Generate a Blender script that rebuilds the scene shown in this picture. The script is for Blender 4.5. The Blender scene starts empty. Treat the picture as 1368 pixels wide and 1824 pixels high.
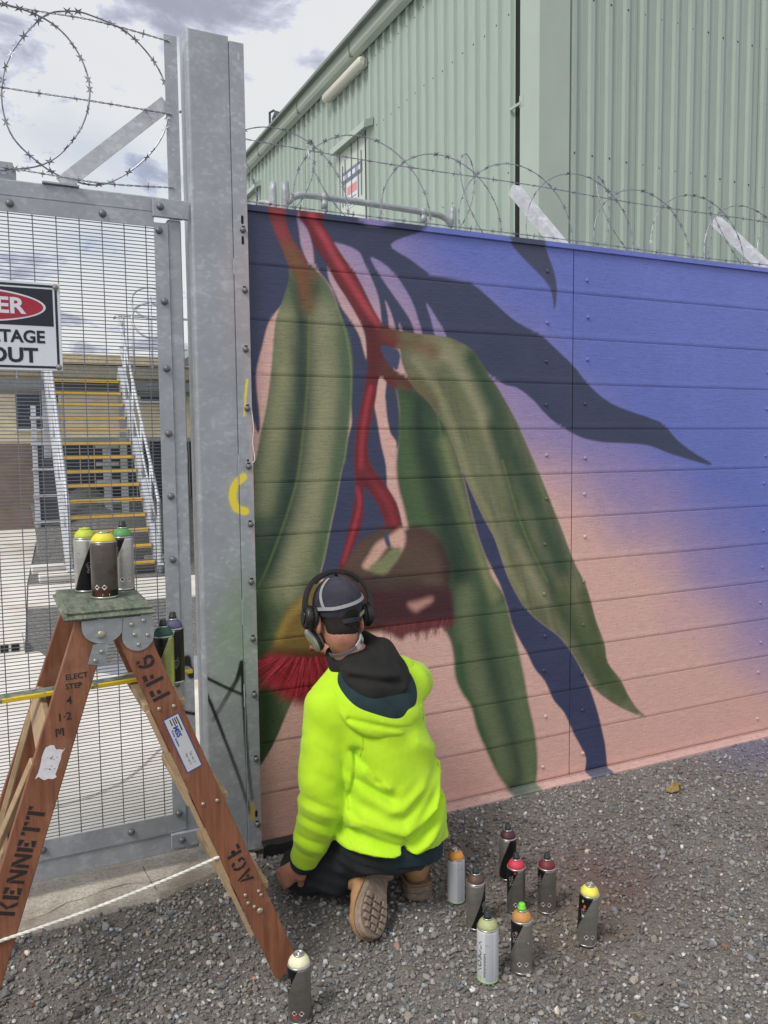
import bpy, bmesh, math, random
import numpy as np
from mathutils import Vector, Matrix
random.seed(7); RNG = np.random.default_rng(11)
R = math.radians
scene = bpy.context.scene
COL = scene.collection

# ---------------------------------------------------------------- camera
cam_d = bpy.data.cameras.new("camera"); cam = bpy.data.objects.new("camera", cam_d); COL.objects.link(cam)
CAM_Y, CAM_Z = -3.1088, 1.65
cam_d.sensor_fit = 'VERTICAL'; cam_d.sensor_height = 24.0; cam_d.lens = 24.0 * 1450.25 / 1824.0
cam_d.clip_start = 0.05; cam_d.clip_end = 2000.0
yaw, pitch, roll = R(25.8533), R(4.7111), R(-0.5688)
fwd = Vector((math.sin(yaw) * math.cos(pitch), math.cos(yaw) * math.cos(pitch), -math.sin(pitch)))
rt0 = Vector((math.cos(yaw), -math.sin(yaw), 0)); up0 = rt0.cross(fwd)
rt = rt0 * math.cos(roll) + up0 * math.sin(roll); up = -rt0 * math.sin(roll) + up0 * math.cos(roll)
cam.matrix_world = Matrix(((rt.x, up.x, -fwd.x, 0.0), (rt.y, up.y, -fwd.y, CAM_Y), (rt.z, up.z, -fwd.z, CAM_Z), (0, 0, 0, 1)))
scene.camera = cam

# ---------------------------------------------------------------- sky, sun, exposure
SUN_EL, SUN_AZ = R(50), R(245)          # azimuth clockwise from +Y: high on the left, a little behind the photographer
CLOUD_GAIN = 5.4
world = bpy.data.worlds.new("World"); scene.world = world; world.use_nodes = True
wn, wl = world.node_tree.nodes, world.node_tree.links
wn.clear()
w_out = wn.new('ShaderNodeOutputWorld'); w_bg = wn.new('ShaderNodeBackground'); w_bg.inputs['Strength'].default_value = 0.1
sky = wn.new('ShaderNodeTexSky'); sky.sky_type = 'NISHITA'; sky.sun_disc = False
sky.sun_elevation = SUN_EL; sky.sun_rotation = SUN_AZ; sky.air_density = 1.0; sky.dust_density = 1.5
tc = wn.new('ShaderNodeTexCoord'); sep = wn.new('ShaderNodeSeparateXYZ'); wl.new(tc.outputs['Generated'], sep.inputs[0])
def wmath(op, a, b=None):
    n = wn.new('ShaderNodeMath'); n.operation = op
    for i, v in enumerate((a, b)):
        if v is None: continue
        if isinstance(v, (int, float)): n.inputs[i].default_value = v
        else: wl.new(v, n.inputs[i])
    return n.outputs[0]
den = wmath('ADD', wmath('ABSOLUTE', sep.outputs['Z']), 0.22)
cmb = wn.new('ShaderNodeCombineXYZ')
wl.new(wmath('DIVIDE', sep.outputs['X'], den), cmb.inputs[0]); wl.new(wmath('DIVIDE', sep.outputs['Y'], den), cmb.inputs[1])
def wnoise(scale, detail, rough, off):
    m = wn.new('ShaderNodeMapping'); m.inputs['Location'].default_value = off; wl.new(cmb.outputs[0], m.inputs[0])
    n = wn.new('ShaderNodeTexNoise'); n.inputs['Scale'].default_value = scale; n.inputs['Detail'].default_value = detail
    n.inputs['Roughness'].default_value = rough; n.inputs['Distortion'].default_value = 0.25
    wl.new(m.outputs[0], n.inputs['Vector']); return n.outputs['Fac']
def wramp(fac, stops):
    r = wn.new('ShaderNodeValToRGB'); e = r.color_ramp.elements
    while len(e) < len(stops): e.new(0.5)
    for el, (p, c) in zip(e, stops): el.position = p; el.color = (*c, 1)
    r.color_ramp.interpolation = 'B_SPLINE'; wl.new(fac, r.inputs[0]); return r.outputs[0]
cl_col = wramp(wnoise(4.2, 9, 0.60, (1.4, 2.9, 0.4)), [(0.36, (0.42, 0.43, 0.52)), (0.45, (0.78, 0.80, 0.92)), (0.52, (1.45, 1.46, 1.56)), (0.60, (2.3, 2.3, 2.32))])
cover = wramp(wnoise(1.1, 6, 0.5, (0.3, 5.2, 1.4)), [(0.30, (0.35,) * 3), (0.42, (0.95,) * 3), (1.0, (1, 1, 1))])
vm = wn.new('ShaderNodeVectorMath'); vm.operation = 'SCALE'; vm.inputs['Scale'].default_value = CLOUD_GAIN; wl.new(cl_col, vm.inputs[0])
mx = wn.new('ShaderNodeMix'); mx.data_type = 'RGBA'
wl.new(cover, mx.inputs['Factor']); wl.new(sky.outputs[0], mx.inputs['A']); wl.new(vm.outputs[0], mx.inputs['B'])
wl.new(mx.outputs['Result'], w_bg.inputs['Color']); wl.new(w_bg.outputs[0], w_out.inputs['Surface'])

sun_d = bpy.data.lights.new("sun", 'SUN'); sun = bpy.data.objects.new("sun", sun_d); COL.objects.link(sun)
sun_d.energy = 1.4; sun_d.angle = R(20); sun_d.color = (1.0, 0.955, 0.89)
sdir = Vector((math.sin(SUN_AZ) * math.cos(SUN_EL), math.cos(SUN_AZ) * math.cos(SUN_EL), math.sin(SUN_EL)))
sun.location = sdir * 30; sun.rotation_euler = (-sdir).to_track_quat('-Z', 'Y').to_euler()

vs = scene.view_settings
vs.view_transform = 'Standard'; vs.look = 'None'; vs.gamma = 1.0; vs.use_curve_mapping = False
vs.exposure = 0.66
scene.cycles.use_adaptive_sampling = True
scene.cycles.max_bounces = 6; scene.cycles.diffuse_bounces = 3; scene.cycles.glossy_bounces = 3
scene.cycles.use_denoising = True

# ---------------------------------------------------------------- helpers: colour and materials
def lin1(c): c /= 255.0; return c / 12.92 if c <= 0.04045 else ((c + 0.055) / 1.055) ** 2.4
def S(r, g, b, k=1.0): return tuple(min(0.95, lin1(c) * k) for c in (r, g, b))
MATS = {}
class N:                                   # small node-graph wrapper
    def __init__(s, name):
        s.m = bpy.data.materials.new(name); s.m.use_nodes = True
        s.t = s.m.node_tree; s.n, s.l = s.t.nodes, s.t.links
        s.bsdf = s.n['Principled BSDF']; s.oc = s.n.new('ShaderNodeTexCoord').outputs['Object']
    def put(s, node, key, v):
        i = node.inputs[key]
        if hasattr(v, 'node') or isinstance(v, bpy.types.NodeSocket): s.l.new(v, i)
        elif hasattr(i.default_value, '__len__') and len(i.default_value) == 4 and len(v) == 3: i.default_value = (*v, 1)
        else: i.default_value = v
    def map(s, scale=(1, 1, 1), rot=(0, 0, 0), loc=(0, 0, 0), vec=None):
        n = s.n.new('ShaderNodeMapping'); s.l.new(vec or s.oc, n.inputs[0]); n.inputs['Scale'].default_value = scale
        n.inputs['Rotation'].default_value = rot; n.inputs['Location'].default_value = loc; return n.outputs[0]
    def noise(s, scale, detail=4, rough=0.55, vec=None, dist=0.0):
        n = s.n.new('ShaderNodeTexNoise'); s.l.new(vec or s.oc, n.inputs['Vector']); n.inputs['Scale'].default_value = scale
        n.inputs['Detail'].default_value = detail; n.inputs['Roughness'].default_value = rough; n.inputs['Distortion'].default_value = dist; return n.outputs['Fac']
    def voro(s, scale, vec=None, out='Color', feature='F1'):
        n = s.n.new('ShaderNodeTexVoronoi'); n.feature = feature; s.l.new(vec or s.oc, n.inputs['Vector']); n.inputs['Scale'].default_value = scale; return n.outputs[out]
    def wave(s, scale, vec=None, dirn='Z', dist=0.0):
        n = s.n.new('ShaderNodeTexWave'); n.bands_direction = dirn; s.l.new(vec or s.oc, n.inputs['Vector']); n.inputs['Scale'].default_value = scale
        n.inputs['Distortion'].default_value = dist; n.inputs['Detail'].default_value = 2; return n.outputs['Fac']
    def ramp(s, fac, stops, interp='LINEAR'):
        r = s.n.new('ShaderNodeValToRGB'); e = r.color_ramp.elements; r.color_ramp.interpolation = interp
        while len(e) < len(stops): e.new(0.5)
        for el, (p, c) in zip(e, stops):
            el.position = p; el.color = (*c, 1) if hasattr(c, '__len__') else (c, c, c, 1)
        s.l.new(fac, r.inputs[0]); return r.outputs[0]
    def mix(s, f, a, b, mode='MIX'):
        n = s.n.new('ShaderNodeMix'); n.data_type = 'RGBA'; n.blend_type = mode
        for k, v in (('Factor', f), ('A', a), ('B', b)):
            i = [x for x in n.inputs if x.name == k and (x.type == 'VALUE' if k == 'Factor' else x.type == 'RGBA')][0]
            if isinstance(v, bpy.types.NodeSocket): s.l.new(v, i)
            elif k == 'Factor': i.default_value = v
            else: i.default_value = (*v, 1) if len(v) == 3 else v
        return [x for x in n.outputs if x.type == 'RGBA'][0]
    def math(s, op, a, b=0.0, c=None):
        n = s.n.new('ShaderNodeMath'); n.operation = op
        for i, v in enumerate((a, b, c)):
            if v is None: continue
            if isinstance(v, bpy.types.NodeSocket): s.l.new(v, n.inputs[i])
            else: n.inputs[i].default_value = v
        return n.outputs[0]
    def xyz(s, vec=None):
        n = s.n.new('ShaderNodeSeparateXYZ'); s.l.new(vec or s.oc, n.inputs[0]); return n.outputs
    def attr(s, name, out='Color'):
        n = s.n.new('ShaderNodeAttribute'); n.attribute_name = name; return n.outputs[out]
    def bump(s, h, strength=0.3, dist=0.01):
        n = s.n.new('ShaderNodeBump'); n.inputs['Strength'].default_value = strength; n.inputs['Distance'].default_value = dist
        s.l.new(h, n.inputs['Height']); s.l.new(n.outputs[0], s.bsdf.inputs['Normal'])
    def out(s, color=None, rough=None, metal=None, **kw):
        if color is not None: s.put(s.bsdf, 'Base Color', color)
        if rough is not None: s.put(s.bsdf, 'Roughness', rough)
        if metal is not None: s.put(s.bsdf, 'Metallic', metal)
        for k, v in kw.items(): s.put(s.bsdf, k.replace('_', ' '), v)
        return s.m
def mat(name, color, rough=0.6, metal=0.0, vary=0.18, scale=14, bump=0.0, bscale=120, **kw):
    """plain painted / plastic / metal surface with uneven tone and a little relief"""
    if name in MATS: return MATS[name]
    g = N(name); f = g.noise(scale, 5, 0.6)
    c = g.mix(g.ramp(f, [(0.3, 0.0), (0.75, 1.0)]), tuple(x * (1 - vary) for x in color), tuple(min(0.95, x * (1 + vary)) for x in color))
    rr = g.math('MULTIPLY_ADD', f, 0.25, max(0.02, rough - 0.12))
    if bump: g.bump(g.noise(bscale, 4, 0.6), bump, 0.004)
    MATS[name] = g.out(c, rr, metal, **kw); return MATS[name]

# ---------------------------------------------------------------- helpers: objects
ORG = {}
def link(o, parent=None, loc=None):
    COL.objects.link(o)
    if parent is not None: o.parent = parent
    base = ORG.get(parent, Vector((0, 0, 0)))
    if loc is not None: o.location = Vector(loc) - base; ORG[o] = Vector(loc)
    else: ORG[o] = base.copy()
    return o
def tag(o, label=None, cat=None, group=None, kind=None):
    for k, v in (('label', label), ('category', cat), ('group', group), ('kind', kind)):
        if v: o[k] = v
    return o
def thing(name, label, cat, loc, group=None):
    o = bpy.data.objects.new(name, None); o.empty_display_size = 0.1; link(o, None, loc); return tag(o, label, cat, group)
def mesh_of(name, V, F, mats, smooth=False):
    me = bpy.data.meshes.new(name); me.from_pydata([tuple(v) for v in V], [], [tuple(f) for f in F])
    for m in (mats if isinstance(mats, (list, tuple)) else [mats]): me.materials.append(m)
    if smooth: me.polygons.foreach_set('use_smooth', [True] * len(me.polygons))
    me.update(); return me
def fast_mesh(name, V, F, m, smooth=True):
    """numpy verts (n,3) and quads or triangles (k,3|4)"""
    me = bpy.data.meshes.new(name); n, k, c = len(V), len(F), F.shape[1]
    me.vertices.add(n); me.vertices.foreach_set('co', np.ascontiguousarray(V, dtype=np.float32).ravel())
    me.loops.add(k * c); me.loops.foreach_set('vertex_index', np.ascontiguousarray(F, dtype=np.int32).ravel())
    me.polygons.add(k); me.polygons.foreach_set('loop_start', np.arange(0, k * c, c, dtype=np.int32))
    me.polygons.foreach_set('use_smooth', np.full(k, smooth))
    me.materials.append(m); me.update(calc_edges=True); return me
def color_attr(me, name, C):
    a = me.color_attributes.new(name, 'FLOAT_COLOR', 'POINT')
    rgba = np.ones((len(C), 4), np.float32); rgba[:, :C.shape[1]] = C; a.data.foreach_set('color', rgba.ravel())
class MB:
    def __init__(s): s.v, s.f, s.mi = [], [], []; s.cur = 0
    def add(s, V, F):
        b = len(s.v); s.v += [tuple(v) for v in V]; s.f += [tuple(b + i for i in f) for f in F]; s.mi += [s.cur] * len(F); return s
    def box(s, lo, hi, ch=0.0):
        lo, hi = Vector(lo), Vector(hi); return s.obox((lo + hi) / 2, ((1, 0, 0), (0, 1, 0), (0, 0, 1)), (hi - lo) / 2, ch)
    def obox(s, c, ax, h, ch=0.0):
        """oriented box; ch = chamfer width"""
        c = Vector(c); ax = [Vector(a).normalized() for a in ax]
        if ch <= 0:
            V = [c + ax[0] * h[0] * i + ax[1] * h[1] * j + ax[2] * h[2] * k for i in (-1, 1) for j in (-1, 1) for k in (-1, 1)]
            return s.add(V, [(0, 1, 3, 2), (4, 6, 7, 5), (0, 4, 5, 1), (2, 3, 7, 6), (0, 2, 6, 4), (1, 5, 7, 3)])
        V, ids = [], {}
        for i in (-1, 1):
            for j in (-1, 1):
                for k in (-1, 1):
                    for a in range(3):      # vertex on the face normal to axis a
                        q = [h[0] - ch, h[1] - ch, h[2] - ch]; q[a] = h[a]
                        ids[(i, j, k, a)] = len(V); V.append(c + ax[0] * q[0] * i + ax[1] * q[1] * j + ax[2] * q[2] * k)
        F = []
        for a in range(3):
            b, d = (a + 1) % 3, (a + 2) % 3
            for sg in (-1, 1):
                quad = []
                for (p, q) in ((-1, -1), (1, -1), (1, 1), (-1, 1)):
                    t = [0, 0, 0]; t[a] = sg; t[b] = p; t[d] = q; quad.append(ids[(*t, a)])
                F.append(quad if sg > 0 else quad[::-1])
            for p in (-1, 1):               # edge strips parallel to axis a
                for q in (-1, 1):
                    e = []
                    for sg, face in ((-1, b), (1, b), (1, d), (-1, d)):
                        t = [0, 0, 0]; t[a] = sg; t[b] = p; t[d] = q; e.append(ids[(*t, face)])
                    F.append(e if p * q > 0 else e[::-1])
        for i in (-1, 1):
            for j in (-1, 1):
                for k in (-1, 1):
                    t = [ids[(i, j, k, a)] for a in range(3)]; F.append(t if i * j * k > 0 else t[::-1])
        return s.add(V, F)
    def tube(s, pts, r, n=8, closed=False, cap=True):
        pts = [Vector(p) for p in pts]; m = len(pts); rs = r if hasattr(r, '__len__') else [r] * m
        V, prev = [], None
        for i, p in enumerate(pts):
            a = pts[(i - 1) % m] if (closed or i > 0) else p; b = pts[(i + 1) % m] if (closed or i < m - 1) else p
            t = (b - a).normalized()
            if prev is None:
                prev = t.orthogonal().normalized()
            u = (prev - t * prev.dot(t)).normalized(); prev = u; w = t.cross(u)
            V += [p + (u * math.cos(2 * math.pi * k / n) + w * math.sin(2 * math.pi * k / n)) * rs[i] for k in range(n)]
        F = [(i * n + k, i * n + (k + 1) % n, ((i + 1) % m) * n + (k + 1) % n, ((i + 1) % m) * n + k) for i in range(m if closed else m - 1) for k in range(n)]
        if cap and not closed: F += [tuple(range(n))[::-1], tuple((m - 1) * n + k for k in range(n))]
        return s.add(V, F)
    def lathe(s, prof, n=24, o=(0, 0, 0), ax=(0, 0, 1)):
        """profile [(radius, height)] about axis ax at o"""
        o, w = Vector(o), Vector(ax).normalized(); u = w.orthogonal().normalized(); v = w.cross(u)
        if abs(w.z) > 0.999: u, v = Vector((1, 0, 0)), Vector((0, 1, 0)) * (1 if w.z > 0 else -1)
        V = [o + w * h + (u * math.cos(2 * math.pi * k / n) + v * math.sin(2 * math.pi * k / n)) * max(r, 1e-5) for r, h in prof for k in range(n)]
        m = len(prof); F = [(i * n + k, i * n + (k + 1) % n, (i + 1) * n + (k + 1) % n, (i + 1) * n + k) for i in range(m - 1) for k in range(n)]
        F += [tuple(range(n))[::-1], tuple((m - 1) * n + k for k in range(n))]
        return s.add(V, F)
    def prism(s, poly, o, u, v, th):
        """polygon in (u,v) at o, extruded by th along u x v"""
        o, u, v = Vector(o), Vector(u).normalized(), Vector(v).normalized(); w = u.cross(v).normalized() * th; n = len(poly)
        A = [o + u * a + v * b for a, b in poly]
        ar = sum(poly[i][0] * poly[(i + 1) % n][1] - poly[(i + 1) % n][0] * poly[i][1] for i in range(n))
        if ar < 0: A.reverse()
        V = A + [a + w for a in A]
        F = [tuple(range(n))[::-1], tuple(range(n, 2 * n))] + [(i, (i + 1) % n, n + (i + 1) % n, n + i) for i in range(n)]
        return s.add(V, F)
    def sphere(s, c, r, n=10, m=6, ax=None):
        c = Vector(c); r = r if hasattr(r, '__len__') else (r, r, r); ax = ax or ((1, 0, 0), (0, 1, 0), (0, 0, 1)); ax = [Vector(a) for a in ax]
        V = []
        for i in range(1, m):
            t = math.pi * i / m
            for k in range(n):
                p = 2 * math.pi * k / n
                V.append(c + ax[0] * r[0] * math.sin(t) * math.cos(p) + ax[1] * r[1] * math.sin(t) * math.sin(p) + ax[2] * r[2] * math.cos(t))
        V += [c + ax[2] * r[2], c - ax[2] * r[2]]; T, B = len(V) - 2, len(V) - 1
        F = [(i * n + k, (i + 1) * n + k, (i + 1) * n + (k + 1) % n, i * n + (k + 1) % n) for i in range(m - 2) for k in range(n)]
        F += [(T, k, (k + 1) % n) for k in range(n)] + [(B, (m - 2) * n + (k + 1) % n, (m - 2) * n + k) for k in range(n)]
        return s.add(V, F)
    def mesh(s, name, m, smooth=False, off=None):
        V = s.v if off is None else [(a - off[0], b - off[1], c - off[2]) for a, b, c in s.v]
        me = mesh_of(name, V, s.f, m, smooth)
        if any(s.mi): me.polygons.foreach_set('material_index', s.mi)
        return me
    def build(s, name, m, parent=None, smooth=False, loc=None):
        """verts are world coordinates unless loc is given (then local to loc)"""
        base = ORG.get(parent, Vector((0, 0, 0)))
        me = s.mesh(name, m, smooth, None if loc is not None else base)
        o = bpy.data.objects.new(name, me); link(o, parent, loc)
        if smooth == 'auto': pass
        return o
def smooth_by_angle(o, deg=40):
    me = o.data; bm = bmesh.new(); bm.from_mesh(me); bmesh.ops.recalc_face_normals(bm, faces=bm.faces)
    for e in bm.edges: e.smooth = len(e.link_faces) == 2 and e.calc_face_angle(0) < R(deg)
    for f in bm.faces: f.smooth = True
    bm.to_mesh(me); bm.free(); return o
def share(name, me, parent, loc, rot=None, scale=None):
    o = bpy.data.objects.new(name, me); link(o, parent, loc)
    if rot: o.rotation_euler = rot
    if scale: o.scale = scale
    return o
def copy_tree(o, parent=None):
    c = o.copy(); COL.objects.link(c); c.parent = parent
    for ch in list(o.children): copy_tree(ch, c)
    return c
def spline(P, per=6, closed=False):
    """Catmull-Rom through P (n,d)"""
    P = np.asarray(P, float); n = len(P); out = []
    for i in range(n if closed else n - 1):
        g = (lambda j: P[j % n]) if closed else (lambda j: P[min(max(j, 0), n - 1)])
        p0, p1, p2, p3 = g(i - 1), g(i), g(i + 1), g(i + 2)
        for t in np.arange(per) / per:
            out.append(0.5 * (2 * p1 + (p2 - p0) * t + (2 * p0 - 5 * p1 + 4 * p2 - p3) * t * t + (3 * p1 - p0 - 3 * p2 + p3) * t ** 3))
    if not closed: out.append(P[-1])
    return np.array(out)
def text_geo(s, size, bold=0.0, align='CENTER', sx=1.0):
    cu = bpy.data.curves.new('t', 'FONT'); cu.body = s; cu.size = size; cu.align_x = align; cu.align_y = 'CENTER'; cu.offset = bold; cu.resolution_u = 3
    o = bpy.data.objects.new('t', cu); COL.objects.link(o); bpy.context.view_layer.update()
    me = bpy.data.meshes.new_from_object(o.evaluated_get(bpy.context.evaluated_depsgraph_get()))
    V = [(v.co.x * sx, v.co.y) for v in me.vertices]; F = [tuple(p.vertices) for p in me.polygons]
    bpy.data.objects.remove(o); bpy.data.curves.remove(cu); bpy.data.meshes.remove(me); return V, F
def lettering(name, s, size, o, u, v, m, parent, bold=0.0, align='CENTER', sx=1.0):
    """flat print lying in the plane (u,v) at o"""
    V, F = text_geo(s, size, bold, align, sx); o, u, v = Vector(o), Vector(u).normalized(), Vector(v).normalized()
    b = MB(); b.add([o + u * a + v * c for a, c in V], F); return b.build(name, m, parent)
# value noise for geometry and paint
def vnoise(x, y, seed=0):
    xi, yi = np.floor(x).astype(np.int64), np.floor(y).astype(np.int64); fx, fy = x - xi, y - yi
    fx, fy = fx * fx * (3 - 2 * fx), fy * fy * (3 - 2 * fy)
    def h(a, b):
        n = (a * 374761393 + b * 668265263 + seed * 1442695041) & 0xffffffff
        n = ((n ^ (n >> 13)) * 1274126177) & 0xffffffff
        return ((n ^ (n >> 16)) & 0xffff) / 65535.0
    return (h(xi, yi) * (1 - fx) + h(xi + 1, yi) * fx) * (1 - fy) + (h(xi, yi + 1) * (1 - fx) + h(xi + 1, yi + 1) * fx) * fy
def fbm(x, y, oct=4, seed=0):
    s = 0; a = 0.5
    for i in range(oct): s = s + a * vnoise(x * 2 ** i, y * 2 ** i, seed + i); a *= 0.5
    return s

# ================================================================= ground
g = N('gravel_ground')
n1 = g.noise(160, 4, 0.7); n2 = g.noise(3.0, 4, 0.6); v1 = g.voro(240)
base = g.mix(g.ramp(n2, [(0.35, 0.0), (0.7, 1.0)]), S(104, 99, 95), S(138, 132, 127))
base = g.mix(0.55, base, g.ramp(v1, [(0.0, S(60, 57, 55)), (0.5, S(122, 117, 112)), (1.0, S(178, 172, 165))]))
def spot(g, x, y, r, soft=0.5):
    o = g.xyz(); dx = g.math('SUBTRACT', o[0], x); dy = g.math('SUBTRACT', o[1], y)
    d = g.math('SQRT', g.math('ADD', g.math('MULTIPLY', dx, dx), g.math('MULTIPLY', dy, dy)))
    d = g.math('ADD', d, g.math('MULTIPLY', g.math('SUBTRACT', n2, 0.5), 0.35))
    return g.ramp(g.math('DIVIDE', d, r * 2), [(0.0, 1.0), (0.5, 0.0)], 'EASE')
base = g.mix(g.math('MULTIPLY', spot(g, 2.05, -0.75, 0.45), 0.45), base, S(110, 66, 62))      # dried overspray: maroon, ochre and violet mist on the stones
base = g.mix(g.math('MULTIPLY', spot(g, 1.75, -0.95, 0.40), 0.40), base, S(120, 92, 62))
base = g.mix(g.math('MULTIPLY', spot(g, 3.7, -0.1, 0.55), 0.45), base, S(96, 98, 150))
g.bump(g.math('ADD', n1, g.noise(520, 3, 0.6)), 0.7, 0.006)
GRAVEL = g.out(base, 0.95)
nx, ny = 400, 190
gx = np.linspace(-3.0, 6.2, nx); gy = np.linspace(-4.2, 0.02, ny); GX, GY = np.meshgrid(gx, gy, indexing='ij')
def ground_z(x, y): return (fbm(np.asarray(x) * 3.0, np.asarray(y) * 3.0, 3, 5) - 0.45) * 0.022 - 0.004
GZ = ground_z(GX, GY) * np.clip((-GY - 0.0) / 0.12, 0, 1) - 0.003
idx = np.arange(nx * ny).reshape(nx, ny)
Fq = np.stack([idx[:-1, :-1], idx[1:, :-1], idx[1:, 1:], idx[:-1, 1:]], -1).reshape(-1, 4)
o = bpy.data.objects.new('gravel_yard', fast_mesh('gravel_yard', np.stack([GX, GY, GZ], -1).reshape(-1, 3), Fq, GRAVEL)); link(o); tag(o, 'dark grey crushed stone yard in front of the mural wall', None, None, 'structure')
GND2 = mat('far_ground', S(128, 124, 118), 0.95, vary=0.3, scale=40, bump=0.6, bscale=300)
o = MB().add([(-400, -300, -0.06), (400, -300, -0.06), (400, 600, -0.06), (-400, 600, -0.06)], [(0, 1, 2, 3)]).build('ground', GND2); tag(o, 'grey ground reaching to the horizon', None, None, 'structure')

g = N('concrete'); f1 = g.noise(6, 6, 0.6); f2 = g.noise(90, 4, 0.7)
c = g.mix(g.ramp(f1, [(0.3, 0.0), (0.7, 1.0)]), S(172, 162, 150), S(204, 196, 184)); c = g.mix(g.ramp(f2, [(0.35, 0.5), (0.55, 0.0)]), c, S(104, 96, 88))
c = g.mix(g.ramp(g.noise(2.3, 5, 0.7), [(0.52, 0.0), (0.66, 0.65)]), c, S(120, 108, 96)); g.bump(f2, 0.35, 0.004); CONC = g.out(c, 0.92)
g = N('pale_concrete'); f1 = g.noise(2.2, 6, 0.62); f2 = g.noise(60, 4, 0.7)
c = g.mix(g.ramp(f1, [(0.3, 0.0), (0.7, 1.0)]), S(208, 203, 194), S(238, 235, 228)); c = g.mix(g.ramp(g.noise(1.3, 3, 0.5), [(0.60, 0.0), (0.72, 0.5)]), c, S(190, 140, 108)); g.bump(f2, 0.2, 0.003); PALE = g.out(c, 0.9)
# concrete apron under the gate, crumbling front edge, cracked in two
b = MB(); prof = []
for i in range(41):
    x = -2.6 + i * 0.0875; e = -0.17 - 0.05 * float(fbm(np.array(x * 5.0), np.array(0.3), 3, 9)) + 0.17 * max(0.0, (x - 0.45) / 0.45) ** 1.5
    prof.append((x, min(e, -0.06)))
for i in range(40):
    (x0, e0), (x1, e1) = prof[i], prof[i + 1]
    z = 0.012
    b.add([(x0, e0, -0.03), (x1, e1, -0.03), (x1, e1 + 0.02, z), (x0, e0 + 0.02, z), (x1, 0.45, z + 0.012), (x0, 0.45, z + 0.012)], [(0, 1, 2, 3), (3, 2, 4, 5)])
o = b.build('concrete_apron', CONC); tag(o, 'stained concrete strip under the gate with a ragged edge', None, None, 'structure')
CRACK = mat('crack_dark', S(70, 62, 54), 0.95)
b = MB()
def crack(pts, w, z=0.0165):
    P = [Vector((*p, z)) for p in pts]
    for i in range(len(P) - 1):
        t = (P[i + 1] - P[i]).normalized(); s_ = Vector((-t.y, t.x, 0)) * w * (0.4 + random.random())
        b.add([P[i] - s_, P[i] + s_, P[i + 1] + s_, P[i + 1] - s_], [(0, 1, 2, 3)])
crack([(0.47, 0.12), (0.475, 0.02), (0.482, -0.07), (0.49, -0.13)], 0.0016)
crack([(0.05, -0.13), (0.12, -0.115), (0.18, -0.075), (0.25, -0.07), (0.33, -0.045), (0.40, -0.04), (0.47, -0.07), (0.56, -0.06)], 0.0014, 0.0168)
cr = b.build('crack', CRACK, o)

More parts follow.
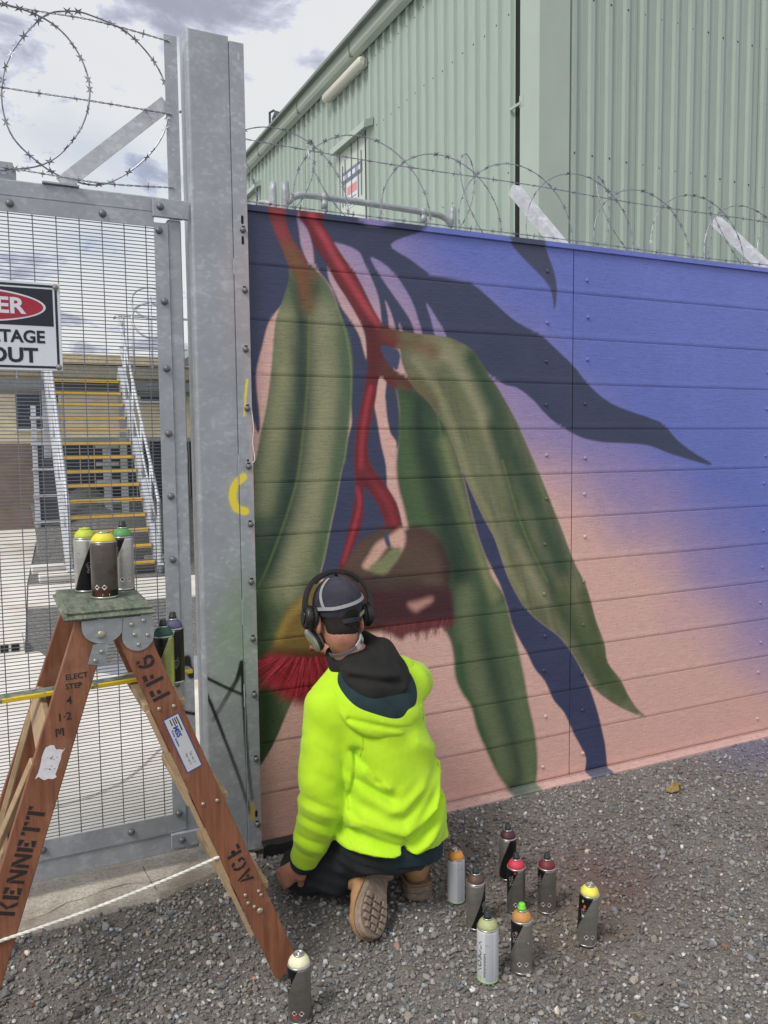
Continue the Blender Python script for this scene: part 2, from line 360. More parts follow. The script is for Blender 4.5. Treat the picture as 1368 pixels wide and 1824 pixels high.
# ================================================================= the mural
# mural shapes, millimetres along the wall (x) and above the ground (z): name, colour, edge softness, outline, strokes
MURAL = [
 ('navy_left',(58,66,98),2.9,[(903,2568),(1141,2563),(1208,2374),(1099,2234),(1052,2185),(1011,2127),(982,2030),(959,1947),(958,1873),(965,1796),(968,1737),(960,1700),(939,1759),(928,1857),(888,1985)],
  []),
 ('navy_mid',(58,66,98),2.9,[(1118,2582),(1309,2591),(1509,2582),(1721,2581),(1705,2554),(1550,2483),(1645,2428),(1720,2385),(1756,2371),(1902,2361),(1965,2342),(2041,2294),(2122,2237),(2202,2192),(2315,2150),(2395,2097),(2514,2010),(2572,1954),(2658,1886),(2760,1834),(2890,1797),(3008,1767),(3088,1736),(3185,1657),(3301,1592),(3423,1537),(3387,1532),(3274,1557),(3133,1591),(2996,1632),(2864,1645),(2714,1651),(2589,1669),(2505,1698),(2398,1751),(2327,1805),(2282,1846),(2194,1901),(2096,1926),(1944,2024),(1802,2091),(1596,2105),(1556,2010),(1585,1774),(1579,1655),(1552,1632),(1537,1705),(1524,1769),(1519,1821),(1524,1472),(1563,1409),(1584,1350),(1597,1293),(1548,1223),(1389,1197),(1298,1097),(1215,1104),(1234,1191),(1258,1302),(1285,1413),(1312,1539),(1345,1683),(1361,1801),(1303,2226),(1208,2374)],
  []),
 ('pink1',None,2.9,[(1138,2558),(1146,2494),(1153,2443),(1168,2401),(1184,2376),(1203,2365),(1206,2396),(1196,2469),(1175,2519)],
  []),
 ('pink2',None,2.9,[(1264,2363),(1270,2317),(1296,2265),(1325,2207),(1367,2155),(1401,2102),(1416,2055),(1431,2007),(1434,2049),(1422,2119),(1392,2186),(1358,2241),(1316,2292),(1287,2334)],
  []),
 ('pink3',None,2.9,[(1467,1834),(1479,1755),(1496,1656),(1514,1585),(1524,1525),(1524,1472),(1563,1409),(1584,1350),(1597,1300),(1627,1240),(1622,1299),(1598,1383),(1577,1466),(1570,1550),(1568,1632),(1566,1665),(1537,1705),(1524,1769),(1517,1851),(1523,1927),(1494,1942)],
  []),
 ('pink4',None,2.9,[(1292,2465),(1396,2444),(1430,2393),(1465,2325),(1490,2263),(1500,2202),(1502,2140),(1474,2191),(1441,2258),(1404,2323),(1360,2371),(1311,2420)],
  []),
 ('pink5',None,2.9,[(1456,2420),(1518,2400),(1572,2357),(1617,2304),(1654,2244),(1675,2189),(1699,2110),(1666,2113),(1643,2171),(1598,2231),(1553,2284),(1499,2351)],
  []),
 ('pink6',None,2.9,[(1521,2252),(1547,2205),(1570,2127),(1541,2130),(1534,2188)],
  []),
 ('pink7',None,2.9,[(1717,2253),(1766,2194),(1819,2111),(1765,2113),(1741,2183)],
  []),
 ('pink8',None,2.9,[(1584,2163),(1605,2124),(1589,2126)],
  []),
 ('pink9',None,2.9,[(1407,2566),(1588,2574),(1564,2562),(1486,2545),(1432,2548)],
  []),
 ('navy_top',(68,75,104),2.9,[(2140,2577),(2306,2578),(2369,2489),(2399,2418),(2409,2355),(2403,2290),(2394,2272),(2384,2327),(2358,2379),(2300,2427),(2222,2483),(2170,2528)],
  []),
 ('leaf3',(70,90,62),12.0,[(1557,1916),(1568,1876),(1580,1803),(1579,1722),(1573,1639),(1567,1550),(1577,1466),(1601,1383),(1627,1282),(1684,1140),(1768,933),(1799,831),(1833,766),(1848,692),(1856,603),(1889,526),(1940,448),(1973,337),(2034,206),(2097,86),(2161,11),(2258,-9),(2307,32),(2313,159),(2292,295),(2262,412),(2235,549),(2193,714),(2145,876),(2117,958),(2055,1041),(2021,1137),(1970,1263),(1929,1404),(1900,1516),(1862,1628),(1800,1751),(1676,1895),(1608,1917)],
  [([(1662,1823),(1715,1630),(1784,1383),(1855,1128),(1943,865),(2019,595),(2096,316),(2160,60)],115,(30,58,44),0.95),([(1613,1822),(1611,1631),(1645,1437),(1713,1238)],70,(72,104,58),0.7),([(1800,1653),(1871,1429),(1958,1197),(2064,957)],62,(146,150,98),0.7),([(1716,1775),(1799,1555),(1899,1302),(1973,1043),(2034,803)],44,(52,86,54),0.6),([(1913,971),(1928,789),(1988,546),(2065,321),(2128,94)],101,(122,134,92),0.65),([(2095,876),(2174,654),(2223,432),(2273,177),(2274,38)],93,(108,126,80),0.65),([(1877,743),(1898,559),(1973,390),(2065,133)],30,(40,88,44),0.7),([(1772,1776),(1800,1629),(1828,1530)],11,(96,128,70),0.6)]),
 ('navy_strip',(54,62,98),2.9,[(1891,1553),(1900,1516),(1929,1404),(1970,1263),(2021,1137),(2086,1023),(2117,958),(2145,876),(2177,785),(2254,655),(2297,579),(2356,511),(2407,413),(2472,339),(2525,237),(2574,155),(2610,85),(2612,-13),(2737,-37),(2735,106),(2712,206),(2678,318),(2637,421),(2598,500),(2559,567),(2506,646),(2431,727),(2318,810),(2234,888),(2176,973),(2129,1064),(2070,1214),(2021,1296),(1961,1403),(1909,1508)],
  []),
 ('leaf2',(110,114,82),4.8,[(1507,2138),(1623,2125),(1805,2117),(1881,2097),(1942,2070),(1991,2020),(2033,1962),(2063,1928),(2099,1879),(2148,1809),(2195,1735),(2239,1652),(2284,1569),(2329,1484),(2349,1444),(2399,1341),(2449,1240),(2501,1125),(2539,1052),(2592,968),(2631,870),(2664,774),(2719,652),(2742,555),(2824,458),(2881,363),(2939,289),(3001,235),(2909,270),(2812,321),(2731,373),(2651,439),(2598,509),(2506,646),(2431,727),(2318,810),(2234,888),(2176,973),(2129,1064),(2070,1214),(2021,1296),(1961,1403),(1909,1508),(1880,1578),(1840,1670),(1772,1780),(1717,1838),(1659,1887),(1622,1943),(1596,2006),(1588,2055),(1556,2080)],
  [([(1718,2063),(1887,1997),(1974,1827),(2063,1626),(2140,1420),(2235,1207),(2366,957)],110,(166,160,122),0.75),([(1950,2024),(2063,1828),(2170,1599),(2282,1388),(2380,1198),(2448,1059)],99,(54,80,56),0.95),([(1801,1982),(1915,1826),(2003,1627),(2094,1421),(2188,1236)],51,(96,112,66),0.7),([(1663,2013),(1773,1873),(1863,1678),(1929,1502),(2033,1321),(2126,1109),(2220,943)],38,(158,156,112),0.55),([(2063,1727),(2140,1497),(2235,1233),(2332,1067),(2450,868),(2589,659),(2715,473)],78,(44,72,48),0.9),([(2109,1574),(2193,1327),(2283,1137),(2366,997)],12,(120,140,66),0.5),([(2449,922),(2553,775),(2660,594),(2770,408)],81,(84,96,58),0.7),([(2586,910),(2658,707),(2732,528),(2844,368)],69,(70,86,48),0.7),([(1530,2120),(1637,2095),(1746,2052)],79,(118,84,56),0.85),([(1608,1945),(1676,1895),(1744,1834)],59,(112,92,58),0.6)]),
 ('leaf1',(92,108,78),4.8,[(1104,2350),(1098,2297),(1068,2212),(1046,2159),(1033,2084),(1019,1949),(997,1812),(970,1700),(946,1594),(911,1529),(882,355),(936,361),(958,383),(1002,450),(1055,559),(1129,714),(1182,943),(1213,1128),(1234,1191),(1258,1302),(1285,1413),(1312,1539),(1331,1588),(1345,1683),(1361,1801),(1368,1911),(1370,2014),(1356,2100),(1332,2153),(1298,2237),(1258,2309),(1208,2354),(1161,2370)],
  [([(1179,2338),(1171,2151),(1151,1861),(1114,1592),(1058,1367),(983,1168)],95,(34,58,50),0.95),([(943,967),(961,736),(966,409)],139,(28,56,32),0.8),([(935,1418),(951,1283),(934,1059)],91,(40,78,50),0.6),([(1074,2167),(1056,1859),(1004,1593),(965,1416)],79,(150,150,108),0.75),([(1241,2177),(1248,1863),(1205,1521),(1140,1272),(1063,1070)],107,(160,158,118),0.75),([(1331,2092),(1342,1865),(1309,1634),(1265,1404),(1217,1197)],55,(78,104,72),0.8),([(1298,2225),(1350,2070),(1362,1865),(1323,1565),(1264,1334),(1224,1173)],10,(146,154,100),0.45),([(1183,2174),(1174,1951),(1151,1726),(1120,1524),(1075,1382),(1020,1245),(970,1135),(934,1068)],10,(112,136,66),0.5),([(1148,2347),(1171,2283),(1176,2206)],61,(122,90,48),0.8),([(1118,2366),(1172,2349),(1207,2330)],52,(118,92,52),0.7)]),
 ('stem1',(126,52,54),4.8,[(1015,2578),(1027,2527),(1051,2470),(1079,2406),(1104,2350),(1131,2313),(1160,2216),(1178,2305),(1179,2363),(1161,2407),(1122,2455),(1098,2504),(1079,2582)],
  [([(1048,2570),(1070,2491),(1103,2419)],50,(158,52,62),0.8),([(1103,2419),(1137,2357),(1163,2260)],61,(122,84,44),0.9)]),
 ('stem2',(120,28,40),3.8,[(1127,2579),(1180,2507),(1209,2442),(1266,2370),(1299,2313),(1341,2255),(1382,2195),(1414,2142),(1432,2104),(1434,2040),(1438,1978),(1424,1896),(1405,1817),(1386,1738),(1377,1657),(1369,1587),(1371,1554),(1375,1489),(1369,1416),(1344,1314),(1317,1216),(1291,1138),(1285,1110),(1311,1108),(1342,1184),(1372,1246),(1404,1327),(1412,1407),(1416,1473),(1462,1422),(1498,1354),(1516,1278),(1526,1237),(1591,1233),(1589,1281),(1584,1342),(1563,1409),(1518,1477),(1464,1543),(1436,1598),(1437,1689),(1456,1769),(1475,1851),(1494,1933),(1554,1892),(1648,1882),(1622,1936),(1550,1972),(1514,2020),(1504,2066),(1596,2053),(1705,2108),(1623,2125),(1525,2141),(1497,2169),(1461,2222),(1419,2290),(1387,2351),(1343,2401),(1294,2465),(1254,2521),(1226,2586)],
  [([(1193,2558),(1246,2487),(1306,2393),(1366,2309),(1428,2223),(1484,2146)],29,(200,66,84),0.75),([(1140,2537),(1191,2471),(1257,2378),(1316,2294),(1382,2190)],19,(84,28,36),0.7),([(1440,2120),(1472,2041),(1471,1960)],87,(84,30,30),0.8),([(1530,2125),(1610,2106),(1664,2099)],63,(112,62,46),0.95),([(1623,2111),(1718,2101)],70,(116,104,68),1.3),([(1588,2062),(1663,2080)],32,(112,96,62),1.2),([(1613,1908),(1676,1871)],70,(100,92,60),1.3),([(1529,1974),(1595,1928),(1648,1894)],63,(92,52,40),0.9),([(1450,1890),(1428,1797),(1408,1680),(1402,1563)],21,(190,44,66),0.7),([(1407,1551),(1465,1479),(1523,1405),(1554,1320)],26,(158,42,58),0.6),([(1385,1470),(1392,1399),(1359,1282),(1317,1167)],18,(186,50,70),0.7),([(1419,1516),(1432,1487)],62,(96,28,38),0.7)]),
 ('hole',(64,74,110),2.9,[(1501,2063),(1569,2055),(1590,2030),(1582,1982),(1571,1965),(1540,1988),(1514,2020)],
  []),
 ('nut1',(82,60,52),14.4,[(1298,1097),(1324,1152),(1353,1200),(1397,1254),(1453,1282),(1506,1300),(1589,1284),(1655,1297),(1713,1285),(1769,1239),(1809,1177),(1829,1115),(1835,1061),(1823,1012),(1843,949),(1845,859),(1787,848),(1651,850),(1482,856),(1384,866),(1283,956)],
  [([(1337,1142),(1415,1231),(1548,1260)],51,(104,82,64),0.4),([(1657,1241),(1755,1173),(1783,1083)],94,(92,62,56),0.5),([(1642,1131),(1670,1166)],50,(62,66,44),0.6),([(1492,1057),(1656,1068),(1797,1032)],37,(104,84,62),0.5),([(1388,1162),(1547,1187),(1726,1125)],119,(106,82,68),0.5),([(1798,1208),(1829,1105),(1826,1017)],69,(48,34,34),0.75),([(1316,1096),(1439,1052),(1656,1044)],66,(64,46,42),0.6)]),
 ('nut1_base',(72,34,42),21.6,[(1284,1032),(1387,1042),(1546,1023),(1711,1026),(1823,1012),(1843,949),(1845,859),(1787,848),(1651,850),(1482,856),(1333,867),(1270,934)],
  [([(1309,978),(1545,943),(1825,928)],102,(66,26,36),0.7),([(1333,889),(1544,869),(1840,865)],21,(112,28,36),0.7)]),
 ('nut1_pink',(222,172,156),14.4,[(1404,1146),(1428,1180),(1468,1233),(1516,1254),(1548,1272),(1592,1293),(1608,1239),(1580,1185),(1532,1219),(1486,1174),(1451,1126),(1414,1129)],
  []),
 ('nut1_green',(132,134,92),12.0,[(1432,1127),(1486,1164),(1542,1202),(1580,1209),(1582,1175),(1550,1135),(1503,1098)],
  []),
 ('nut1_navy',(66,76,108),2.9,[(1505,1279),(1521,1273),(1537,1219),(1518,1218),(1505,1255)],
  []),
 ('nut1_smear',(196,140,128),19.2,[(1619,958),(1669,968),(1731,977),(1739,959),(1688,933),(1652,922)],
  []),
 ('fringe',(112,52,58),16.8,[(1517,879),(1845,859),(1825,841),(1810,838),(1802,823),(1793,837),(1767,832),(1756,806),(1747,832),(1722,827),(1710,793),(1702,824),(1676,822),(1665,793),(1654,822),(1612,819),(1585,802),(1544,827)],
  []),
 ('nut2',(130,104,48),21.6,[(1185,1083),(1155,1074),(1118,1033),(1066,989),(1034,937),(1012,884),(1003,814),(1057,788),(1113,772),(1267,755),(1333,927),(1284,1051)],
  [([(1135,1018),(1061,944),(1023,867)],39,(176,146,60),0.7),([(1022,802),(1179,778),(1280,777)],57,(62,46,30),0.8)]),
 ('blossom',(160,24,42),33.6,[(998,814),(958,787),(940,743),(956,700),(995,671),(1042,632),(1102,592),(1161,574),(1227,629),(1279,718),(1280,770),(1130,779)],
  [([(986,790),(961,736),(1007,679)],61,(200,36,66),0.6),([(1127,596),(1227,653),(1279,742)],98,(112,22,30),0.7)]),
]
BL0 = (991, 797)
BL1 = (1280, 761)
FR0 = (1504, 871)
FR1 = (1843, 865)
K_MURAL = 1.12
def _lin(c): c = np.asarray(c, float) / 255.0; return np.where(c <= 0.04045, c / 12.92, ((c + 0.055) / 1.055) ** 2.4)
def seg_field(P, x, z, closed):
    d2 = np.full(x.shape, 1e18); ins = np.zeros(x.shape, bool); n = len(P)
    for i in range(n if closed else n - 1):
        ax, az = P[i]; bx, bz = P[(i + 1) % n]; ex, ez = bx - ax, bz - az; L = ex * ex + ez * ez + 1e-9
        t = np.clip(((x - ax) * ex + (z - az) * ez) / L, 0, 1)
        d2 = np.minimum(d2, (x - ax - t * ex) ** 2 + (z - az - t * ez) ** 2)
        if closed and az != bz:
            cnd = ((az > z) != (bz > z)) & (x < ex * (z - az) / (bz - az) + ax); ins ^= cnd
    return np.sqrt(d2), ins
def background(x, z):
    """pale salmon fading through mauve to blue, sprayed in soft clouds"""
    s = ((x - 1180) * 0.62 + (z - 2330) * 0.80) * 0.9 + (fbm(x / 620, z / 480, 4, 3) - 0.47) * 300
    s -= 190 + np.clip((x - 1300) / 1200, 0, 1) * 110
    a = np.clip((s + 420) / 420, 0, 1); a = a * a * (3 - 2 * a); b_ = np.clip((s + 170) / 560, 0, 1); b_ = b_ * b_ * (3 - 2 * b_)
    pink, mauve, blue = _lin((226, 178, 166)), _lin((166, 142, 184)), _lin((100, 114, 197))
    top = np.clip((1400 - x) / 900, 0, 1)[:, None]; pink = pink * (1 - 0.12 * top) + 0.12 * top * _lin((190, 140, 150))
    low = np.clip((650 - z) / 700, 0, 1)[:, None]; pink = pink * (1 - 0.25 * low) + 0.25 * low * _lin((205, 145, 122))
    c = pink * (1 - a[:, None]) + mauve * a[:, None]; c = c * (1 - b_[:, None]) + blue * b_[:, None]
    hi = np.clip(s / 900, 0, 1)[:, None] * fbm(x / 300, z / 500, 3, 8)[:, None]; return c * (1 + 0.25 * hi)  # brighter towards the upper right: sky sheen put into the paint colour
_MU = []
for nm, colr, soft, outline, strokes in MURAL:
    P = spline(outline, 4, True); _MU.append((nm, colr, max(soft, 5.5), P, P.min(0) - 40, P.max(0) + 40, [(spline(q, 5), w, cc, al) for q, w, cc, al in strokes]))
_rb = np.random.default_rng(5); BRISTLES = []
for i in range(230):                        # feathery stamens of the red blossom
    u = _rb.random(); ox, oz = BL0[0] + (BL1[0] - BL0[0]) * u, BL0[1] + (BL1[1] - BL0[1]) * u; an = -2.95 + 2.25 * u + _rb.normal(0, 0.16); L = (120 + 75 * _rb.random()) * (0.72 + 0.35 * math.sin(math.pi * u))
    BRISTLES.append((ox, oz, ox + L * math.cos(an), oz + L * math.sin(an), 4.5, _lin([(196, 32, 62), (132, 16, 32), (222, 64, 96), (96, 12, 26)][int(_rb.integers(0, 4))]), 0.75))
for i in range(110):                        # bristly rim below the brown gumnut
    u = _rb.random(); ox, oz = FR0[0] + (FR1[0] - FR0[0]) * u, FR0[1] + (FR1[1] - FR0[1]) * u + 8; L = 34 + 42 * _rb.random()
    BRISTLES.append((ox, oz, ox + _rb.normal(-6, 9), oz - L, 4.2, _lin([(104, 36, 44), (76, 24, 34), (140, 60, 66)][int(_rb.integers(0, 3))]), 0.8))
def paint_mural(x, z):
    """x, z in millimetres on the wall -> paint albedo (n,3)"""
    x = np.asarray(x, float).ravel(); z = np.asarray(z, float).ravel(); bg = background(x, z); C = bg.copy()
    for nm, colr, soft, P, lo, hi, strokes in _MU:
        I = np.nonzero((x > lo[0]) & (x < hi[0]) & (z > lo[1]) & (z < hi[1]))[0]
        if len(I) == 0: continue
        xs, zs = x[I], z[I]; d, ins = seg_field(P, xs, zs, True); sd = np.where(ins, d, -d)
        m = np.clip(sd / soft * 0.5 + 0.5, 0, 1); m = m * m * (3 - 2 * m)
        if m.max() <= 0: continue
        if colr is None: col = bg[I]
        else:
            col = np.repeat(_lin(colr)[None], len(I), 0)
            if nm.startswith('leaf'):
                st = fbm(xs / 28 + zs / 90, zs / 260, 4, 21)[:, None]; col = col * (0.62 + 0.80 * st)
            elif nm == 'blossom':
                an = np.arctan2(zs - 560, xs - 1180); st = vnoise(an * 38, np.hypot(xs - 1180, zs - 560) / 120, 4)[:, None]; col = col * (0.55 + 0.9 * st)
            else: col = col * (0.88 + 0.26 * fbm(xs / 160, zs / 120, 3, 31)[:, None])
        for q, w, cc, al in strokes:
            ds, _ = seg_field(q, xs, zs, False); k = np.clip(1 - ds / w, 0, 1); k = k * k * (3 - 2 * k) * al * (0.75 + 0.5 * fbm(xs / 60, zs / 120, 3, 77)); k = np.clip(k, 0, 1)[:, None]
            col = col * (1 - k) + _lin(cc) * k
        C[I] = C[I] * (1 - m[:, None]) + col * m[:, None]
    for (ax, az, bx, bz, w, cc, al) in BRISTLES:
        I = np.nonzero((np.abs(x - (ax + bx) / 2) < abs(bx - ax) / 2 + w * 2) & (np.abs(z - (az + bz) / 2) < abs(bz - az) / 2 + w * 2))[0]
        if len(I):
            t = np.clip(((x[I] - ax) * (bx - ax) + (z[I] - az) * (bz - az)) / ((bx - ax) ** 2 + (bz - az) ** 2), 0, 1)
            d = np.hypot(x[I] - ax - t * (bx - ax), z[I] - az - t * (bz - az)); k = (np.clip(1 - d / (w * (1.15 - 0.75 * t)), 0, 1) * al * (1 - 0.35 * t))[:, None]; C[I] = C[I] * (1 - k) + cc * k
    # fine overspray haze and missed pores
    C *= (0.94 + 0.12 * fbm(x / 9, z / 7, 2, 51))[:, None]
    lum = (C @ np.array([0.25, 0.6, 0.15]))[:, None]; C = C * 0.90 + lum * 0.10
    return np.clip(C * K_MURAL, 0.004, 0.9).astype(np.float32)

g = N('mural_paint')
mc = g.attr('paint'); st = g.map((2.5, 1, 210)); hor = g.noise(1.0, 3, 0.6, st); gr = g.noise(1.0, 4, 0.65, g.map((14, 1, 150), loc=(3, 0, 1)), 0.4)
pores = g.ramp(g.noise(1.0, 2, 0.5, g.map((90, 1, 330))), [(0.33, 0.42), (0.40, 1.0)])
c = g.mix(1.0, mc, g.ramp(gr, [(0.25, 0.80), (0.6, 1.04)]), 'MULTIPLY'); c = g.mix(0.7, c, g.mix(1.0, c, pores, 'MULTIPLY'))
rib = g.wave(62.0, None, 'Z', 0.6)
g.bump(g.math('ADD', g.math('MULTIPLY', rib, 0.30), g.math('ADD', hor, g.math('MULTIPLY', gr, 1.2))), 0.26, 0.0035)
PAINT = g.out(c, g.math('MULTIPLY_ADD', gr, 0.25, 0.34)); 

WALL_Z0, ROW = 0.022, 0.2115
GALV_ = None
def galv_mat(name, base=(176, 181, 188), paint=False, rough=0.48):
    g = N(name); v = g.voro(52, g.map((1, 1, 1.4))); v2 = g.voro(17, g.map((1, 1, 1.5), loc=(3, 1, 2))); n = g.noise(7, 6, 0.65)
    a = tuple(lin1(x) for x in base)
    c = g.mix(g.ramp(v, [(0.55, 0.0), (0.95, 1.0)]), tuple(x * 0.90 for x in a), tuple(min(.9, x * 1.14) for x in a))
    c = g.mix(g.ramp(v2, [(0.84, 0.0), (0.92, 0.45)]), c, tuple(min(.9, x * 1.35) for x in a))
    c = g.mix(g.ramp(n, [(0.40, 0.55), (0.60, 0.0)]), c, tuple(x * 0.66 for x in a))
    scr = g.ramp(g.noise(1.0, 3, 0.7, g.map((3, 3, 90))), [(0.30, 0.35), (0.36, 0.0)]); c = g.mix(scr, c, tuple(x * 0.5 for x in a))
    metal = 0.22
    if paint:
        at = g.attr('paint'); al = g.attr('paint', 'Alpha'); c = g.mix(al, c, at); metal = g.math('MULTIPLY_ADD', al, -0.22, 0.22)
    g.bump(g.math('ADD', n, g.math('MULTIPLY', g.noise(260, 3, 0.6), 0.35)), 0.18, 0.004)
    return g.out(c, g.math('MULTIPLY_ADD', n, 0.3, rough - 0.15), metal)
GALV = galv_mat('galvanised_steel'); GALVP = galv_mat('galvanised_steel_sprayed', paint=True)
GALVL = galv_mat('galvanised_bright', (206, 209, 216)); WIRE = mat('mesh_wire_steel', S(142, 145, 154), 0.5, 0.3)
BOLT = mat('bolt_steel', S(118, 120, 124), 0.45, 0.6, bump=0.2); DARK = mat('dark_gap', S(28, 28, 30), 0.9)

wall = thing('mural_wall', 'horizontal board wall painted with a mural of gum leaves and gumnuts', 'wall', (2.5, 0, 0))
zp = [0.0, 0.0012, 0.0024, 0.016, 0.0295, 0.0320] + list(np.linspace(0.037, 0.2065, 38)) + [0.2085, 0.2115]
yp = [0.0006, 0.0003, -0.0006, -0.0005, -0.0003, -0.0001] + [0.0] * 38 + [0.0001, 0.0006]
def plank(x0, x1, xs, row):
    z0 = WALL_Z0 + row * ROW; Z = np.array(zp); Yp = np.array(yp); nx_, nz_ = len(xs), len(Z)
    wob = (fbm(xs * 1.3 + row * 7.1, xs * 0 + row, 2, 2) - 0.4) * 0.0025
    XX = np.repeat(xs[:, None], nz_, 1); ZZ = np.repeat((z0 + Z)[None], nx_, 0); YY = Yp[None] + wob[:, None]
    C = paint_mural(XX * 1000, ZZ * 1000)
    V = np.stack([XX, YY, ZZ], -1).reshape(-1, 3) - np.array([2.5, 0, 0])
    i = np.arange(nx_ * nz_).reshape(nx_, nz_); F = np.stack([i[:-1, :-1], i[1:, :-1], i[1:, 1:], i[:-1, 1:]], -1).reshape(-1, 4)
    k = len(V); bx = np.array([(a - 2.5, b_, c_) for a in (x0, x1) for b_ in (0.011, 0.030) for c_ in (z0, z0 + ROW)])   # back of the plank
    V = np.vstack([V, bx]); C = np.vstack([C, np.repeat(C[:1], 8, 0)])
    F = np.vstack([F, np.array([(0, 1, 3, 2), (4, 6, 7, 5), (0, 4, 5, 1), (2, 3, 7, 6), (0, 2, 6, 4), (1, 5, 7, 3)]) + k])
    me = fast_mesh('plank', V, F, PAINT, True); color_attr(me, 'paint', C)
    o = bpy.data.objects.new('plank', me); COL.objects.link(o); o.parent = wall; ORG[o] = ORG[wall].copy(); return o
xl = np.arange(0.880, 2.5031, 0.0045); xl[-1] = 2.5031
xr = np.concatenate([np.arange(2.5069, 3.25, 0.0048), np.arange(3.25, 4.0, 0.010), np.arange(4.0, 5.91, 0.06)])
for r_ in range(12):
    plank(0.880, 2.5031, xl, r_); plank(2.5069, 5.9, xr, r_)
def strip(name, x0, x1, prof_yz, zs_paint, dx=0.006):
    """long painted profile (cap or kerb) sharing the mural's colour"""
    xs = np.concatenate([np.arange(x0, min(x1, 4.0), dx), np.arange(4.0, x1 + 0.01, 0.06)]); n = len(prof_yz)
    XX = np.repeat(xs[:, None], n, 1); YY = np.repeat(np.array([p[0] for p in prof_yz])[None], len(xs), 0); ZZ = np.repeat(np.array([p[1] for p in prof_yz])[None], len(xs), 0)
    C = paint_mural(XX * 1000, np.repeat(np.array(zs_paint, float)[None] * 1000, len(xs), 0))
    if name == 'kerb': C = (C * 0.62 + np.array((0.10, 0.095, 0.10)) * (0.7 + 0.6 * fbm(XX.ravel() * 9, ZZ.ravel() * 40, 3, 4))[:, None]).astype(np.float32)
    i = np.arange(len(xs) * n).reshape(len(xs), n); F = np.stack([i[:-1, :-1], i[1:, :-1], i[1:, 1:], i[:-1, 1:]], -1).reshape(-1, 4)
    me = fast_mesh(name, np.stack([XX, YY, ZZ], -1).reshape(-1, 3) - np.array([2.5, 0, 0]), F, PAINT, False); color_attr(me, 'paint', C)
    o = bpy.data.objects.new(name, me); COL.objects.link(o); o.parent = wall; ORG[o] = ORG[wall].copy(); return o
zt = WALL_Z0 + 12 * ROW
strip('top_capping', 0.93, 5.9, [(-0.004, zt - 0.012), (-0.012, zt - 0.010), (-0.012, zt + 0.012), (0.035, zt + 0.016), (0.035, zt - 0.01)], [zt - .012, zt - .01, zt, zt, zt])
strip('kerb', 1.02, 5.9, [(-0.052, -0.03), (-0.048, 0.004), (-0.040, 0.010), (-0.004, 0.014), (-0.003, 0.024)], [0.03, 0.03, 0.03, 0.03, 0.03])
bolt_src = MB().lathe([(0.0095, 0), (0.0095, 0.002), (0.0075, 0.0055), (0.003, 0.0072), (0.0, 0.0074)], 10, (0, 0, 0), (0, -1, 0))
for r_ in range(12):
    for X in (2.352, 2.585, 3.83):
        z = WALL_Z0 + r_ * ROW + 0.10 + random.uniform(-0.035, 0.03); x = X + random.uniform(-0.008, 0.008)
        me = bolt_src.mesh('bolt', PAINT, True); color_attr(me, 'paint', np.repeat(paint_mural([x * 1000], [z * 1000]) * 0.93, len(me.vertices), 0))
        share('bolt', me, wall, (x, 0.0008, z))
for X in (1.0, 2.555, 4.02, 5.5):           # posts behind the boards
    MB().box((X - 0.04, 0.034, 0.0), (X + 0.04, 0.114, 2.57)).build('post', GALV, wall)

# ================================================================= gate post
gp = thing('gate_post', 'tall galvanised box-section gate post with black and yellow spray marks', 'post', (0.80, 0.03, 0))
def paint_panel(name, x0, x1, z0, z1, y, strokes, parent, tints=(), step=0.0045, ydip=None):
    xs = np.arange(x0, x1 + step * 0.5, step); zs = np.arange(z0, z1 + step * 0.5, step); xs[-1] = x1; zs[-1] = z1
    X, Z = np.meshgrid(xs, zs, indexing='ij'); x, z = X.ravel(), Z.ravel(); C = np.zeros((len(x), 4), np.float32)
    def lay(cc, a):
        a = np.clip(a, 0, 1)[:, None]; na = a + C[:, 3:] * (1 - a); C[:, :3] = np.where(na > 1e-4, (np.array(cc) * a + C[:, :3] * C[:, 3:] * (1 - a)) / np.maximum(na, 1e-4), 0); C[:, 3:] = na
    for fn, cc in tints: lay(cc, fn(x, z))
    for pts, w, cc, al in strokes:
        d, _ = seg_field(spline(pts, 6), x, z, False); w_ = w * (0.8 + 0.4 * fbm(x * 60, z * 60, 2, 3)); k = np.clip((w_ - d) / (0.35 * w_) , 0, 1); k = k + 0.25 * np.clip(1 - d / (w * 2.4), 0, 1) ** 2
        a0, a1 = al if hasattr(al, '__len__') else (al, al)
        P0, P1 = np.array(pts[0]), np.array(pts[-1]); e = P1 - P0; t = np.clip(((x - P0[0]) * e[0] + (z - P0[1]) * e[1]) / (e @ e), 0, 1)
        lay(cc, k * (a0 + (a1 - a0) * t))
    Y = np.full(len(x), y) + (ydip(x, z) if ydip else 0)
    i = np.arange(len(x)).reshape(X.shape); F = np.stack([i[:-1, :-1], i[1:, :-1], i[1:, 1:], i[:-1, 1:]], -1).reshape(-1, 4)
    b0 = ORG[parent]; me = fast_mesh(name, np.stack([x, Y, z], -1) - np.array(b0), F, GALVP, True); color_attr(me, 'paint', C)
    o = bpy.data.objects.new(name, me); COL.objects.link(o); o.parent = parent; ORG[o] = b0.copy(); return o
BLK = (0.012, 0.013, 0.014); YEL = S(240, 220, 60); PNK = S(206, 172, 168); LIME = S(120, 170, 90)
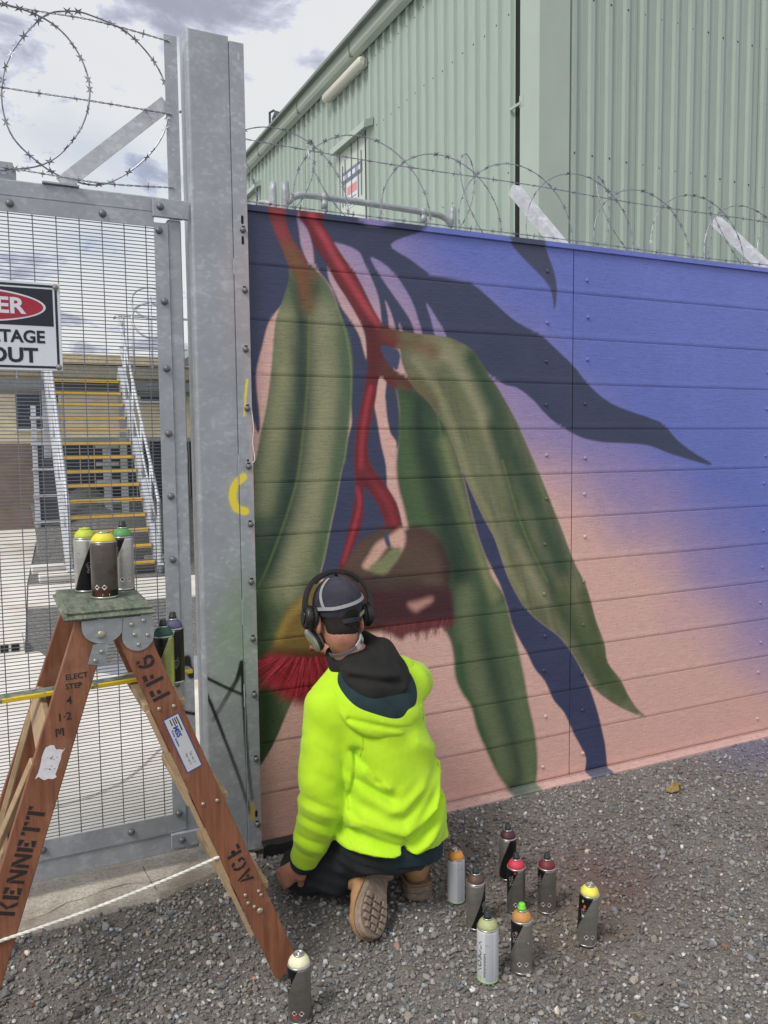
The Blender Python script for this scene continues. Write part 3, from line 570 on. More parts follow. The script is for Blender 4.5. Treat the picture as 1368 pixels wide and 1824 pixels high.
post_strokes = [
    ([(0.645, 0.800), (0.70, 0.772), (0.78, 0.720), (0.872, 0.664)], 0.0085, BLK, (0.95, 0.75)),
    ([(0.690, 0.765), (0.735, 0.66), (0.79, 0.50), (0.845, 0.33), (0.885, 0.18)], 0.0085, BLK, (0.95, 0.55)),
    ([(0.866, 0.800), (0.869, 0.68), (0.872, 0.55), (0.880, 0.38), (0.892, 0.24)], 0.0095, BLK, (0.95, 0.5)),
    ([(0.866, 0.800), (0.845, 0.735), (0.80, 0.665), (0.745, 0.585)], 0.0115, BLK, (0.95, 0.35)),
    ([(0.640, 0.630), (0.69, 0.612), (0.716, 0.600)], 0.0100, BLK, (0.9, 0.97)),
    ([(0.889, 1.532), (0.858, 1.502), (0.846, 1.455), (0.862, 1.410), (0.892, 1.398)], 0.019, YEL, 0.95),
    ([(0.912, 1.905), (0.905, 1.85), (0.898, 1.77)], 0.006, YEL, (0.9, 0.7)),
    ([(0.893, 0.215), (0.893, 0.16)], 0.012, S(190, 170, 70), 0.8)]
tints = [(lambda x, z: np.clip((x - 0.905) / 0.02, 0, 1) * np.clip(fbm(x * 40, z * 5, 3, 6) * 2.2 - 0.55, 0, 1) * np.clip((2.62 - z) / 0.2, 0, 1) * 0.8, PNK),
         (lambda x, z: np.clip((x - 0.79) / 0.1, 0, 1) * np.clip((z - 1.85) / 0.3, 0, 1) * np.clip((2.55 - z) / 0.25, 0, 1) * 0.25, PNK),
         (lambda x, z: np.exp(-((x - 0.86) / 0.07) ** 2 - ((z - 0.95) / 0.20) ** 2) * 0.35, LIME),
         (lambda x, z: np.exp(-((x - 0.79) / 0.05) ** 2 - ((z - 0.86) / 0.14) ** 2) * 0.22, LIME)]
# box section: front face, rounded edge, left side, back, right side
paint_panel('front_face', 0.728, 0.872, 0.03, 3.168, -0.020, post_strokes, gp, tints)
b = MB(); arc = [(0.728 - 0.014 * math.sin(a), -0.020 + 0.014 * (1 - math.cos(a))) for a in np.linspace(0, math.pi / 2, 6)]
loop = arc + [(0.714, 0.082), (0.872, 0.082), (0.872, -0.0195)]
V = [(x, y, z) for z in (0.0, 3.168) for x, y in loop]; n = len(loop); b.add(V, [(i + 1, i, n + i, n + i + 1) for i in range(n - 1)] + [tuple(range(n, 2 * n))])
smooth_by_angle(b.build('box_section', GALV, gp), 35)
paint_panel('flange', 0.8735, 0.9285, 0.03, 3.150, -0.028, post_strokes, gp, tints)
MB().box((0.8735, -0.0275, 0.03), (0.9285, -0.0215, 3.150)).build('flange_plate', GALV, gp)
MB().box((0.8735, -0.0205, 0.03), (0.8785, 0.10, 3.150)).build('flange_return', GALV, gp)
# slot holes, bolts and lifting lug
for z, w, h in ((3.10, 0.0042, 0.014), (2.86, 0.006, 0.006), (2.655, 0.005, 0.005), (2.506, 0.005, 0.016), (2.430, 0.005, 0.016), (0.175, 0.0055, 0.014), (1.595, 0.0045, 0.0045)):
    MB().prism([(w * math.cos(a), (h - w) * (1 if math.sin(a) > 0 else -1) + w * math.sin(a)) for a in np.linspace(0.01, 2 * math.pi - 0.2, 18)], (0.908, -0.0282, z), (1, 0, 0), (0, 0, 1), 0.0002).build('slot_hole', DARK if z < 2.6 else mat('sky_hole', S(190, 194, 206), 0.9), gp)
bm_ = MB().lathe([(0.0115, 0), (0.0115, 0.004), (0.0095, 0.009), (0.005, 0.0118), (0.0, 0.0122)], 12, (0, 0, 0), (0, -1, 0)).mesh('bolt', BOLT, True)
for z in (2.468, 2.243, 2.020, 1.795, 1.571, 1.345, 1.118, 0.890, 0.664, 0.40, 0.130):
    share('bolt', bm_, gp, (0.911 + random.uniform(-0.002, 0.002), -0.028, z))
    MB().box((0.905, -0.0292, z + 0.008), (0.917, -0.0281, z + 0.016)).build('slot_hole', DARK, gp)
MB().prism([(-0.012, 0), (0.012, 0), (0.012, 0.02), (0.006, 0.034), (0, 0.038), (-0.006, 0.034), (-0.012, 0.02)], (0.776, 0.05, 3.166), (1, 0, 0), (0, 0, 1), -0.012).build('lifting_lug', GALV, gp)
b = MB(); b.box((0.8712, -0.0215, 0.03), (0.8736, -0.0203, 3.15)); b.build('weld_gap', mat('seam_grey', S(84, 88, 94), 0.7), gp)
for z0, z1 in ((2.30, 2.36), (1.50, 1.62), (0.95, 1.05), (0.62, 0.71)):
    MB().tube([(0.8725, -0.0245, z0), (0.8725, -0.0255, (z0 + z1) / 2), (0.8725, -0.0245, z1)], 0.0035, 6).build('weld_bead', GALV, gp)
b = MB(); b.tube(spline([(0.925, -0.034, 1.79), (0.931, -0.036, 1.72), (0.927, -0.034, 1.66), (0.933, -0.036, 1.60), (0.924, -0.034, 1.585)], 4), 0.0018, 5)
tag(b.build('string_end', mat('white_string', S(225, 225, 222), 0.8)), 'short white string caught on a bolt of the gate post', 'string')

# ================================================================= gate leaf
gt = thing('mesh_gate', 'galvanised gate leaf filled with fine anti-climb wire mesh', 'gate', (0.30, 0.03, 0))
gstrokes = [([(0.655, 0.835), (0.660, 0.800), (0.672, 0.770)], 0.020, BLK, 0.9), ([(0.60, 0.640), (0.64, 0.628), (0.70, 0.606)], 0.008, BLK, 0.9)]
# frame: right stile (box + bolted angle), top rail, bottom rail
MB().box((0.632, 0.0, 0.075), (0.682, 0.05, 2.485), 0.004).build('stile', GALV, gt); MB().box((-1.752, 0.0, 0.075), (-1.702, 0.05, 2.56), 0.004).build('stile', GALV, gt)
paint_panel('stile_angle', 0.583, 0.6325, 0.165, 2.468, -0.006, gstrokes, gt)
paint_panel('stile_face', 0.633, 0.681, 0.40, 1.20, -0.0012, gstrokes, gt)
MB().box((0.583, -0.005, 0.165), (0.6325, 0.0, 2.468)).build('angle_plate', GALV, gt)
MB().box((-1.7, 0.0, 2.505), (0.632, 0.05, 2.560), 0.004).build('top_rail', GALV, gt)
MB().box((-1.7, -0.006, 2.452), (0.5828, 0.0, 2.503)).build('angle_plate', GALV, gt)
MB().box((-1.7, 0.0, 0.078), (0.632, 0.05, 0.158), 0.004).build('bottom_rail', GALV, gt)
MB().box((-1.7, -0.006, 0.1595), (0.5828, 0.0, 0.232)).build('angle_plate', GALV, gt)
MB().box((0.578, -0.018, 2.486), (0.708, -0.002, 2.553), 0.002).build('hinge_plate', GALV, gt)
MB().box((0.572, -0.018, 0.098), (0.690, -0.002, 0.156), 0.002).build('hinge_plate', GALV, gt)
MB().box((0.640, -0.002, 2.486), (0.686, 0.004, 3.138)).build('extension_arm', GALV, gt)
for z in (3.115, 2.99, 2.86, 2.735, 2.60):
    MB().prism([(0.0042 * math.cos(a), 0.0042 * math.sin(a)) for a in np.linspace(0, 5.9, 12)], (0.662, -0.0024, z), (1, 0, 0), (0, 0, 1), 0.0002).build('bolt_hole', mat('sky_hole', S(190, 194, 206), 0.9), gt)
d = Vector((0.645 - 0.275, 0, 2.90 - 2.565)).normalized(); c0 = Vector((0.46, 0.012, 2.735))
MB().obox(c0, (d, (0, 1, 0), (-d.z, 0, d.x)), (0.250, 0.004, 0.026)).build('diagonal_brace', GALVL, gt)
MB().box((0.21, -0.012, 2.5605), (0.33, 0.040, 2.566)).build('brace_foot', GALV, gt)
MB().prism([(-0.05, 0), (0.055, 0), (0.055, 0.035), (0.045, 0.062), (-0.05, 0.062)], (0.075, 0.02, 2.5605), (1, 0, 0), (0, 0, 1), -0.006).build('lug_plate', GALV, gt)
MB().prism([(0.014 * math.cos(a), 0.014 * math.sin(a)) for a in np.linspace(0, 6.0, 14)], (0.09, 0.0198, 2.592), (1, 0, 0), (0, 0, 1), 0.0003).build('lug_hole', mat('sky_hole', S(190, 194, 206), 0.9), gt)
bg_ = MB().lathe([(0.013, 0), (0.013, 0.005), (0.0105, 0.0095), (0.005, 0.012), (0.0, 0.0124)], 12, (0, 0, 0), (0, -1, 0)).mesh('bolt', BOLT, True)
for X, Y, Z in [(0.105, -0.006, 2.478), (0.405, -0.006, 2.478), (0.60, -0.006, 2.44), (0.605, -0.018, 2.522), (0.612, -0.006, 2.185), (0.612, -0.006, 1.94), (0.612, -0.006, 1.70), (0.613, -0.006, 1.465), (0.613, -0.006, 1.225), (0.613, -0.006, 0.985), (0.613, -0.006, 0.745), (0.613, -0.006, 0.505),
                (0.115, -0.006, 0.197), (0.425, -0.006, 0.197), (0.605, -0.006, 0.232), (0.612, -0.018, 0.128)]:
    share('bolt', bg_, gt, (X, Y, Z))
hw = MB().tube([(-1.7, 0, 0), (0.60, 0, 0)], 0.0018, 5).mesh('wire', WIRE, True)
k = 0
for i in range(176):
    z = 0.238 + i * 0.0127
    if z > 2.465: break
    share('wire', hw, gt, (0, 0.004, z))
vw = MB().tube([(0, 0, 0.20), (0, 0, 2.47)], 0.0018, 5).mesh('wire', WIRE, True)
for i in range(30): share('wire', vw, gt, (0.555 - i * 0.0762, 0.0082, 0))

# ================================================================= razor coils and barbed strands
RAZOR = mat('razor_steel', S(146, 148, 160), 0.42, 0.5, vary=0.25, scale=60)
def razor(name, label, path, barb=0.036, r=0.0024, size=0.011, group=None):
    P = [Vector(p) for p in path]; b = MB(); b.tube(P, r, 5)
    acc = 0.0
    for i in range(1, len(P)):
        acc += (P[i] - P[i - 1]).length
        if acc >= barb:
            acc = 0.0; t = (P[i] - P[i - 1]).normalized(); a = Vector((random.uniform(-1, 1), random.uniform(-1, 1), random.uniform(-1, 1)))
            n_ = (a - t * a.dot(t)).normalized(); w = t.cross(n_)
            for sg in (-1, 1):
                s = size
                b.add([P[i] + t * 0.006, P[i] + t * (0.004 + s * 0.7) + n_ * sg * s, P[i] + t * 0.001 + n_ * sg * s * 0.35, P[i] - t * 0.001 + n_ * sg * s * 0.35, P[i] - t * (0.004 + s * 0.7) + n_ * sg * s, P[i] - t * 0.006],
                      [(0, 1, 2), (2, 3, 5, 0), (3, 4, 5)])
                b.add([P[i] + t * 0.006 + w * 0.0012, P[i] + t * (0.004 + s * 0.7) + n_ * sg * s + w * 0.0012, P[i] + n_ * sg * s * 0.35 + w * 0.0012, P[i] - t * (0.004 + s * 0.7) + n_ * sg * s + w * 0.0012, P[i] - t * 0.006 + w * 0.0012], [(0, 2, 1), (2, 4, 3), (0, 4, 2)])
    o = b.build(name, RAZOR); return tag(o, label, 'razor wire', group)
RINGS = [[(0.233, 3.116), (0.312, 3.074), (0.363, 2.99), (0.378, 2.889), (0.352, 2.781), (0.287, 2.686), (0.213, 2.629), (0.115, 2.597), (-0.022, 2.569), (-0.165, 2.63), (-0.22, 2.778), (-0.147, 2.981), (0.003, 3.11), (0.104, 3.128)], [(0.233, 3.116), (0.132, 2.983), (0.096, 2.841), (0.12, 2.708), (0.204, 2.627), (0.293, 2.592), (0.414, 2.589), (0.543, 2.674), (0.63, 2.793), (0.648, 2.926), (0.614, 3.037), (0.519, 3.125), (0.397, 3.151), (0.315, 3.148)]]     # two overlapping loops of the coil, (x, z)
def coil(x0, turns, pitch_, rx, rz, zc, yc, ry, ph, slope=0.0, wob=0.02, seed=1):
    rs = random.Random(seed); out = []; w1, w2 = rs.uniform(0, 6), rs.uniform(0, 6)
    for i in range(int(turns * 56) + 1):
        th = ph + 2 * math.pi * i / 56.0; c = x0 + pitch_ * i / 56.0; k = 1 + wob * 2 * math.sin(th * 0.37 + w1) + wob * math.sin(th * 0.9 + w2)
        out.append((c - rx * k * math.cos(th), yc + ry * math.sin(th + 0.6), zc + slope * i / 56.0 + rz * k * math.sin(th)))
    return out
razor('razor_coil', 'large looped razor wire coil above the gate against the sky', [(x_, 0.012 + 0.014 * math.sin(i_ * 0.15), z_) for i_, (x_, z_) in enumerate([q for lp in RINGS for q in list(spline(np.array(lp), 9, True)) + [lp[0]]])], 0.034, 0.0030, 0.0125)
razor('razor_coil', 'long razor wire coil running along the top of the mural wall', coil(0.72, 12.6, 0.40, 0.20, 0.245, 2.752, 0.25, 0.05, 1.2, 0.0, 0.03, 9), 0.036, 0.0023, 0.0115)
razor('razor_coil', 'thinner second razor coil crossing the long one above the wall', coil(0.95, 5.6, 0.80, -0.22, 0.26, 2.770, 0.27, 0.07, -1.4, 0.0, 0.09, 5), 0.040, 0.0021, 0.0100)
def barbed(label, pts, group='barbed wire strands', barb=0.11):
    P = spline(np.array(pts), 30); b = MB()
    for ph in (0, math.pi):
        Q = []
        for i in range(len(P)):
            t = i * 1.1 + ph; Q.append((P[i][0], P[i][1] + 0.0022 * math.cos(t), P[i][2] + 0.0022 * math.sin(t)))
        b.tube(Q, 0.0015, 4)
    acc = 0.0
    for i in range(1, len(P)):
        acc += float(np.linalg.norm(P[i] - P[i - 1]))
        if acc > barb:
            acc = 0.0; c = Vector(P[i])
            for q in range(3):
                a = random.uniform(0, 6.28); d_ = Vector((0.3 * random.uniform(-1, 1), math.cos(a), math.sin(a))).normalized(); b.tube([c - d_ * 0.013, c + d_ * 0.013], 0.0012, 4)
            b.tube([c - Vector((0.006, 0, 0)), c + Vector((0.006, 0, 0))], 0.004, 5)
    return tag(b.build('barbed_strand', RAZOR), label, 'barbed wire', group)
barbed('top barbed wire strand above the gate, tied to the tip of the steel arm', [(-0.5, 0.0, 3.13), (0.10, 0.0, 3.125), (0.40, 0.0, 3.135), (0.66, -0.004, 3.115)])
barbed('middle barbed wire strand above the gate through the razor coil', [(-0.5, 0.0, 2.86), (0.10, 0.0, 2.858), (0.40, 0.0, 2.862), (0.66, -0.004, 2.86)])
barbed('lowest barbed wire strand just over the gate top rail', [(-0.5, 0.0, 2.60), (0.10, 0.0, 2.596), (0.40, 0.0, 2.585), (0.66, -0.004, 2.60)])
barbed('upper barbed wire strand held by the slanted arms behind the mural wall', [(0.92, 0.40, 2.968), (1.7, 0.40, 2.955), (2.55, 0.41, 2.965), (3.3, 0.40, 2.952), (4.05, 0.41, 2.965), (5.5, 0.40, 2.965)])
barbed('lower barbed wire strand skimming the painted top edge of the mural wall', [(0.92, 0.05, 2.600), (1.7, 0.06, 2.604), (2.55, 0.07, 2.612), (3.3, 0.06, 2.604), (4.05, 0.07, 2.612), (5.5, 0.06, 2.605)])
for X, lab in ((2.555, 'slanted galvanised wire arm nearer the building corner flashing'), (4.02, 'slanted galvanised wire arm at the right edge of the picture')):
    t = thing('wire_arm', lab, 'bracket', (X, 0.06, 2.55), 'slanted arms carrying the wire')
    d = Vector((0, 0.47, 0.45)).normalized(); c0 = Vector((X, 0.06 + 0.235, 2.545 + 0.225)); nrm = Vector((0, -d.z, d.y))
    MB().obox(c0, (d, (1, 0, 0), nrm), (0.325, 0.024, 0.003)).build('web', GALVL, t)
    MB().obox(c0 - Vector((0.0265, 0, 0)) + nrm * -0.0235, (d, (1, 0, 0), nrm), (0.325, 0.003, 0.0265)).build('flange', GALVL, t)

# ================================================================= danger sign
sg = thing('danger_sign', 'white danger sign with red oval bolted to the gate mesh', 'sign', (0.0, -0.004, 1.92))
SW = mat('sign_white', S(222, 226, 236), 0.42, vary=0.05, scale=5, bump=0.05); SB = mat('sign_black', S(30, 36, 50), 0.4, vary=0.12); SR = mat('sign_red', S(170, 36, 62), 0.4, vary=0.1); SGE = mat('sign_edge', S(196, 200, 206), 0.4, 0.4)
x0, x1, z0, z1 = -0.36, 0.252, 1.920, 2.222; yb = -0.005
b = MB(); b.box((x0, yb - 0.003, z0), (x1, yb, z1), 0.001); b.build('plate', SW, sg)
def flat(name, m, rect, y): a, c, e, f_ = rect; return MB().box((a, y - 0.0006, e), (c, y, f_)).build(name, m, sg)
y1 = yb - 0.0031
for rect in ((x0 + 0.012, x1 - 0.012, z1 - 0.016, z1 - 0.008), (x0 + 0.012, x1 - 0.012, z0 + 0.008, z0 + 0.016), (x0 + 0.010, x0 + 0.018, z0 + 0.0165, z1 - 0.0165), (x1 - 0.018, x1 - 0.010, z0 + 0.0165, z1 - 0.0165)):
    flat('border', SB, rect, y1)
flat('black_panel', SB, (x0 + 0.026, x1 - 0.0245, 2.073, z1 - 0.022), y1)
cx_, cz_ = (x0 + x1) / 2, 2.1365
el = lambda a_, b_: [(a_ * math.cos(t), b_ * math.sin(t)) for t in np.linspace(0, 2 * math.pi, 48, endpoint=False)]
MB().prism(el(0.258, 0.0585), (cx_, y1 - 0.0007, cz_), (1, 0, 0), (0, 0, 1), 0.0005).build('oval_rim', SW, sg)
MB().prism(el(0.250, 0.0525), (cx_, y1 - 0.0014, cz_), (1, 0, 0), (0, 0, 1), 0.0005).build('red_oval', SR, sg)
lettering('lettering', 'DANGER', 0.074, (cx_ + 0.026, y1 - 0.0022, cz_ - 0.001), (1, 0, 0), (0, 0, 1), SW, sg, 0.0022, sx=1.10)
lettering('lettering', 'HIGH VOLTAGE', 0.058, (cx_ + 0.048, y1 - 0.0009, 2.033), (1, 0, 0), (0, 0, 1), SB, sg, 0.0018, sx=0.98)
lettering('lettering', 'KEEP OUT', 0.068, (cx_ + 0.058, y1 - 0.0009, 1.969), (1, 0, 0), (0, 0, 1), SB, sg, 0.0022, sx=1.08)
for X, Z in ((x1 - 0.014, z1 - 0.014), (x1 - 0.013, z0 + 0.013), (x0 + 0.014, z1 - 0.014), (x0 + 0.014, z0 + 0.014)):
    MB().lathe([(0.0105, 0), (0.0105, 0.002), (0.0065, 0.0025), (0.0065, 0.006), (0.004, 0.008), (0, 0.0082)], 12, (X, yb - 0.0035, Z), (0, -1, 0)).build('bolt', mat('zinc_bolt', S(150, 148, 130), 0.4, 0.6), sg)

# ================================================================= green shed behind the wall
shed = thing('green_shed', 'tall pale green ribbed metal shed behind the mural wall', 'building', (4.53, 3.0, 0))
g = N('green_cladding'); f = g.noise(1.1, 5, 0.6, g.map((1, 1, 0.25))); f2 = g.noise(24, 4, 0.6, g.map((1, 1, 0.12)))
c = g.mix(f, S(156, 174, 164), S(180, 194, 184)); c = g.mix(g.ramp(f2, [(0.35, 0.16), (0.6, 0.0)]), c, S(136, 150, 142)); c = g.mix(g.ramp(g.noise(1.0, 5, 0.7, g.map((7, 7, 0.35), loc=(2, 5, 1))), [(0.58, 0.0), (0.76, 0.12)]), c, S(198, 204, 196)); CLAD = g.out(c, 0.42)
TRIM = mat('green_trim', S(172, 186, 176), 0.45, vary=0.06, scale=2); TRIMD = mat('green_trim_dark', S(122, 135, 128), 0.5, vary=0.1)
PIT = 0.203
def sheet_mesh(nr, h, hand):
    """one cladding sheet: u along the wall, v = out of the wall"""
    pr_ = []
    for k in range(nr):
        u = k * PIT; pr_ += [(u, 0.0), (u + 0.026, 0.0), (u + 0.038, 0.032), (u + 0.082, 0.032), (u + 0.094, 0.0), (u + 0.128, 0.0), (u + 0.131, 0.003), (u + 0.137, 0.003), (u + 0.140, 0.0), (u + 0.163, 0.0), (u + 0.166, 0.003), (u + 0.172, 0.003), (u + 0.175, 0.0)]
    pr_.append((nr * PIT + 0.002, 0.0)); b = MB(); n = len(pr_)
    if hand == 'Y': V = [(-v, u, z) for z in (0, h) for u, v in pr_]
    else: V = [(u, -v, z) for z in (0, h) for u, v in pr_]
    F = [(i, i + 1, n + i + 1, n + i) for i in range(n - 1)]
    if hand == 'Y': F = [f_[::-1] for f_ in F]
    b.add(V, F); return b.mesh('cladding_sheet', CLAD)
EAVE = 6.62
shL = sheet_mesh(3, EAVE, 'Y')
y = 3.37
while y < 13.5: share('cladding_sheet', shL, shed, (4.53 - 0.004 * (round(y * 10) % 2), y, 0)); y += 3 * PIT
x = 4.83; k = 0
shR = sheet_mesh(4, 7.6, 'X')
while x < 12.5: share('cladding_sheet', shR, shed, (x, 3.0 - 0.004 * (k % 2), 0)); x += 4 * PIT; k += 1
b = MB(); b.box((4.60, 3.06, 0), (12.4, 13.4, 6.4)); b.build('inner_wall', TRIMD, shed)
# corner flashing: bright side strip, flat front strip, joggle joint, dark gap
b = MB(); V = []
for z in (0.0, 8.0): V += [(4.535, 3.265, z), (4.500, 3.255, z), (4.500, 2.965, z), (4.832, 2.965, z), (4.836, 2.998, z)]
b.add(V, [(i + 1, i, 5 + i, 5 + i + 1) for i in range(4)]); b.build('corner_flashing', TRIM, shed)
b = MB(); b.box((4.497, 3.20, 4.70), (4.4995, 3.262, 4.80)); b.box((4.488, 3.24, 4.72), (4.50, 3.40, 4.745)); b.build('flashing_lap', TRIM, shed)
MB().box((4.535, 3.268, 0), (4.56, 3.372, EAVE)).build('shadow_gap', DARK, shed)  # near-black strip: shade beside the flashing put into its colour
# eave: fascia, gutter in lengths with joints, roof edge
gl = 1.95
b = MB(); P = [(0.0, -0.10), (-0.02, -0.115), (-0.10, -0.10), (-0.125, -0.06), (-0.125, 0.055), (-0.115, 0.065), (-0.02, 0.06), (0, 0.05)]
V = [(p, yy, q) for yy in (0, gl) for p, q in P]; n = len(P); b.add(V, [(i, i + 1, n + i + 1, n + i) for i in range(n - 1)] + [tuple(range(n))[::-1], tuple(range(n, 2 * n))])
gm = b.mesh('gutter', TRIM)
y = 2.9
while y < 13.5: share('gutter', gm, shed, (4.50, y, EAVE + 0.08)); MB().box((4.372, y - 0.02, EAVE - 0.025), (4.498, y + 0.02, EAVE + 0.135)).build('gutter_bracket', TRIMD, shed); y += gl + 0.004
MB().box((4.35, 2.85, EAVE + 0.135), (4.55, 13.5, EAVE + 0.17)).build('eave_flashing', TRIMD, shed)
b = MB(); V = [(4.30, 2.8, EAVE + 0.18), (12.6, 2.8, EAVE + 1.62), (12.6, 13.6, EAVE + 1.62), (4.30, 13.6, EAVE + 0.18)]; V += [(a, b_, c_ - 0.04) for a, b_, c_ in V]
b.add(V, [(0, 1, 2, 3), (7, 6, 5, 4), (0, 4, 5, 1), (1, 5, 6, 2), (2, 6, 7, 3), (3, 7, 4, 0)]); b.build('roof', TRIMD, shed)
b = MB(); b.tube([(4.33, 9.9, EAVE + 0.18), (4.33, 9.9, EAVE + 0.38), (4.33, 9.7, EAVE + 0.34)], 0.02, 6); b.prism([(0, 0), (0.16, 0.05), (0.3, 0.02), (0.3, 0.06), (0.14, 0.12), (0, 0.05)], (4.33, 9.5, EAVE + 0.20), (0, 1, 0), (0, 0, 1), 0.05); b.build('roof_bracket', mat('roof_bracket_grey', S(80, 84, 88), 0.6), shed)
# screws
sm = MB().lathe([(0.011, 0), (0.011, 0.004), (0.006, 0.009), (0, 0.0095)], 8, (0, 0, 0), (0, -1, 0)).mesh('screw', mat('screw_dark', S(74, 84, 78), 0.6), True)
sl = MB().lathe([(0.011, 0), (0.011, 0.004), (0.006, 0.009), (0, 0.0095)], 8, (0, 0, 0), (-1, 0, 0)).mesh('screw', mat('screw_dark', S(74, 84, 78), 0.6), True)
for i in range(17):
    for z in (4.27, 5.63): share('screw', sm, shed, (4.83 + 0.064 + i * PIT, 2.972, z + random.uniform(-0.006, 0.006)))
for i in range(42):
    for z in (4.17, 5.58, 6.40):
        yy = 3.37 + 0.064 + i * PIT
        if 6.4 < yy < 7.7 and z < 5.8: continue
        if i < 30: share('screw', sl, shed, (4.503, yy, z + random.uniform(-0.01, 0.01)))
# doors with drip hoods, hinges and notices
def shed_door(y0, y1, ztop, zbot, detail):
    d = MB(); d.box((4.485, y0, zbot), (4.50, y1, ztop)); dr = d.build('door', mat('door_green', S(200, 212, 200), 0.4, vary=0.05), shed)
    b = MB(); b.box((4.470, y0 - 0.10, zbot), (4.52, y0 - 0.012, ztop + 0.05)); b.box((4.470, y1 + 0.012, zbot), (4.52, y1 + 0.10, ztop + 0.05)); b.box((4.470, y0 - 0.012, ztop + 0.012), (4.52, y1 + 0.012, ztop + 0.05)); b.build('frame', TRIM, dr)
    MB().box((4.460, y0 - 0.030, zbot), (4.469, y0 - 0.010, ztop + 0.01)).build('gap', mat('door_gap', S(70, 78, 74), 0.7), dr)
    b = MB(); V = []
    for yy in (y0 - 0.14, y1 + 0.16): V += [(4.52, yy, ztop + 0.15), (4.40, yy, ztop + 0.09), (4.385, yy, ztop + 0.00), (4.52, yy, ztop + 0.055)]
    b.add(V, [(0, 1, 5, 4), (1, 2, 6, 5), (2, 3, 7, 6), (0, 3, 2, 1), (4, 5, 6, 7)]); b.build('drip_hood', TRIM, dr)
    if detail:
        for z in (ztop - 0.42, ztop - 0.86): MB().tube([(4.476, y0 + 0.004, z - 0.10), (4.476, y0 + 0.004, z + 0.10)], 0.012, 8).build('hinge', GALVL, dr)
        MB().box((4.4795, y0 + 0.27, 4.80), (4.484, y0 + 0.62, 5.13)).build('notice', SW, dr)
        MB().box((4.478, y0 + 0.29, 4.97), (4.4793, y0 + 0.60, 5.08)).build('notice_band', mat('notice_red', S(216, 150, 152), 0.5), dr)
        for k_ in range(3): MB().box((4.478, y0 + 0.31, 4.825 + k_ * 0.042), (4.4793, y0 + 0.58 - 0.05 * k_, 4.837 + k_ * 0.042)).build('notice_line', mat('notice_grey', S(120, 124, 134), 0.5), dr)
        G_ = mat('notice_frame_grey', S(118, 122, 136), 0.5)
        MB().box((4.4785, y0 + 0.12, 5.155), (4.4835, y0 + 0.78, 5.30)).build('notice_board', G_, dr)
        for k_ in range(4): MB().box((4.477, y0 + 0.18 + k_ * 0.15, 5.20), (4.4783, y0 + 0.28 + k_ * 0.15, 5.26)).build('notice_line', SW, dr)
        for k_, hh in ((0.14, 0.12), (0.24, 0.34), (0.45, 0.30), (0.66, 0.16), (0.75, 0.10)): MB().tube([(4.474, y0 + k_, 4.86), (4.474, y0 + k_, 5.30 + hh)], 0.007, 5).build('notice_rod', G_, dr)
    return dr
shed_door(6.56, 7.40, 5.59, 3.0, True); shed_door(11.1, 11.9, 6.14, 3.4, False)
# batten lights under the eave
def batten(y0, y1, z, lab):
    t = thing('batten_light', lab, 'light', (4.47, (y0 + y1) / 2, z), 'batten lights on the shed wall'); b = MB()
    b.box((4.455, y0 + 0.02, z - 0.045), (4.506, y1 - 0.02, z + 0.045)); b.build('housing', mat('light_housing', S(190, 194, 184), 0.5), t)
    b = MB(); pr_ = [(0, -0.055), (-0.03, -0.06), (-0.065, -0.045), (-0.078, 0), (-0.065, 0.045), (-0.03, 0.06), (0, 0.055)]
    V = [(4.4545 + p * s_, yy, z + q * s_) for yy, s_ in ((y0, 0.75), (y0 + 0.03, 1), (y1 - 0.03, 1), (y1, 0.75)) for p, q in pr_]; n = 7
    b.add(V, [(j * n + i, j * n + i + 1, (j + 1) * n + i + 1, (j + 1) * n + i) for j in range(3) for i in range(n - 1)] + [tuple(range(n))[::-1], tuple(range(3 * n, 4 * n))])
    smooth_by_angle(b.build('diffuser', mat('light_diffuser', S(214, 214, 200), 0.35, vary=0.04), t), 50)
batten(6.52, 7.80, 6.44, 'long white batten light under the shed eave above the door')
batten(11.55, 12.6, 6.30, 'far batten light on the shed beside the gate post')

# landing and tubular handrails in front of the shed door (seen over the wall)
RAILM = galv_mat('pipe_galvanised', (176, 182, 186))
t = thing('pipe_handrail', 'galvanised pipe handrail hoop showing above the wall, long one', 'handrail', (3.4, 4.0, 0), 'pipe handrails behind the wall')
MB().tube(spline([(2.49, 4.0, 0.0), (2.49, 4.0, 3.70), (2.52, 4.0, 3.82), (2.62, 4.0, 3.895), (2.83, 4.0, 3.91), (3.4, 4.0, 3.905), (3.95, 4.0, 3.89), (4.12, 4.0, 3.87), (4.21, 4.0, 3.80), (4.24, 4.0, 3.66), (4.24, 4.0, 0.0)], 7), 0.030, 12).build('top_rail', RAILM, t, True)
for X, zt_ in ((2.87, 3.91), (3.90, 3.893)):
    p_ = MB().tube([(X, 4.0, 0), (X, 4.0, zt_ - 0.03)], 0.024, 10).build('upright', RAILM, t, True)
    MB().sphere((X, 4.0, zt_ - 0.002), (0.045, 0.041, 0.044), 12, 8).build('tee_fitting', RAILM, p_, True)
    MB().tube([(X, 4.0, zt_ - 0.10), (X, 4.0, zt_ - 0.03)], 0.034, 10).build('tee_socket', RAILM, p_, True)
t = thing('pipe_handrail', 'short curved pipe handrail end close to the gate post', 'handrail', (2.3, 4.0, 0), 'pipe handrails behind the wall')
MB().tube(spline([(2.385, 4.0, 0), (2.385, 4.0, 3.68), (2.37, 4.02, 3.78), (2.32, 4.1, 3.82), (2.26, 4.25, 3.80), (2.2, 4.5, 3.76), (2.1, 4.9, 3.72)], 6), 0.030, 12).build('top_rail', RAILM, t, True)
MB().box((2.2, 3.95, 2.72), (4.4, 7.9, 2.80)).build('landing', galv_mat('landing_steel'), None)
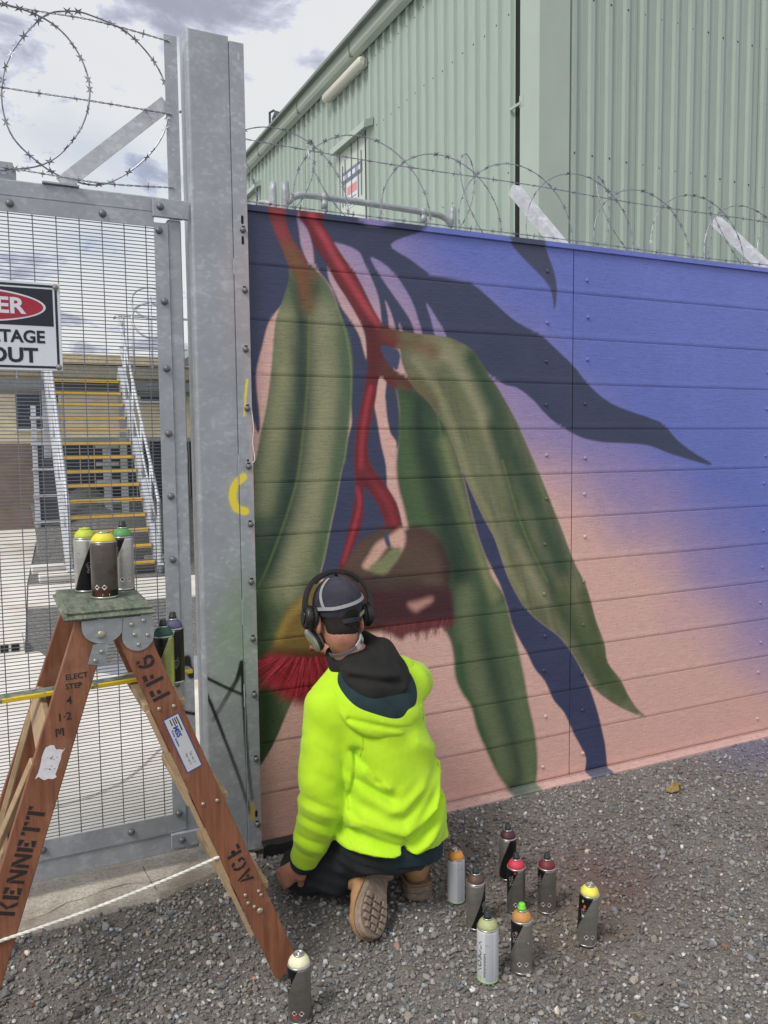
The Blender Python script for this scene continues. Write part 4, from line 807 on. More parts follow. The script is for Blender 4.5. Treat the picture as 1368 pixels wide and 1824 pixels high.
tag(bpy.data.objects['landing'], 'steel landing platform hidden behind the mural wall at the shed door', 'platform')

# ================================================================= yard behind the gate
Z = 0.004
def pad(name, pts, m, z, label):
    b = MB(); n = len(pts); b.add([(x, y, z) for x, y in pts] + [(x, y, z - 0.12) for x, y in pts], [tuple(range(n))] + [(i, n + i, n + (i + 1) % n, (i + 1) % n) for i in range(n)])
    o = b.build(name, m); bm = bmesh.new(); bm.from_mesh(o.data); bmesh.ops.recalc_face_normals(bm, faces=bm.faces); bm.to_mesh(o.data); bm.free(); return tag(o, label, None, None, 'structure')
g = N('yard_gravel'); v = g.voro(55); v2 = g.voro(140); c = g.mix(0.5, g.ramp(v, [(0, S(66, 66, 66)), (0.5, S(128, 127, 124)), (1, S(196, 194, 190))]), g.ramp(v2, [(0, S(50, 50, 50)), (1, S(190, 188, 184))]))
g.bump(g.math('ADD', g.noise(70, 3, 0.7), g.noise(200, 3, 0.7)), 0.9, 0.02); YG = g.out(c, 0.95)
pad('yard_gravel', [(-8, 0.45), (4.4, 0.45), (4.4, 40), (-8, 40)], YG, 0.0, 'grey gravel yard behind the gate')
pad('concrete_slab', [(-6, 0.46), (4.3, 0.46), (4.3, 1.55), (2.4, 2.25), (1.05, 2.55), (0.42, 3.3), (0.30, 3.9), (-6, 3.9)], PALE, 0.022, 'pale concrete slab just inside the gate')
pad('concrete_path', [(-6, 3.9), (0.195, 3.9), (0.36, 7.6), (0.95, 16), (-6, 16)], PALE, 0.016, 'pale concrete path leading past the stairs')
pad('concrete_strip', [(0.30, 5.95), (4.2, 5.60), (4.2, 7.0), (0.37, 7.45)], PALE, 0.018, 'pale concrete footing strip before the stairs')
pad('paved_bay', [(0.45, 2.62), (1.05, 2.57), (2.4, 2.27), (4.2, 1.6), (4.2, 3.2), (1.5, 3.2), (0.6, 3.25)], mat('grey_slab', S(146, 150, 158), 0.9, vary=0.12), 0.012, 'grey paved bay behind the gate')
# pit box at the path edge
t = thing('drain_box', 'small concrete drain box with two dark openings beside the path', 'drain', (0.05, 4.1, 0))
MB().box((-0.25, 4.0, 0.0), (0.20, 4.35, 0.10), 0.01).build('box', PALE, t)
for X in (0.02, 0.10): MB().box((X, 3.994, 0.015), (X + 0.06, 3.9995, 0.085)).build('opening', DARK, t)
# steel stairs with yellow nosings
st = thing('steel_stairs', 'steel stairs with yellow nosings seen through the gate mesh', 'stairs', (1.4, 7.9, 0))
SGR = galv_mat('stair_steel', (214, 218, 226)); NOSE = mat('yellow_nosing', S(226, 186, 72), 0.6, vary=0.12, scale=20); TREAD = mat('tread_grey', S(96, 100, 106), 0.7, vary=0.2, scale=60)
NT = 14; Y0, Z0_, RISE, RUN = 7.75, 0.165, 0.1955, 0.205; XA, XB = 0.90, 1.93
for i in range(NT):
    yy, zz = Y0 + i * RUN, Z0_ + i * RISE
    tr = MB().box((XA + 0.01, yy, zz - 0.03), (XB - 0.01, yy + 0.235, zz)).build('tread', TREAD, st)
    MB().box((XA + 0.02, yy - 0.006, zz - 0.040), (XB - 0.02, yy + 0.055, zz + 0.004)).build('nosing', NOSE, tr)
d = Vector((0, RUN, RISE)).normalized(); L = (NT + 0.4) * math.hypot(RUN, RISE); nrm = Vector((0, -d.z, d.y))
for X in (XA - 0.035, XB + 0.035):
    MB().obox(Vector((X, Y0 + RUN * NT / 2 - 0.02, Z0_ - 0.09 + RISE * NT / 2)), (d, (1, 0, 0), nrm), (L / 2, 0.035, 0.12)).build('stringer', SGR, st)
    hr = MB().tube(spline([(X, Y0 - 0.1, 0.0), (X, Y0 - 0.1, 0.86), (X, Y0 + 0.0, 1.06), (X, Y0 + RUN * 6, 1.06 + RISE * 6), (X, Y0 + RUN * 13, 1.06 + RISE * 13), (X, Y0 + RUN * 16, 1.15 + RISE * 13.4)], 6), 0.024, 8).build('handrail', SGR, st, True)
    MB().tube([(X, Y0 - 0.1, 0.5), (X, Y0 + RUN * 13, 0.5 + RISE * 13 + 0.1)], 0.018, 8).build('mid_rail', SGR, st, True)
    for i in (2, 5, 8, 11): MB().tube([(X, Y0 + RUN * i, Z0_ + RISE * i), (X, Y0 + RUN * i, 1.06 + RISE * i)], 0.02, 8).build('baluster', SGR, st, True)
PX, PY, PZ = 1.4, Y0 + NT * RUN, Z0_ + (NT - 1) * RISE
MB().box((-0.4, PY, PZ - 0.14), (3.8, PY + 1.3, PZ), 0.0).build('platform', mat('platform_grey', S(120, 124, 128), 0.6, 0.2), st)
for X in (-0.3, 0.85, 2.0, 3.2): MB().box((X - 0.05, PY + 0.1, 0), (X + 0.05, PY + 0.2, PZ - 0.14)).build('column', SGR, st)
for zz in (0.55, 1.05):
    MB().tube([(-0.4, PY + 0.03, PZ + zz), (XA - 0.05, PY + 0.03, PZ + zz)], 0.022, 8).build('platform_rail', SGR, st, True)
    MB().tube([(XB + 0.05, PY + 0.03, PZ + zz), (3.8, PY + 0.03, PZ + zz)], 0.022, 8).build('platform_rail', SGR, st, True)
for X in (-0.35, 0.45, 0.82, 2.05, 2.9, 3.7): MB().tube([(X, PY + 0.03, PZ), (X, PY + 0.03, PZ + 1.05)], 0.022, 8).build('rail_post', SGR, st, True)
# caged ladder hoop
t = thing('ladder_cage', 'round steel hoop of a caged ladder above the stairs', 'ladder cage', (2.45, 9.9, 2.7))
for zz in (3.35, 3.62):
    MB().tube([(2.40 + 0.30 * math.cos(a), 10.1 + 0.10 * math.sin(a), zz + 0.27 + 0.30 * math.sin(a) * (0.95 if zz < 3.5 else 0.85)) for a in np.linspace(0, 2 * math.pi, 33)[:-1]], 0.018, 6, True).build('hoop', SGR, t, True)
for X in (2.12, 2.40, 2.68): MB().tube([(X, 10.15, 2.8), (X, 10.15, 4.0)], 0.016, 6).build('upright', SGR, t, True)
# cream building behind
cb = thing('cream_building', 'cream brick building with dark windows beyond the stairs', 'building', (2, 15, 0))
CREAM = mat('cream_brick', S(228, 214, 184), 0.85, vary=0.12, scale=6, bump=0.4, bscale=30); DGREY = mat('dark_sheet', S(84, 86, 96), 0.7, vary=0.2, scale=3); WGL = mat('dark_window', S(66, 72, 84), 0.25, 0.1)
MB().box((-8, 15, 0), (14, 20, 3.35)).build('wall', CREAM, cb)
MB().box((-8.2, 14.6, 3.35), (14.2, 20, 3.55)).build('fascia', mat('cream_fascia', S(206, 190, 158), 0.7), cb)
MB().box((-8.2, 14.62, 3.08), (14.2, 14.9, 3.33)).build('soffit', mat('brown_soffit', S(150, 142, 126), 0.7), cb)
for xa, xb, za, zb in ((0.55, 1.35, 2.05, 2.75), (3.0, 3.9, 2.65, 3.02), (4.2, 4.9, 2.65, 3.02), (-1.4, -0.6, 2.05, 2.75)):
    w_ = MB().box((xa, 14.985, za), (xb, 14.998, zb)).build('window', WGL, cb)
    b = MB(); b.box((xa - 0.05, 14.95, za - 0.06), (xb + 0.05, 14.983, za - 0.005)); b.box((xb + 0.003, 14.96, za), (xb + 0.06, 14.983, zb)); b.build('window_frame', SW, w_)
MB().box((0.1, 14.9, 0.0), (1.25, 14.98, 1.75)).build('door', mat('brown_door', S(124, 106, 96), 0.7, vary=0.25, scale=4), cb)
# dark tanks / screens under the platform
t = thing('steel_screen', 'dark slatted steel screen below the stair platform', 'screen', (2, 12.2, 0))
for i in range(18):
    X = 0.75 + i * 0.24
    MB().box((X, 12.2, 0.05), (X + 0.228, 12.23, 1.75)).build('panel', DGREY, t)
MB().box((0.7, 12.15, 1.75), (5.1, 12.28, 1.82)).build('rail', SGR, t)
t = thing('steel_post', 'pale steel post with brackets standing under the stairs', 'post', (1.75, 10.9, 0))
MB().box((1.70, 10.9, 0), (1.82, 11.0, 1.75)).build('shaft', SGR, t)
for zz in (0.75, 1.05, 1.35, 1.65): MB().box((1.58, 10.88, zz), (1.94, 10.898, zz + 0.07)).build('bracket', SGR, t)
# gravel mound
xs = np.linspace(-1, 1, 36); X, Y = np.meshgrid(xs, xs, indexing='ij'); r2 = np.sqrt(X ** 2 + Y ** 2); q_ = np.clip((Y + 0.9) / 1.7, 0, 1); h = (q_ * q_ * (3 - 2 * q_) * 0.72 + 0.30 * np.exp(-((X + 0.62) / 0.16) ** 2 - ((Y - 0.65) / 0.4) ** 2)) * (0.92 + 0.16 * fbm(X * 9, Y * 9, 3, 3))
V = np.stack([2.9 + X * 2.3, 10.3 + Y * 1.9, h - 0.02], -1).reshape(-1, 3); i = np.arange(36 * 36).reshape(36, 36); F = np.stack([i[:-1, :-1], i[1:, :-1], i[1:, 1:], i[:-1, 1:]], -1).reshape(-1, 4)
o = bpy.data.objects.new('gravel_mound', fast_mesh('gravel_mound', V, F, YG)); link(o); tag(o, 'bank of grey gravel rising behind the stairs', 'mound')
for k_, (X, Y, w) in enumerate(((0.45, 8.4, 0.42), (0.50, 7.6, 0.55), (1.95, 8.6, 0.5))):
    o = MB().box((X, Y, 0), (X + w, Y + 0.25, 0.10), 0.01).build('concrete_block', PALE); tag(o, ['small concrete block on the gravel left of the stairs, farther one', 'small concrete block on the gravel left of the stairs, nearer one', 'flat concrete block on the gravel right of the stairs'][k_], 'block', 'concrete blocks by the stairs')
t = thing('steel_frame_rack', 'upright steel rack with dark panel left of the stairs', 'rack', (0.75, 10.5, 0))
for X in (0.62, 0.98): MB().box((X, 10.5, 0), (X + 0.07, 10.58, 2.3)).build('upright', SGR, t)
MB().box((0.70, 10.55, 0.3), (0.97, 10.57, 1.5)).build('panel', DGREY, t)
for zz in (0.5, 0.9, 1.3, 1.7, 2.1): MB().box((0.60, 10.46, zz), (1.07, 10.495, zz + 0.04)).build('crossbar', SGR, t)
# thin white cord lying on the slab inside
o = MB().tube(spline([(0.10, 0.75, 0.03), (0.25, 0.78, 0.03), (0.38, 0.82, 0.03), (0.55, 0.95, 0.03), (0.75, 1.25, 0.03), (0.95, 1.6, 0.03)], 8), 0.004, 5).build('cord', mat('white_rope', S(226, 224, 214), 0.85), None, True); tag(o, 'thin white cord lying on the concrete inside the gate', 'cord')

# ================================================================= spray cans
CR, CH = 0.0325, 0.158
TIN = mat('tin_rim', S(186, 186, 184), 0.3, 0.85, vary=0.1); NOZ = mat('nozzle_black', S(44, 50, 52), 0.5, vary=0.3, scale=60)
RED_R = mat('hazard_red', S(200, 40, 60), 0.5); LBLW = mat('label_white', S(232, 232, 232), 0.5, vary=0.05); INKB = mat('ink_black', S(24, 24, 26), 0.5)
def can_body_mat(name, style, tone):
    g = N(name); o = g.xyz(); a = g.math('ARCTAN2', o[1], o[0]); n = g.noise(55, 5, 0.65); n2 = g.noise(14, 4, 0.6)
    if style == 'white':
        st = g.ramp(g.math('FRACT', g.math('MULTIPLY', a, 11.0)), [(0.45, S(196, 200, 206)), (0.55, S(168, 173, 182))]); inb = g.math('MULTIPLY', g.math('GREATER_THAN', a, -1.55), g.math('LESS_THAN', a, -0.75))
        c = g.mix(g.math('MULTIPLY', inb, 0.8), S(214, 217, 220), st); c = g.mix(g.ramp(n, [(0.66, 0.0), (0.69, 0.8)]), c, S(80, 84, 90))
        return g.out(c, 0.4, 0.1)
    line = g.math('ADD', g.math('MULTIPLY', a, 0.085), g.math('ADD', o[2], 0.0))
    off = {'dark': 0.035, 'brown': 0.085, 'silver': 0.0, 'plain': -9.0, 'low': 0.12}[style]
    blk = g.math('LESS_THAN', g.math('ADD', g.math('MULTIPLY', a, 0.075), 0.215 + off), o[2]) if style not in ('low', 'brown') else g.math('GREATER_THAN', g.math('ADD', g.math('MULTIPLY', a, 0.085), off + 0.085), o[2])
    if style == 'plain': blk = g.math('LESS_THAN', o[2], 0.026)
    met = tuple(lin1(x) for x in tone)
    c = g.mix(g.ramp(n2, [(0.3, 0.0), (0.7, 1.0)]), tuple(x * 0.8 for x in met), tuple(min(.9, x * 1.2) for x in met))
    bands = g.ramp(g.math('FRACT', g.math('MULTIPLY', o[2], 36.0)), [(0.0, 1.0), (0.05, 1.0), (0.06, 0.0), (1.0, 0.0)]); c = g.mix(g.math('MULTIPLY', bands, 0.25), c, tuple(min(.9, x * 1.6) for x in met))
    c = g.mix(blk, c, S(22, 23, 25)); c = g.mix(g.ramp(n, [(0.63, 0.0), (0.70, 0.55)]), c, S(96, 78, 62))
    if style == 'plain': c = g.mix(g.ramp(n2, [(0.50, 0.0), (0.62, 0.8)]), c, S(104, 66, 50))
    return g.out(c, 0.33, g.math('MULTIPLY_ADD', blk, -0.55, 0.72))
def curved(b, pts, r, o, a0, z0):
    """polygon (arc length, height) wrapped on a cylinder of radius r"""
    V = [(o[0] + r * math.cos(a0 + u / r), o[1] + r * math.sin(a0 + u / r), o[2] + z0 + v) for u, v in pts]; b.add(V, [tuple(range(len(V)))])
def make_can(loc, label, dome, style, tone, cap=None, r=CR, h=CH, face=-1.3, tilt=(0, 0), labels=True, group='spray cans on the gravel', grip=None, stain=None):
    t = thing('spray_can', label, 'spray can', loc, group); k = Vector((0, 0, 0))
    L = Vector(loc)
    body = MB().lathe([(r * 0.90, 0.001), (r * 0.97, 0.004), (r, 0.007), (r, h - 0.006), (r * 0.985, h - 0.001), (r * 0.95, h)], 32).mesh('body', can_body_mat('can_' + label[:18], style, tone), True)
    def part(name, me, parent=t): o = bpy.data.objects.new(name, me); COL.objects.link(o); o.parent = parent; return o
    bo = part('body', body); bo.rotation_euler.z = face + 1.2
    part('bottom_rim', MB().lathe([(r * 0.9, 0.0), (r * 1.015, 0.001), (r * 1.02, 0.0045), (r * 0.99, 0.007)], 32).mesh('bottom_rim', TIN if style != 'white' else mat('rim_green', S(150, 190, 120), 0.5), True))
    part('top_rim', MB().lathe([(r * 0.95, h - 0.001), (r * 1.01, h + 0.001), (r * 1.01, h + 0.004), (r * 0.93, h + 0.005)], 32).mesh('top_rim', TIN, True))
    DM = mat('dome_%d_%d_%d' % dome, S(*dome), 0.55, vary=0.15, scale=50, bump=0.1)
    part('dome', MB().lathe([(r * 0.93, h + 0.0035), (r * 0.90, h + 0.010), (r * 0.80, h + 0.018), (r * 0.62, h + 0.025), (r * 0.50, h + 0.028), (r * 0.47, h + 0.0285)], 28).mesh('dome', DM, True))
    part('valve_cup', MB().lathe([(r * 0.46, h + 0.0275), (r * 0.49, h + 0.031), (r * 0.46, h + 0.0335), (r * 0.38, h + 0.033), (r * 0.34, h + 0.029), (r * 0.14, h + 0.029), (r * 0.11, h + 0.036), (r * 0.0, h + 0.036)], 24).mesh('valve_cup', TIN if grip is None else mat('dome_%d_%d_%d' % dome, S(*dome)), True))
    if cap:
        CM = NOZ if cap == 'black' else mat('nozzle_green', S(120, 220, 60), 0.45)
        nz = part('nozzle', MB().lathe([(r * 0.38, h + 0.033), (r * 0.38, h + 0.040), (r * 0.31, h + 0.042), (r * 0.30, h + 0.050), (r * 0.24, h + 0.0525), (0, h + 0.053)], 18).mesh('nozzle', CM, True))
        part('nozzle_tip', MB().box((r * 0.1, -0.003, h + 0.0445), (r * 0.34, 0.003, h + 0.0485), 0.0008).mesh('nozzle_tip', CM), nz)
    if labels and style != 'white':
        for j, du in enumerate((-0.010, 0.012)):
            for m_, s_, rr in ((RED_R, 0.0092, 1.004), (LBLW, 0.0078, 1.008)):
                b = MB(); curved(b, [(du + s_ * 0 - s_, 0), (du, -s_ * 1.05), (du + s_, 0), (du, s_ * 1.05)], r * rr, (0, 0, 0), face, 0.036); part('hazard_mark', b.mesh('hazard_mark', m_))
            b = MB()
            if j == 0: curved(b, [(du - 0.0022, -0.0028), (du + 0.0022, -0.0028), (du + 0.0026, 0.0005), (du + 0.0004, 0.0035), (du - 0.0020, 0.0010)], r * 1.012, (0, 0, 0), face, 0.036)
            else: curved(b, [(du - 0.0006, -0.0016), (du + 0.0006, -0.0016), (du + 0.0012, 0.0036), (du - 0.0012, 0.0036)], r * 1.012, (0, 0, 0), face, 0.036); curved(b, [(du - 0.0008, -0.0036), (du + 0.0008, -0.0036), (du + 0.0008, -0.0022), (du - 0.0008, -0.0022)], r * 1.012, (0, 0, 0), face, 0.036)
            part('hazard_mark', b.mesh('hazard_mark', INKB))
        b = MB(); curved(b, [(0.006, 0), (0.026, 0), (0.026, 0.006), (0.006, 0.006)], r * 1.004, (0, 0, 0), face, 0.010); part('barcode_patch', b.mesh('barcode_patch', LBLW))
    if style == 'white' and cap:
        V, F = text_geo('NOBULA', 0.026, 0.0008, 'LEFT'); GT = mat('can_grey_text', S(96, 100, 106), 0.5); b = MB()
        a0 = face - 0.95
        b.add([(r * 1.006 * math.cos(a0 - y_ / r), r * 1.006 * math.sin(a0 - y_ / r), 0.030 + x_) for x_, y_ in V], F); part('lettering', b.mesh('lettering', GT))
        b = MB()
        for q in range(22): curved(b, [(-0.006, 0), (-0.006 + 0.004 + 0.004 * (q * 37 % 10) / 10, 0), (-0.006 + 0.004 + 0.004 * (q * 37 % 10) / 10, 0.0025), (-0.006, 0.0025)], r * 1.006, (0, 0, 0), face - 0.30, 0.020 + q * 0.0036)
        part('small_print', b.mesh('small_print', GT))
        b = MB(); curved(b, [(-0.006, 0), (0.004, 0), (0.004, 0.012), (-0.006, 0.012)], r * 1.006, (0, 0, 0), a0 + 0.1, 0.012); part('green_patch', b.mesh('green_patch', mat('can_lime', S(170, 200, 90), 0.5)))
    if style in ('dark', 'brown', 'low') and h > 0:      # loose script-like print on the dark band
        sa = {'dark': -0.85, 'brown': 0.75, 'low': 0.8}[style]; zz0 = {'dark': 0.112, 'brown': 0.075, 'low': 0.06}[style]
        for q in range(4):
            rs = random.Random(int(abs(loc[0]) * 1000) + q); b = MB(); P = [(-0.007 + 0.014 * t + 0.003 * math.sin(7 * t + q), zz0 + 0.008 * (q - 1.5) + 0.012 * t + 0.004 * math.sin(9 * t + rs.random() * 6)) for t in np.linspace(0, 1, 9)]
            b.tube([(r * 1.004 * math.cos(face + sa + u / r), r * 1.004 * math.sin(face + sa + u / r), v) for u, v in P], 0.0007, 4); part('script_mark', b.mesh('script_mark', mat('script_grey', S(150, 150, 148), 0.5)))
    if stain:
        for q, (u, zz, s_, cc) in enumerate(stain):
            b = MB(); rs = random.Random(q + 3); curved(b, [(u + s_ * (0.6 + 0.6 * rs.random()) * math.cos(a), s_ * 1.4 * (0.6 + 0.6 * rs.random()) * math.sin(a)) for a in np.linspace(0, 5.6, 9)], r * 1.010, (0, 0, 0), face, zz); part('paint_splash', b.mesh('paint_splash', mat('splash_%d_%d_%d' % cc, S(*cc), 0.5)))
    t.rotation_euler = (tilt[0], tilt[1], 0); return t
def gz(x, y): return float(ground_z(np.array(x), np.array(y))) + 0.002
SIL, MID, DRK = (206, 206, 202), (166, 163, 156), (142, 139, 134)
def on_gravel(x, y, **k): return make_can((x, y, gz(x, y)), **k)
FC = lambda x, y: math.atan2(CAM_Y - y, 0 - x)       # label turned to the photographer
def C_(x, y, d=0.0): return FC(x, y) + d
on_gravel(1.460, -0.665, label='white spray can with orange top beside the kneeling person', dome=(226, 150, 62), style='white', tone=SIL, face=C_(1.46, -.665, .5), r=0.0315, labels=False)
on_gravel(1.720, -0.615, label='silver spray can with dark plum top, farthest back on the gravel', dome=(70, 34, 38), style='low', tone=MID, cap='black', face=C_(1.72, -.615, -.4), labels=False)
on_gravel(1.437, -0.835, label='silver spray can with dark brown top and black lower band', dome=(86, 66, 54), style='brown', tone=MID, cap='black', face=C_(1.437, -.835, .2), labels=False)
on_gravel(1.618, -0.815, label='spray can with bright crimson top and black nozzle', dome=(206, 52, 76), style='dark', tone=DRK, cap='black', face=C_(1.618, -.815, .25), stain=[(0.010, 0.120, 0.0025, (206, 52, 76)), (0.014, 0.085, 0.0018, (206, 52, 76)), (-0.012, 0.150, 0.003, (206, 52, 76))])
on_gravel(1.712, -0.868, label='spray can with dark red top and black nozzle', dome=(112, 36, 44), style='dark', tone=DRK, cap='black', face=C_(1.712, -.868, -.1), stain=[(0.004, 0.148, 0.0035, (112, 36, 44)), (0.016, 0.070, 0.002, (190, 190, 184))])
on_gravel(1.712, -1.080, label='grey spray can with yellow top standing apart on the right', dome=(238, 226, 92), style='dark', tone=(164, 164, 158), face=C_(1.712, -1.08, .25), h=0.170, tilt=(0.05, 0.03), stain=[(-0.022, 0.140, 0.005, (220, 70, 50)), (-0.027, 0.128, 0.003, (220, 70, 50)), (-0.026, 0.105, 0.004, (210, 210, 200)), (-0.030, 0.155, 0.004, (170, 180, 90))])
on_gravel(1.322, -1.085, label='white spray can with sage green top and black nozzle', dome=(172, 178, 128), style='white', tone=SIL, cap='black', face=C_(1.322, -1.085, .1), r=0.0335, h=0.165, labels=False)
on_gravel(1.440, -1.098, label='grey spray can with tan top and lime green nozzle', dome=(190, 136, 76), style='dark', tone=MID, cap='green', face=C_(1.44, -1.098, .1), h=0.165, r=0.0335, stain=[(-0.020, 0.135, 0.005, (170, 84, 54)), (0.018, 0.105, 0.003, (190, 190, 184))])
on_gravel(0.742, -0.985, label='grey spray can with cream top at the bottom edge by the ladder foot', dome=(236, 230, 196), style='dark', tone=DRK, face=C_(.742, -.985, -.2), h=0.165, r=0.034, stain=[(-0.006, 0.026, 0.006, (200, 44, 56))])

# ================================================================= step ladder
lad = thing('step_ladder', 'reddish brown timber step ladder with green top board', 'step ladder', (0.30, -0.57, 0))
g = N('varnished_timber'); w = g.noise(1.0, 6, 0.65, g.map((60, 60, 3.0))); n2 = g.noise(9, 5, 0.6)
c = g.mix(g.ramp(w, [(0.3, 0.0), (0.7, 1.0)]), S(106, 64, 46), S(150, 97, 70)); c = g.mix(g.ramp(n2, [(0.55, 0.0), (0.75, 0.35)]), c, S(176, 140, 118))
c = g.mix(g.ramp(g.noise(1.0, 4, 0.8, g.map((30, 30, 90), rot=(0, 0.5, 0))), [(0.66, 0.0), (0.74, 0.35)]), c, S(196, 172, 152)); g.bump(w, 0.12, 0.002); TIMB = g.out(c, 0.5)
g = N('raw_timber'); w = g.noise(1.0, 6, 0.65, g.map((50, 3, 50))); c = g.mix(w, S(150, 122, 92), S(198, 172, 136)); c = g.mix(g.ramp(g.noise(12, 5, 0.7), [(0.5, 0), (0.7, 0.5)]), c, S(120, 100, 80)); g.bump(w, 0.15, 0.002); RAW = g.out(c, 0.75)
g = N('green_top'); n = g.noise(1.0, 6, 0.75, g.map((30, 8, 30))); n3 = g.noise(60, 4, 0.7); c = g.mix(g.ramp(n, [(0.38, 0.0), (0.62, 1.0)]), S(66, 80, 70), S(124, 130, 112)); c = g.mix(g.ramp(n3, [(0.56, 0.0), (0.68, 0.7)]), c, S(176, 166, 134)); g.bump(n3, 0.3, 0.002); GTOP = g.out(c, 0.75)
PLATE = galv_mat('bracket_zinc', (158, 164, 168)); RIV = mat('rivet_zinc', S(176, 170, 150), 0.4, 0.6)
def stile(name, top, foot, yn, yf, width, th=0.022):
    """board from top to foot (x,z pairs), plane facing the viewer, leaning from y=yn at top to yf at the foot"""
    a, b_ = Vector((top[0], yn, top[1])), Vector((foot[0], yf, foot[1])); d = (b_ - a).normalized(); n_ = Vector((0, -1, 0)); n_ = (n_ - d * n_.dot(d)).normalized(); s_ = d.cross(n_)
    return MB().obox((a + b_) / 2, (d, s_, n_), ((b_ - a).length / 2, width / 2, th / 2), 0.0025).build(name, TIMB, lad), d, s_, n_, a, b_
LN = stile('stile', (0.245, 1.172), (-0.145, 0.020), -0.728, -0.80, 0.090)
RN = stile('stile', (0.330, 1.168), (0.768, 0.020), -0.728, -0.80, 0.083)
LF = stile('stile', (0.245, 1.172), (-0.145, 0.020), -0.372, -0.300, 0.090)
RF = stile('stile', (0.330, 1.168), (0.768, 0.020), -0.372, -0.300, 0.083)
# top board with moulded edge
b = MB(); x0, x1, ya, yb_ = 0.172, 0.408, -0.748, -0.338
prof = [(0.000, 1.174), (-0.002, 1.176), (-0.006, 1.180), (0.000, 1.185), (0.004, 1.189), (0.001, 1.196), (0.006, 1.2)]
V = []
for ins, z in prof: V += [(x0 + ins, ya + ins, z), (x1 - ins, ya + ins, z), (x1 - ins, yb_ - ins, z), (x0 + ins, yb_ - ins, z)]
m = len(prof); F = [(j * 4 + i, j * 4 + (i + 1) % 4, (j + 1) * 4 + (i + 1) % 4, (j + 1) * 4 + i) for j in range(m - 1) for i in range(4)] + [(3, 2, 1, 0), tuple((m - 1) * 4 + i for i in range(4))]
b.add(V, F); b.build('top_board', GTOP, lad)
# pressed hinge brackets
def bracket(yv, sg_):
    y_ = yv
    def pl(name, pts, th=0.003): return MB().prism(pts, (0, y_, 0), (1, 0, 0), (0, 0, 1), th * sg_).build(name, PLATE, lad)
    lobe = [(0.212, 1.172)] + [(0.268 + 0.056 * math.cos(a), 1.152 + 0.048 * math.sin(a)) for a in np.linspace(math.pi * 1.02, math.pi * 1.86, 12)] + [(0.318, 1.136), (0.322, 1.172)]
    pl('hinge_bracket', lobe)
    l2 = [(0.3235, 1.172), (0.319, 1.134)] + [(0.362 + 0.044 * math.cos(a), 1.116 + 0.044 * math.sin(a)) for a in np.linspace(math.pi * 1.05, math.pi * 2.02, 12)] + [(0.402, 1.172)]
    pl('hinge_bracket', l2, 0.0035)
    pl('strap', [(0.240, 1.103), (0.284, 1.108), (0.268, 1.040), (0.224, 1.050)], 0.002)
    rv = MB().lathe([(0.006, 0), (0.0055, 0.002), (0.003, 0.0035), (0, 0.0037)], 10, (0, 0, 0), (0, -1 if sg_ > 0 else 1, 0)).mesh('rivet', RIV, True)
    big = MB().lathe([(0.012, 0), (0.0115, 0.003), (0.008, 0.005), (0, 0.0055)], 14, (0, 0, 0), (0, -1 if sg_ > 0 else 1, 0)).mesh('rivet', RIV, True)
    yy = y_ - 0.0036 * sg_
    share('rivet', big, lad, (0.263, yy, 1.130))
    for X, Z in ((0.262, 1.082), (0.244, 1.058), (0.345, 1.150), (0.378, 1.158), (0.352, 1.120), (0.388, 1.115), (0.362, 1.090)): share('rivet', rv, lad, (X, yy + (0.001 * sg_ if Z < 1.07 and X < .3 else 0), Z))
bracket(-0.7455, 1); bracket(-0.3545, -1)
def on_stile(st_, z):
    o, d, s_, n_, a, b_ = st_; t = (z - a.z) / (b_.z - a.z); return a + (b_ - a) * t
rv = MB().lathe([(0.0062, 0), (0.0058, 0.002), (0.003, 0.0036), (0, 0.0038)], 10, (0, 0, 0), (0, -1, 0)).mesh('rivet', RIV, True)
# treads on the right flight, crosspieces on the left flight
for z in (0.898, 0.598, 0.296):
    p, q = on_stile(RN, z), on_stile(RF, z)
    MB().box((p.x - 0.062, p.y + 0.012, z - 0.012), (p.x + 0.060, q.y - 0.012, z + 0.012), 0.003).build('tread', RAW, lad)
    for dx in (-0.021, 0.021):
        n_ = RN[3]; share('rivet', rv, lad, (p.x + dx, p.y - 0.0118, z + dx * 0.05))
bt = MB()
p0, p1 = on_stile(RN, 0.90), on_stile(RN, 0.17)
bt.obox((p0 + p1) / 2 + Vector((-0.050, 0.018, -0.012)), (RN[1], RN[2], RN[3]), ((p1 - p0).length / 2, 0.006, 0.022)); bt.build('batten', RAW, lad)
for z in (0.86,):
    p, q = on_stile(LN, z), on_stile(LF, z)
    d = LN[1]; MB().obox(((p.x + q.x) / 2 - 0.035, (p.y + q.y) / 2 - 0.004, z), ((0, 1, 0), d, d.cross(Vector((0, 1, 0)))), ((q.y - p.y) / 2 + 0.006, 0.042, 0.011), 0.004).build('crosspiece', RAW, lad)
p, q = on_stile(LN, 0.45), on_stile(LF, 0.45)
MB().obox(((p.x + q.x) / 2 - 0.02, (p.y + q.y) / 2, 0.40), ((0, 1, 0), LN[1], LN[1].cross(Vector((0, 1, 0)))), ((q.y - p.y) / 2 - 0.012, 0.042, 0.011), 0.004).build('crosspiece', RAW, lad)
for (a, b_) in ((Vector((0.075, -0.745, 0.80)), Vector((-0.045, -0.55, 0.45))), (Vector((0.085, -0.40, 0.83)), Vector((-0.045, -0.53, 0.45)))):
    d = (b_ - a).normalized(); s_ = d.cross(Vector((1, 0, 0.3))).normalized(); MB().obox((a + b_) / 2, (d, s_, d.cross(s_)), ((b_ - a).length / 2, 0.013, 0.008), 0.002).build('brace', RAW, lad)
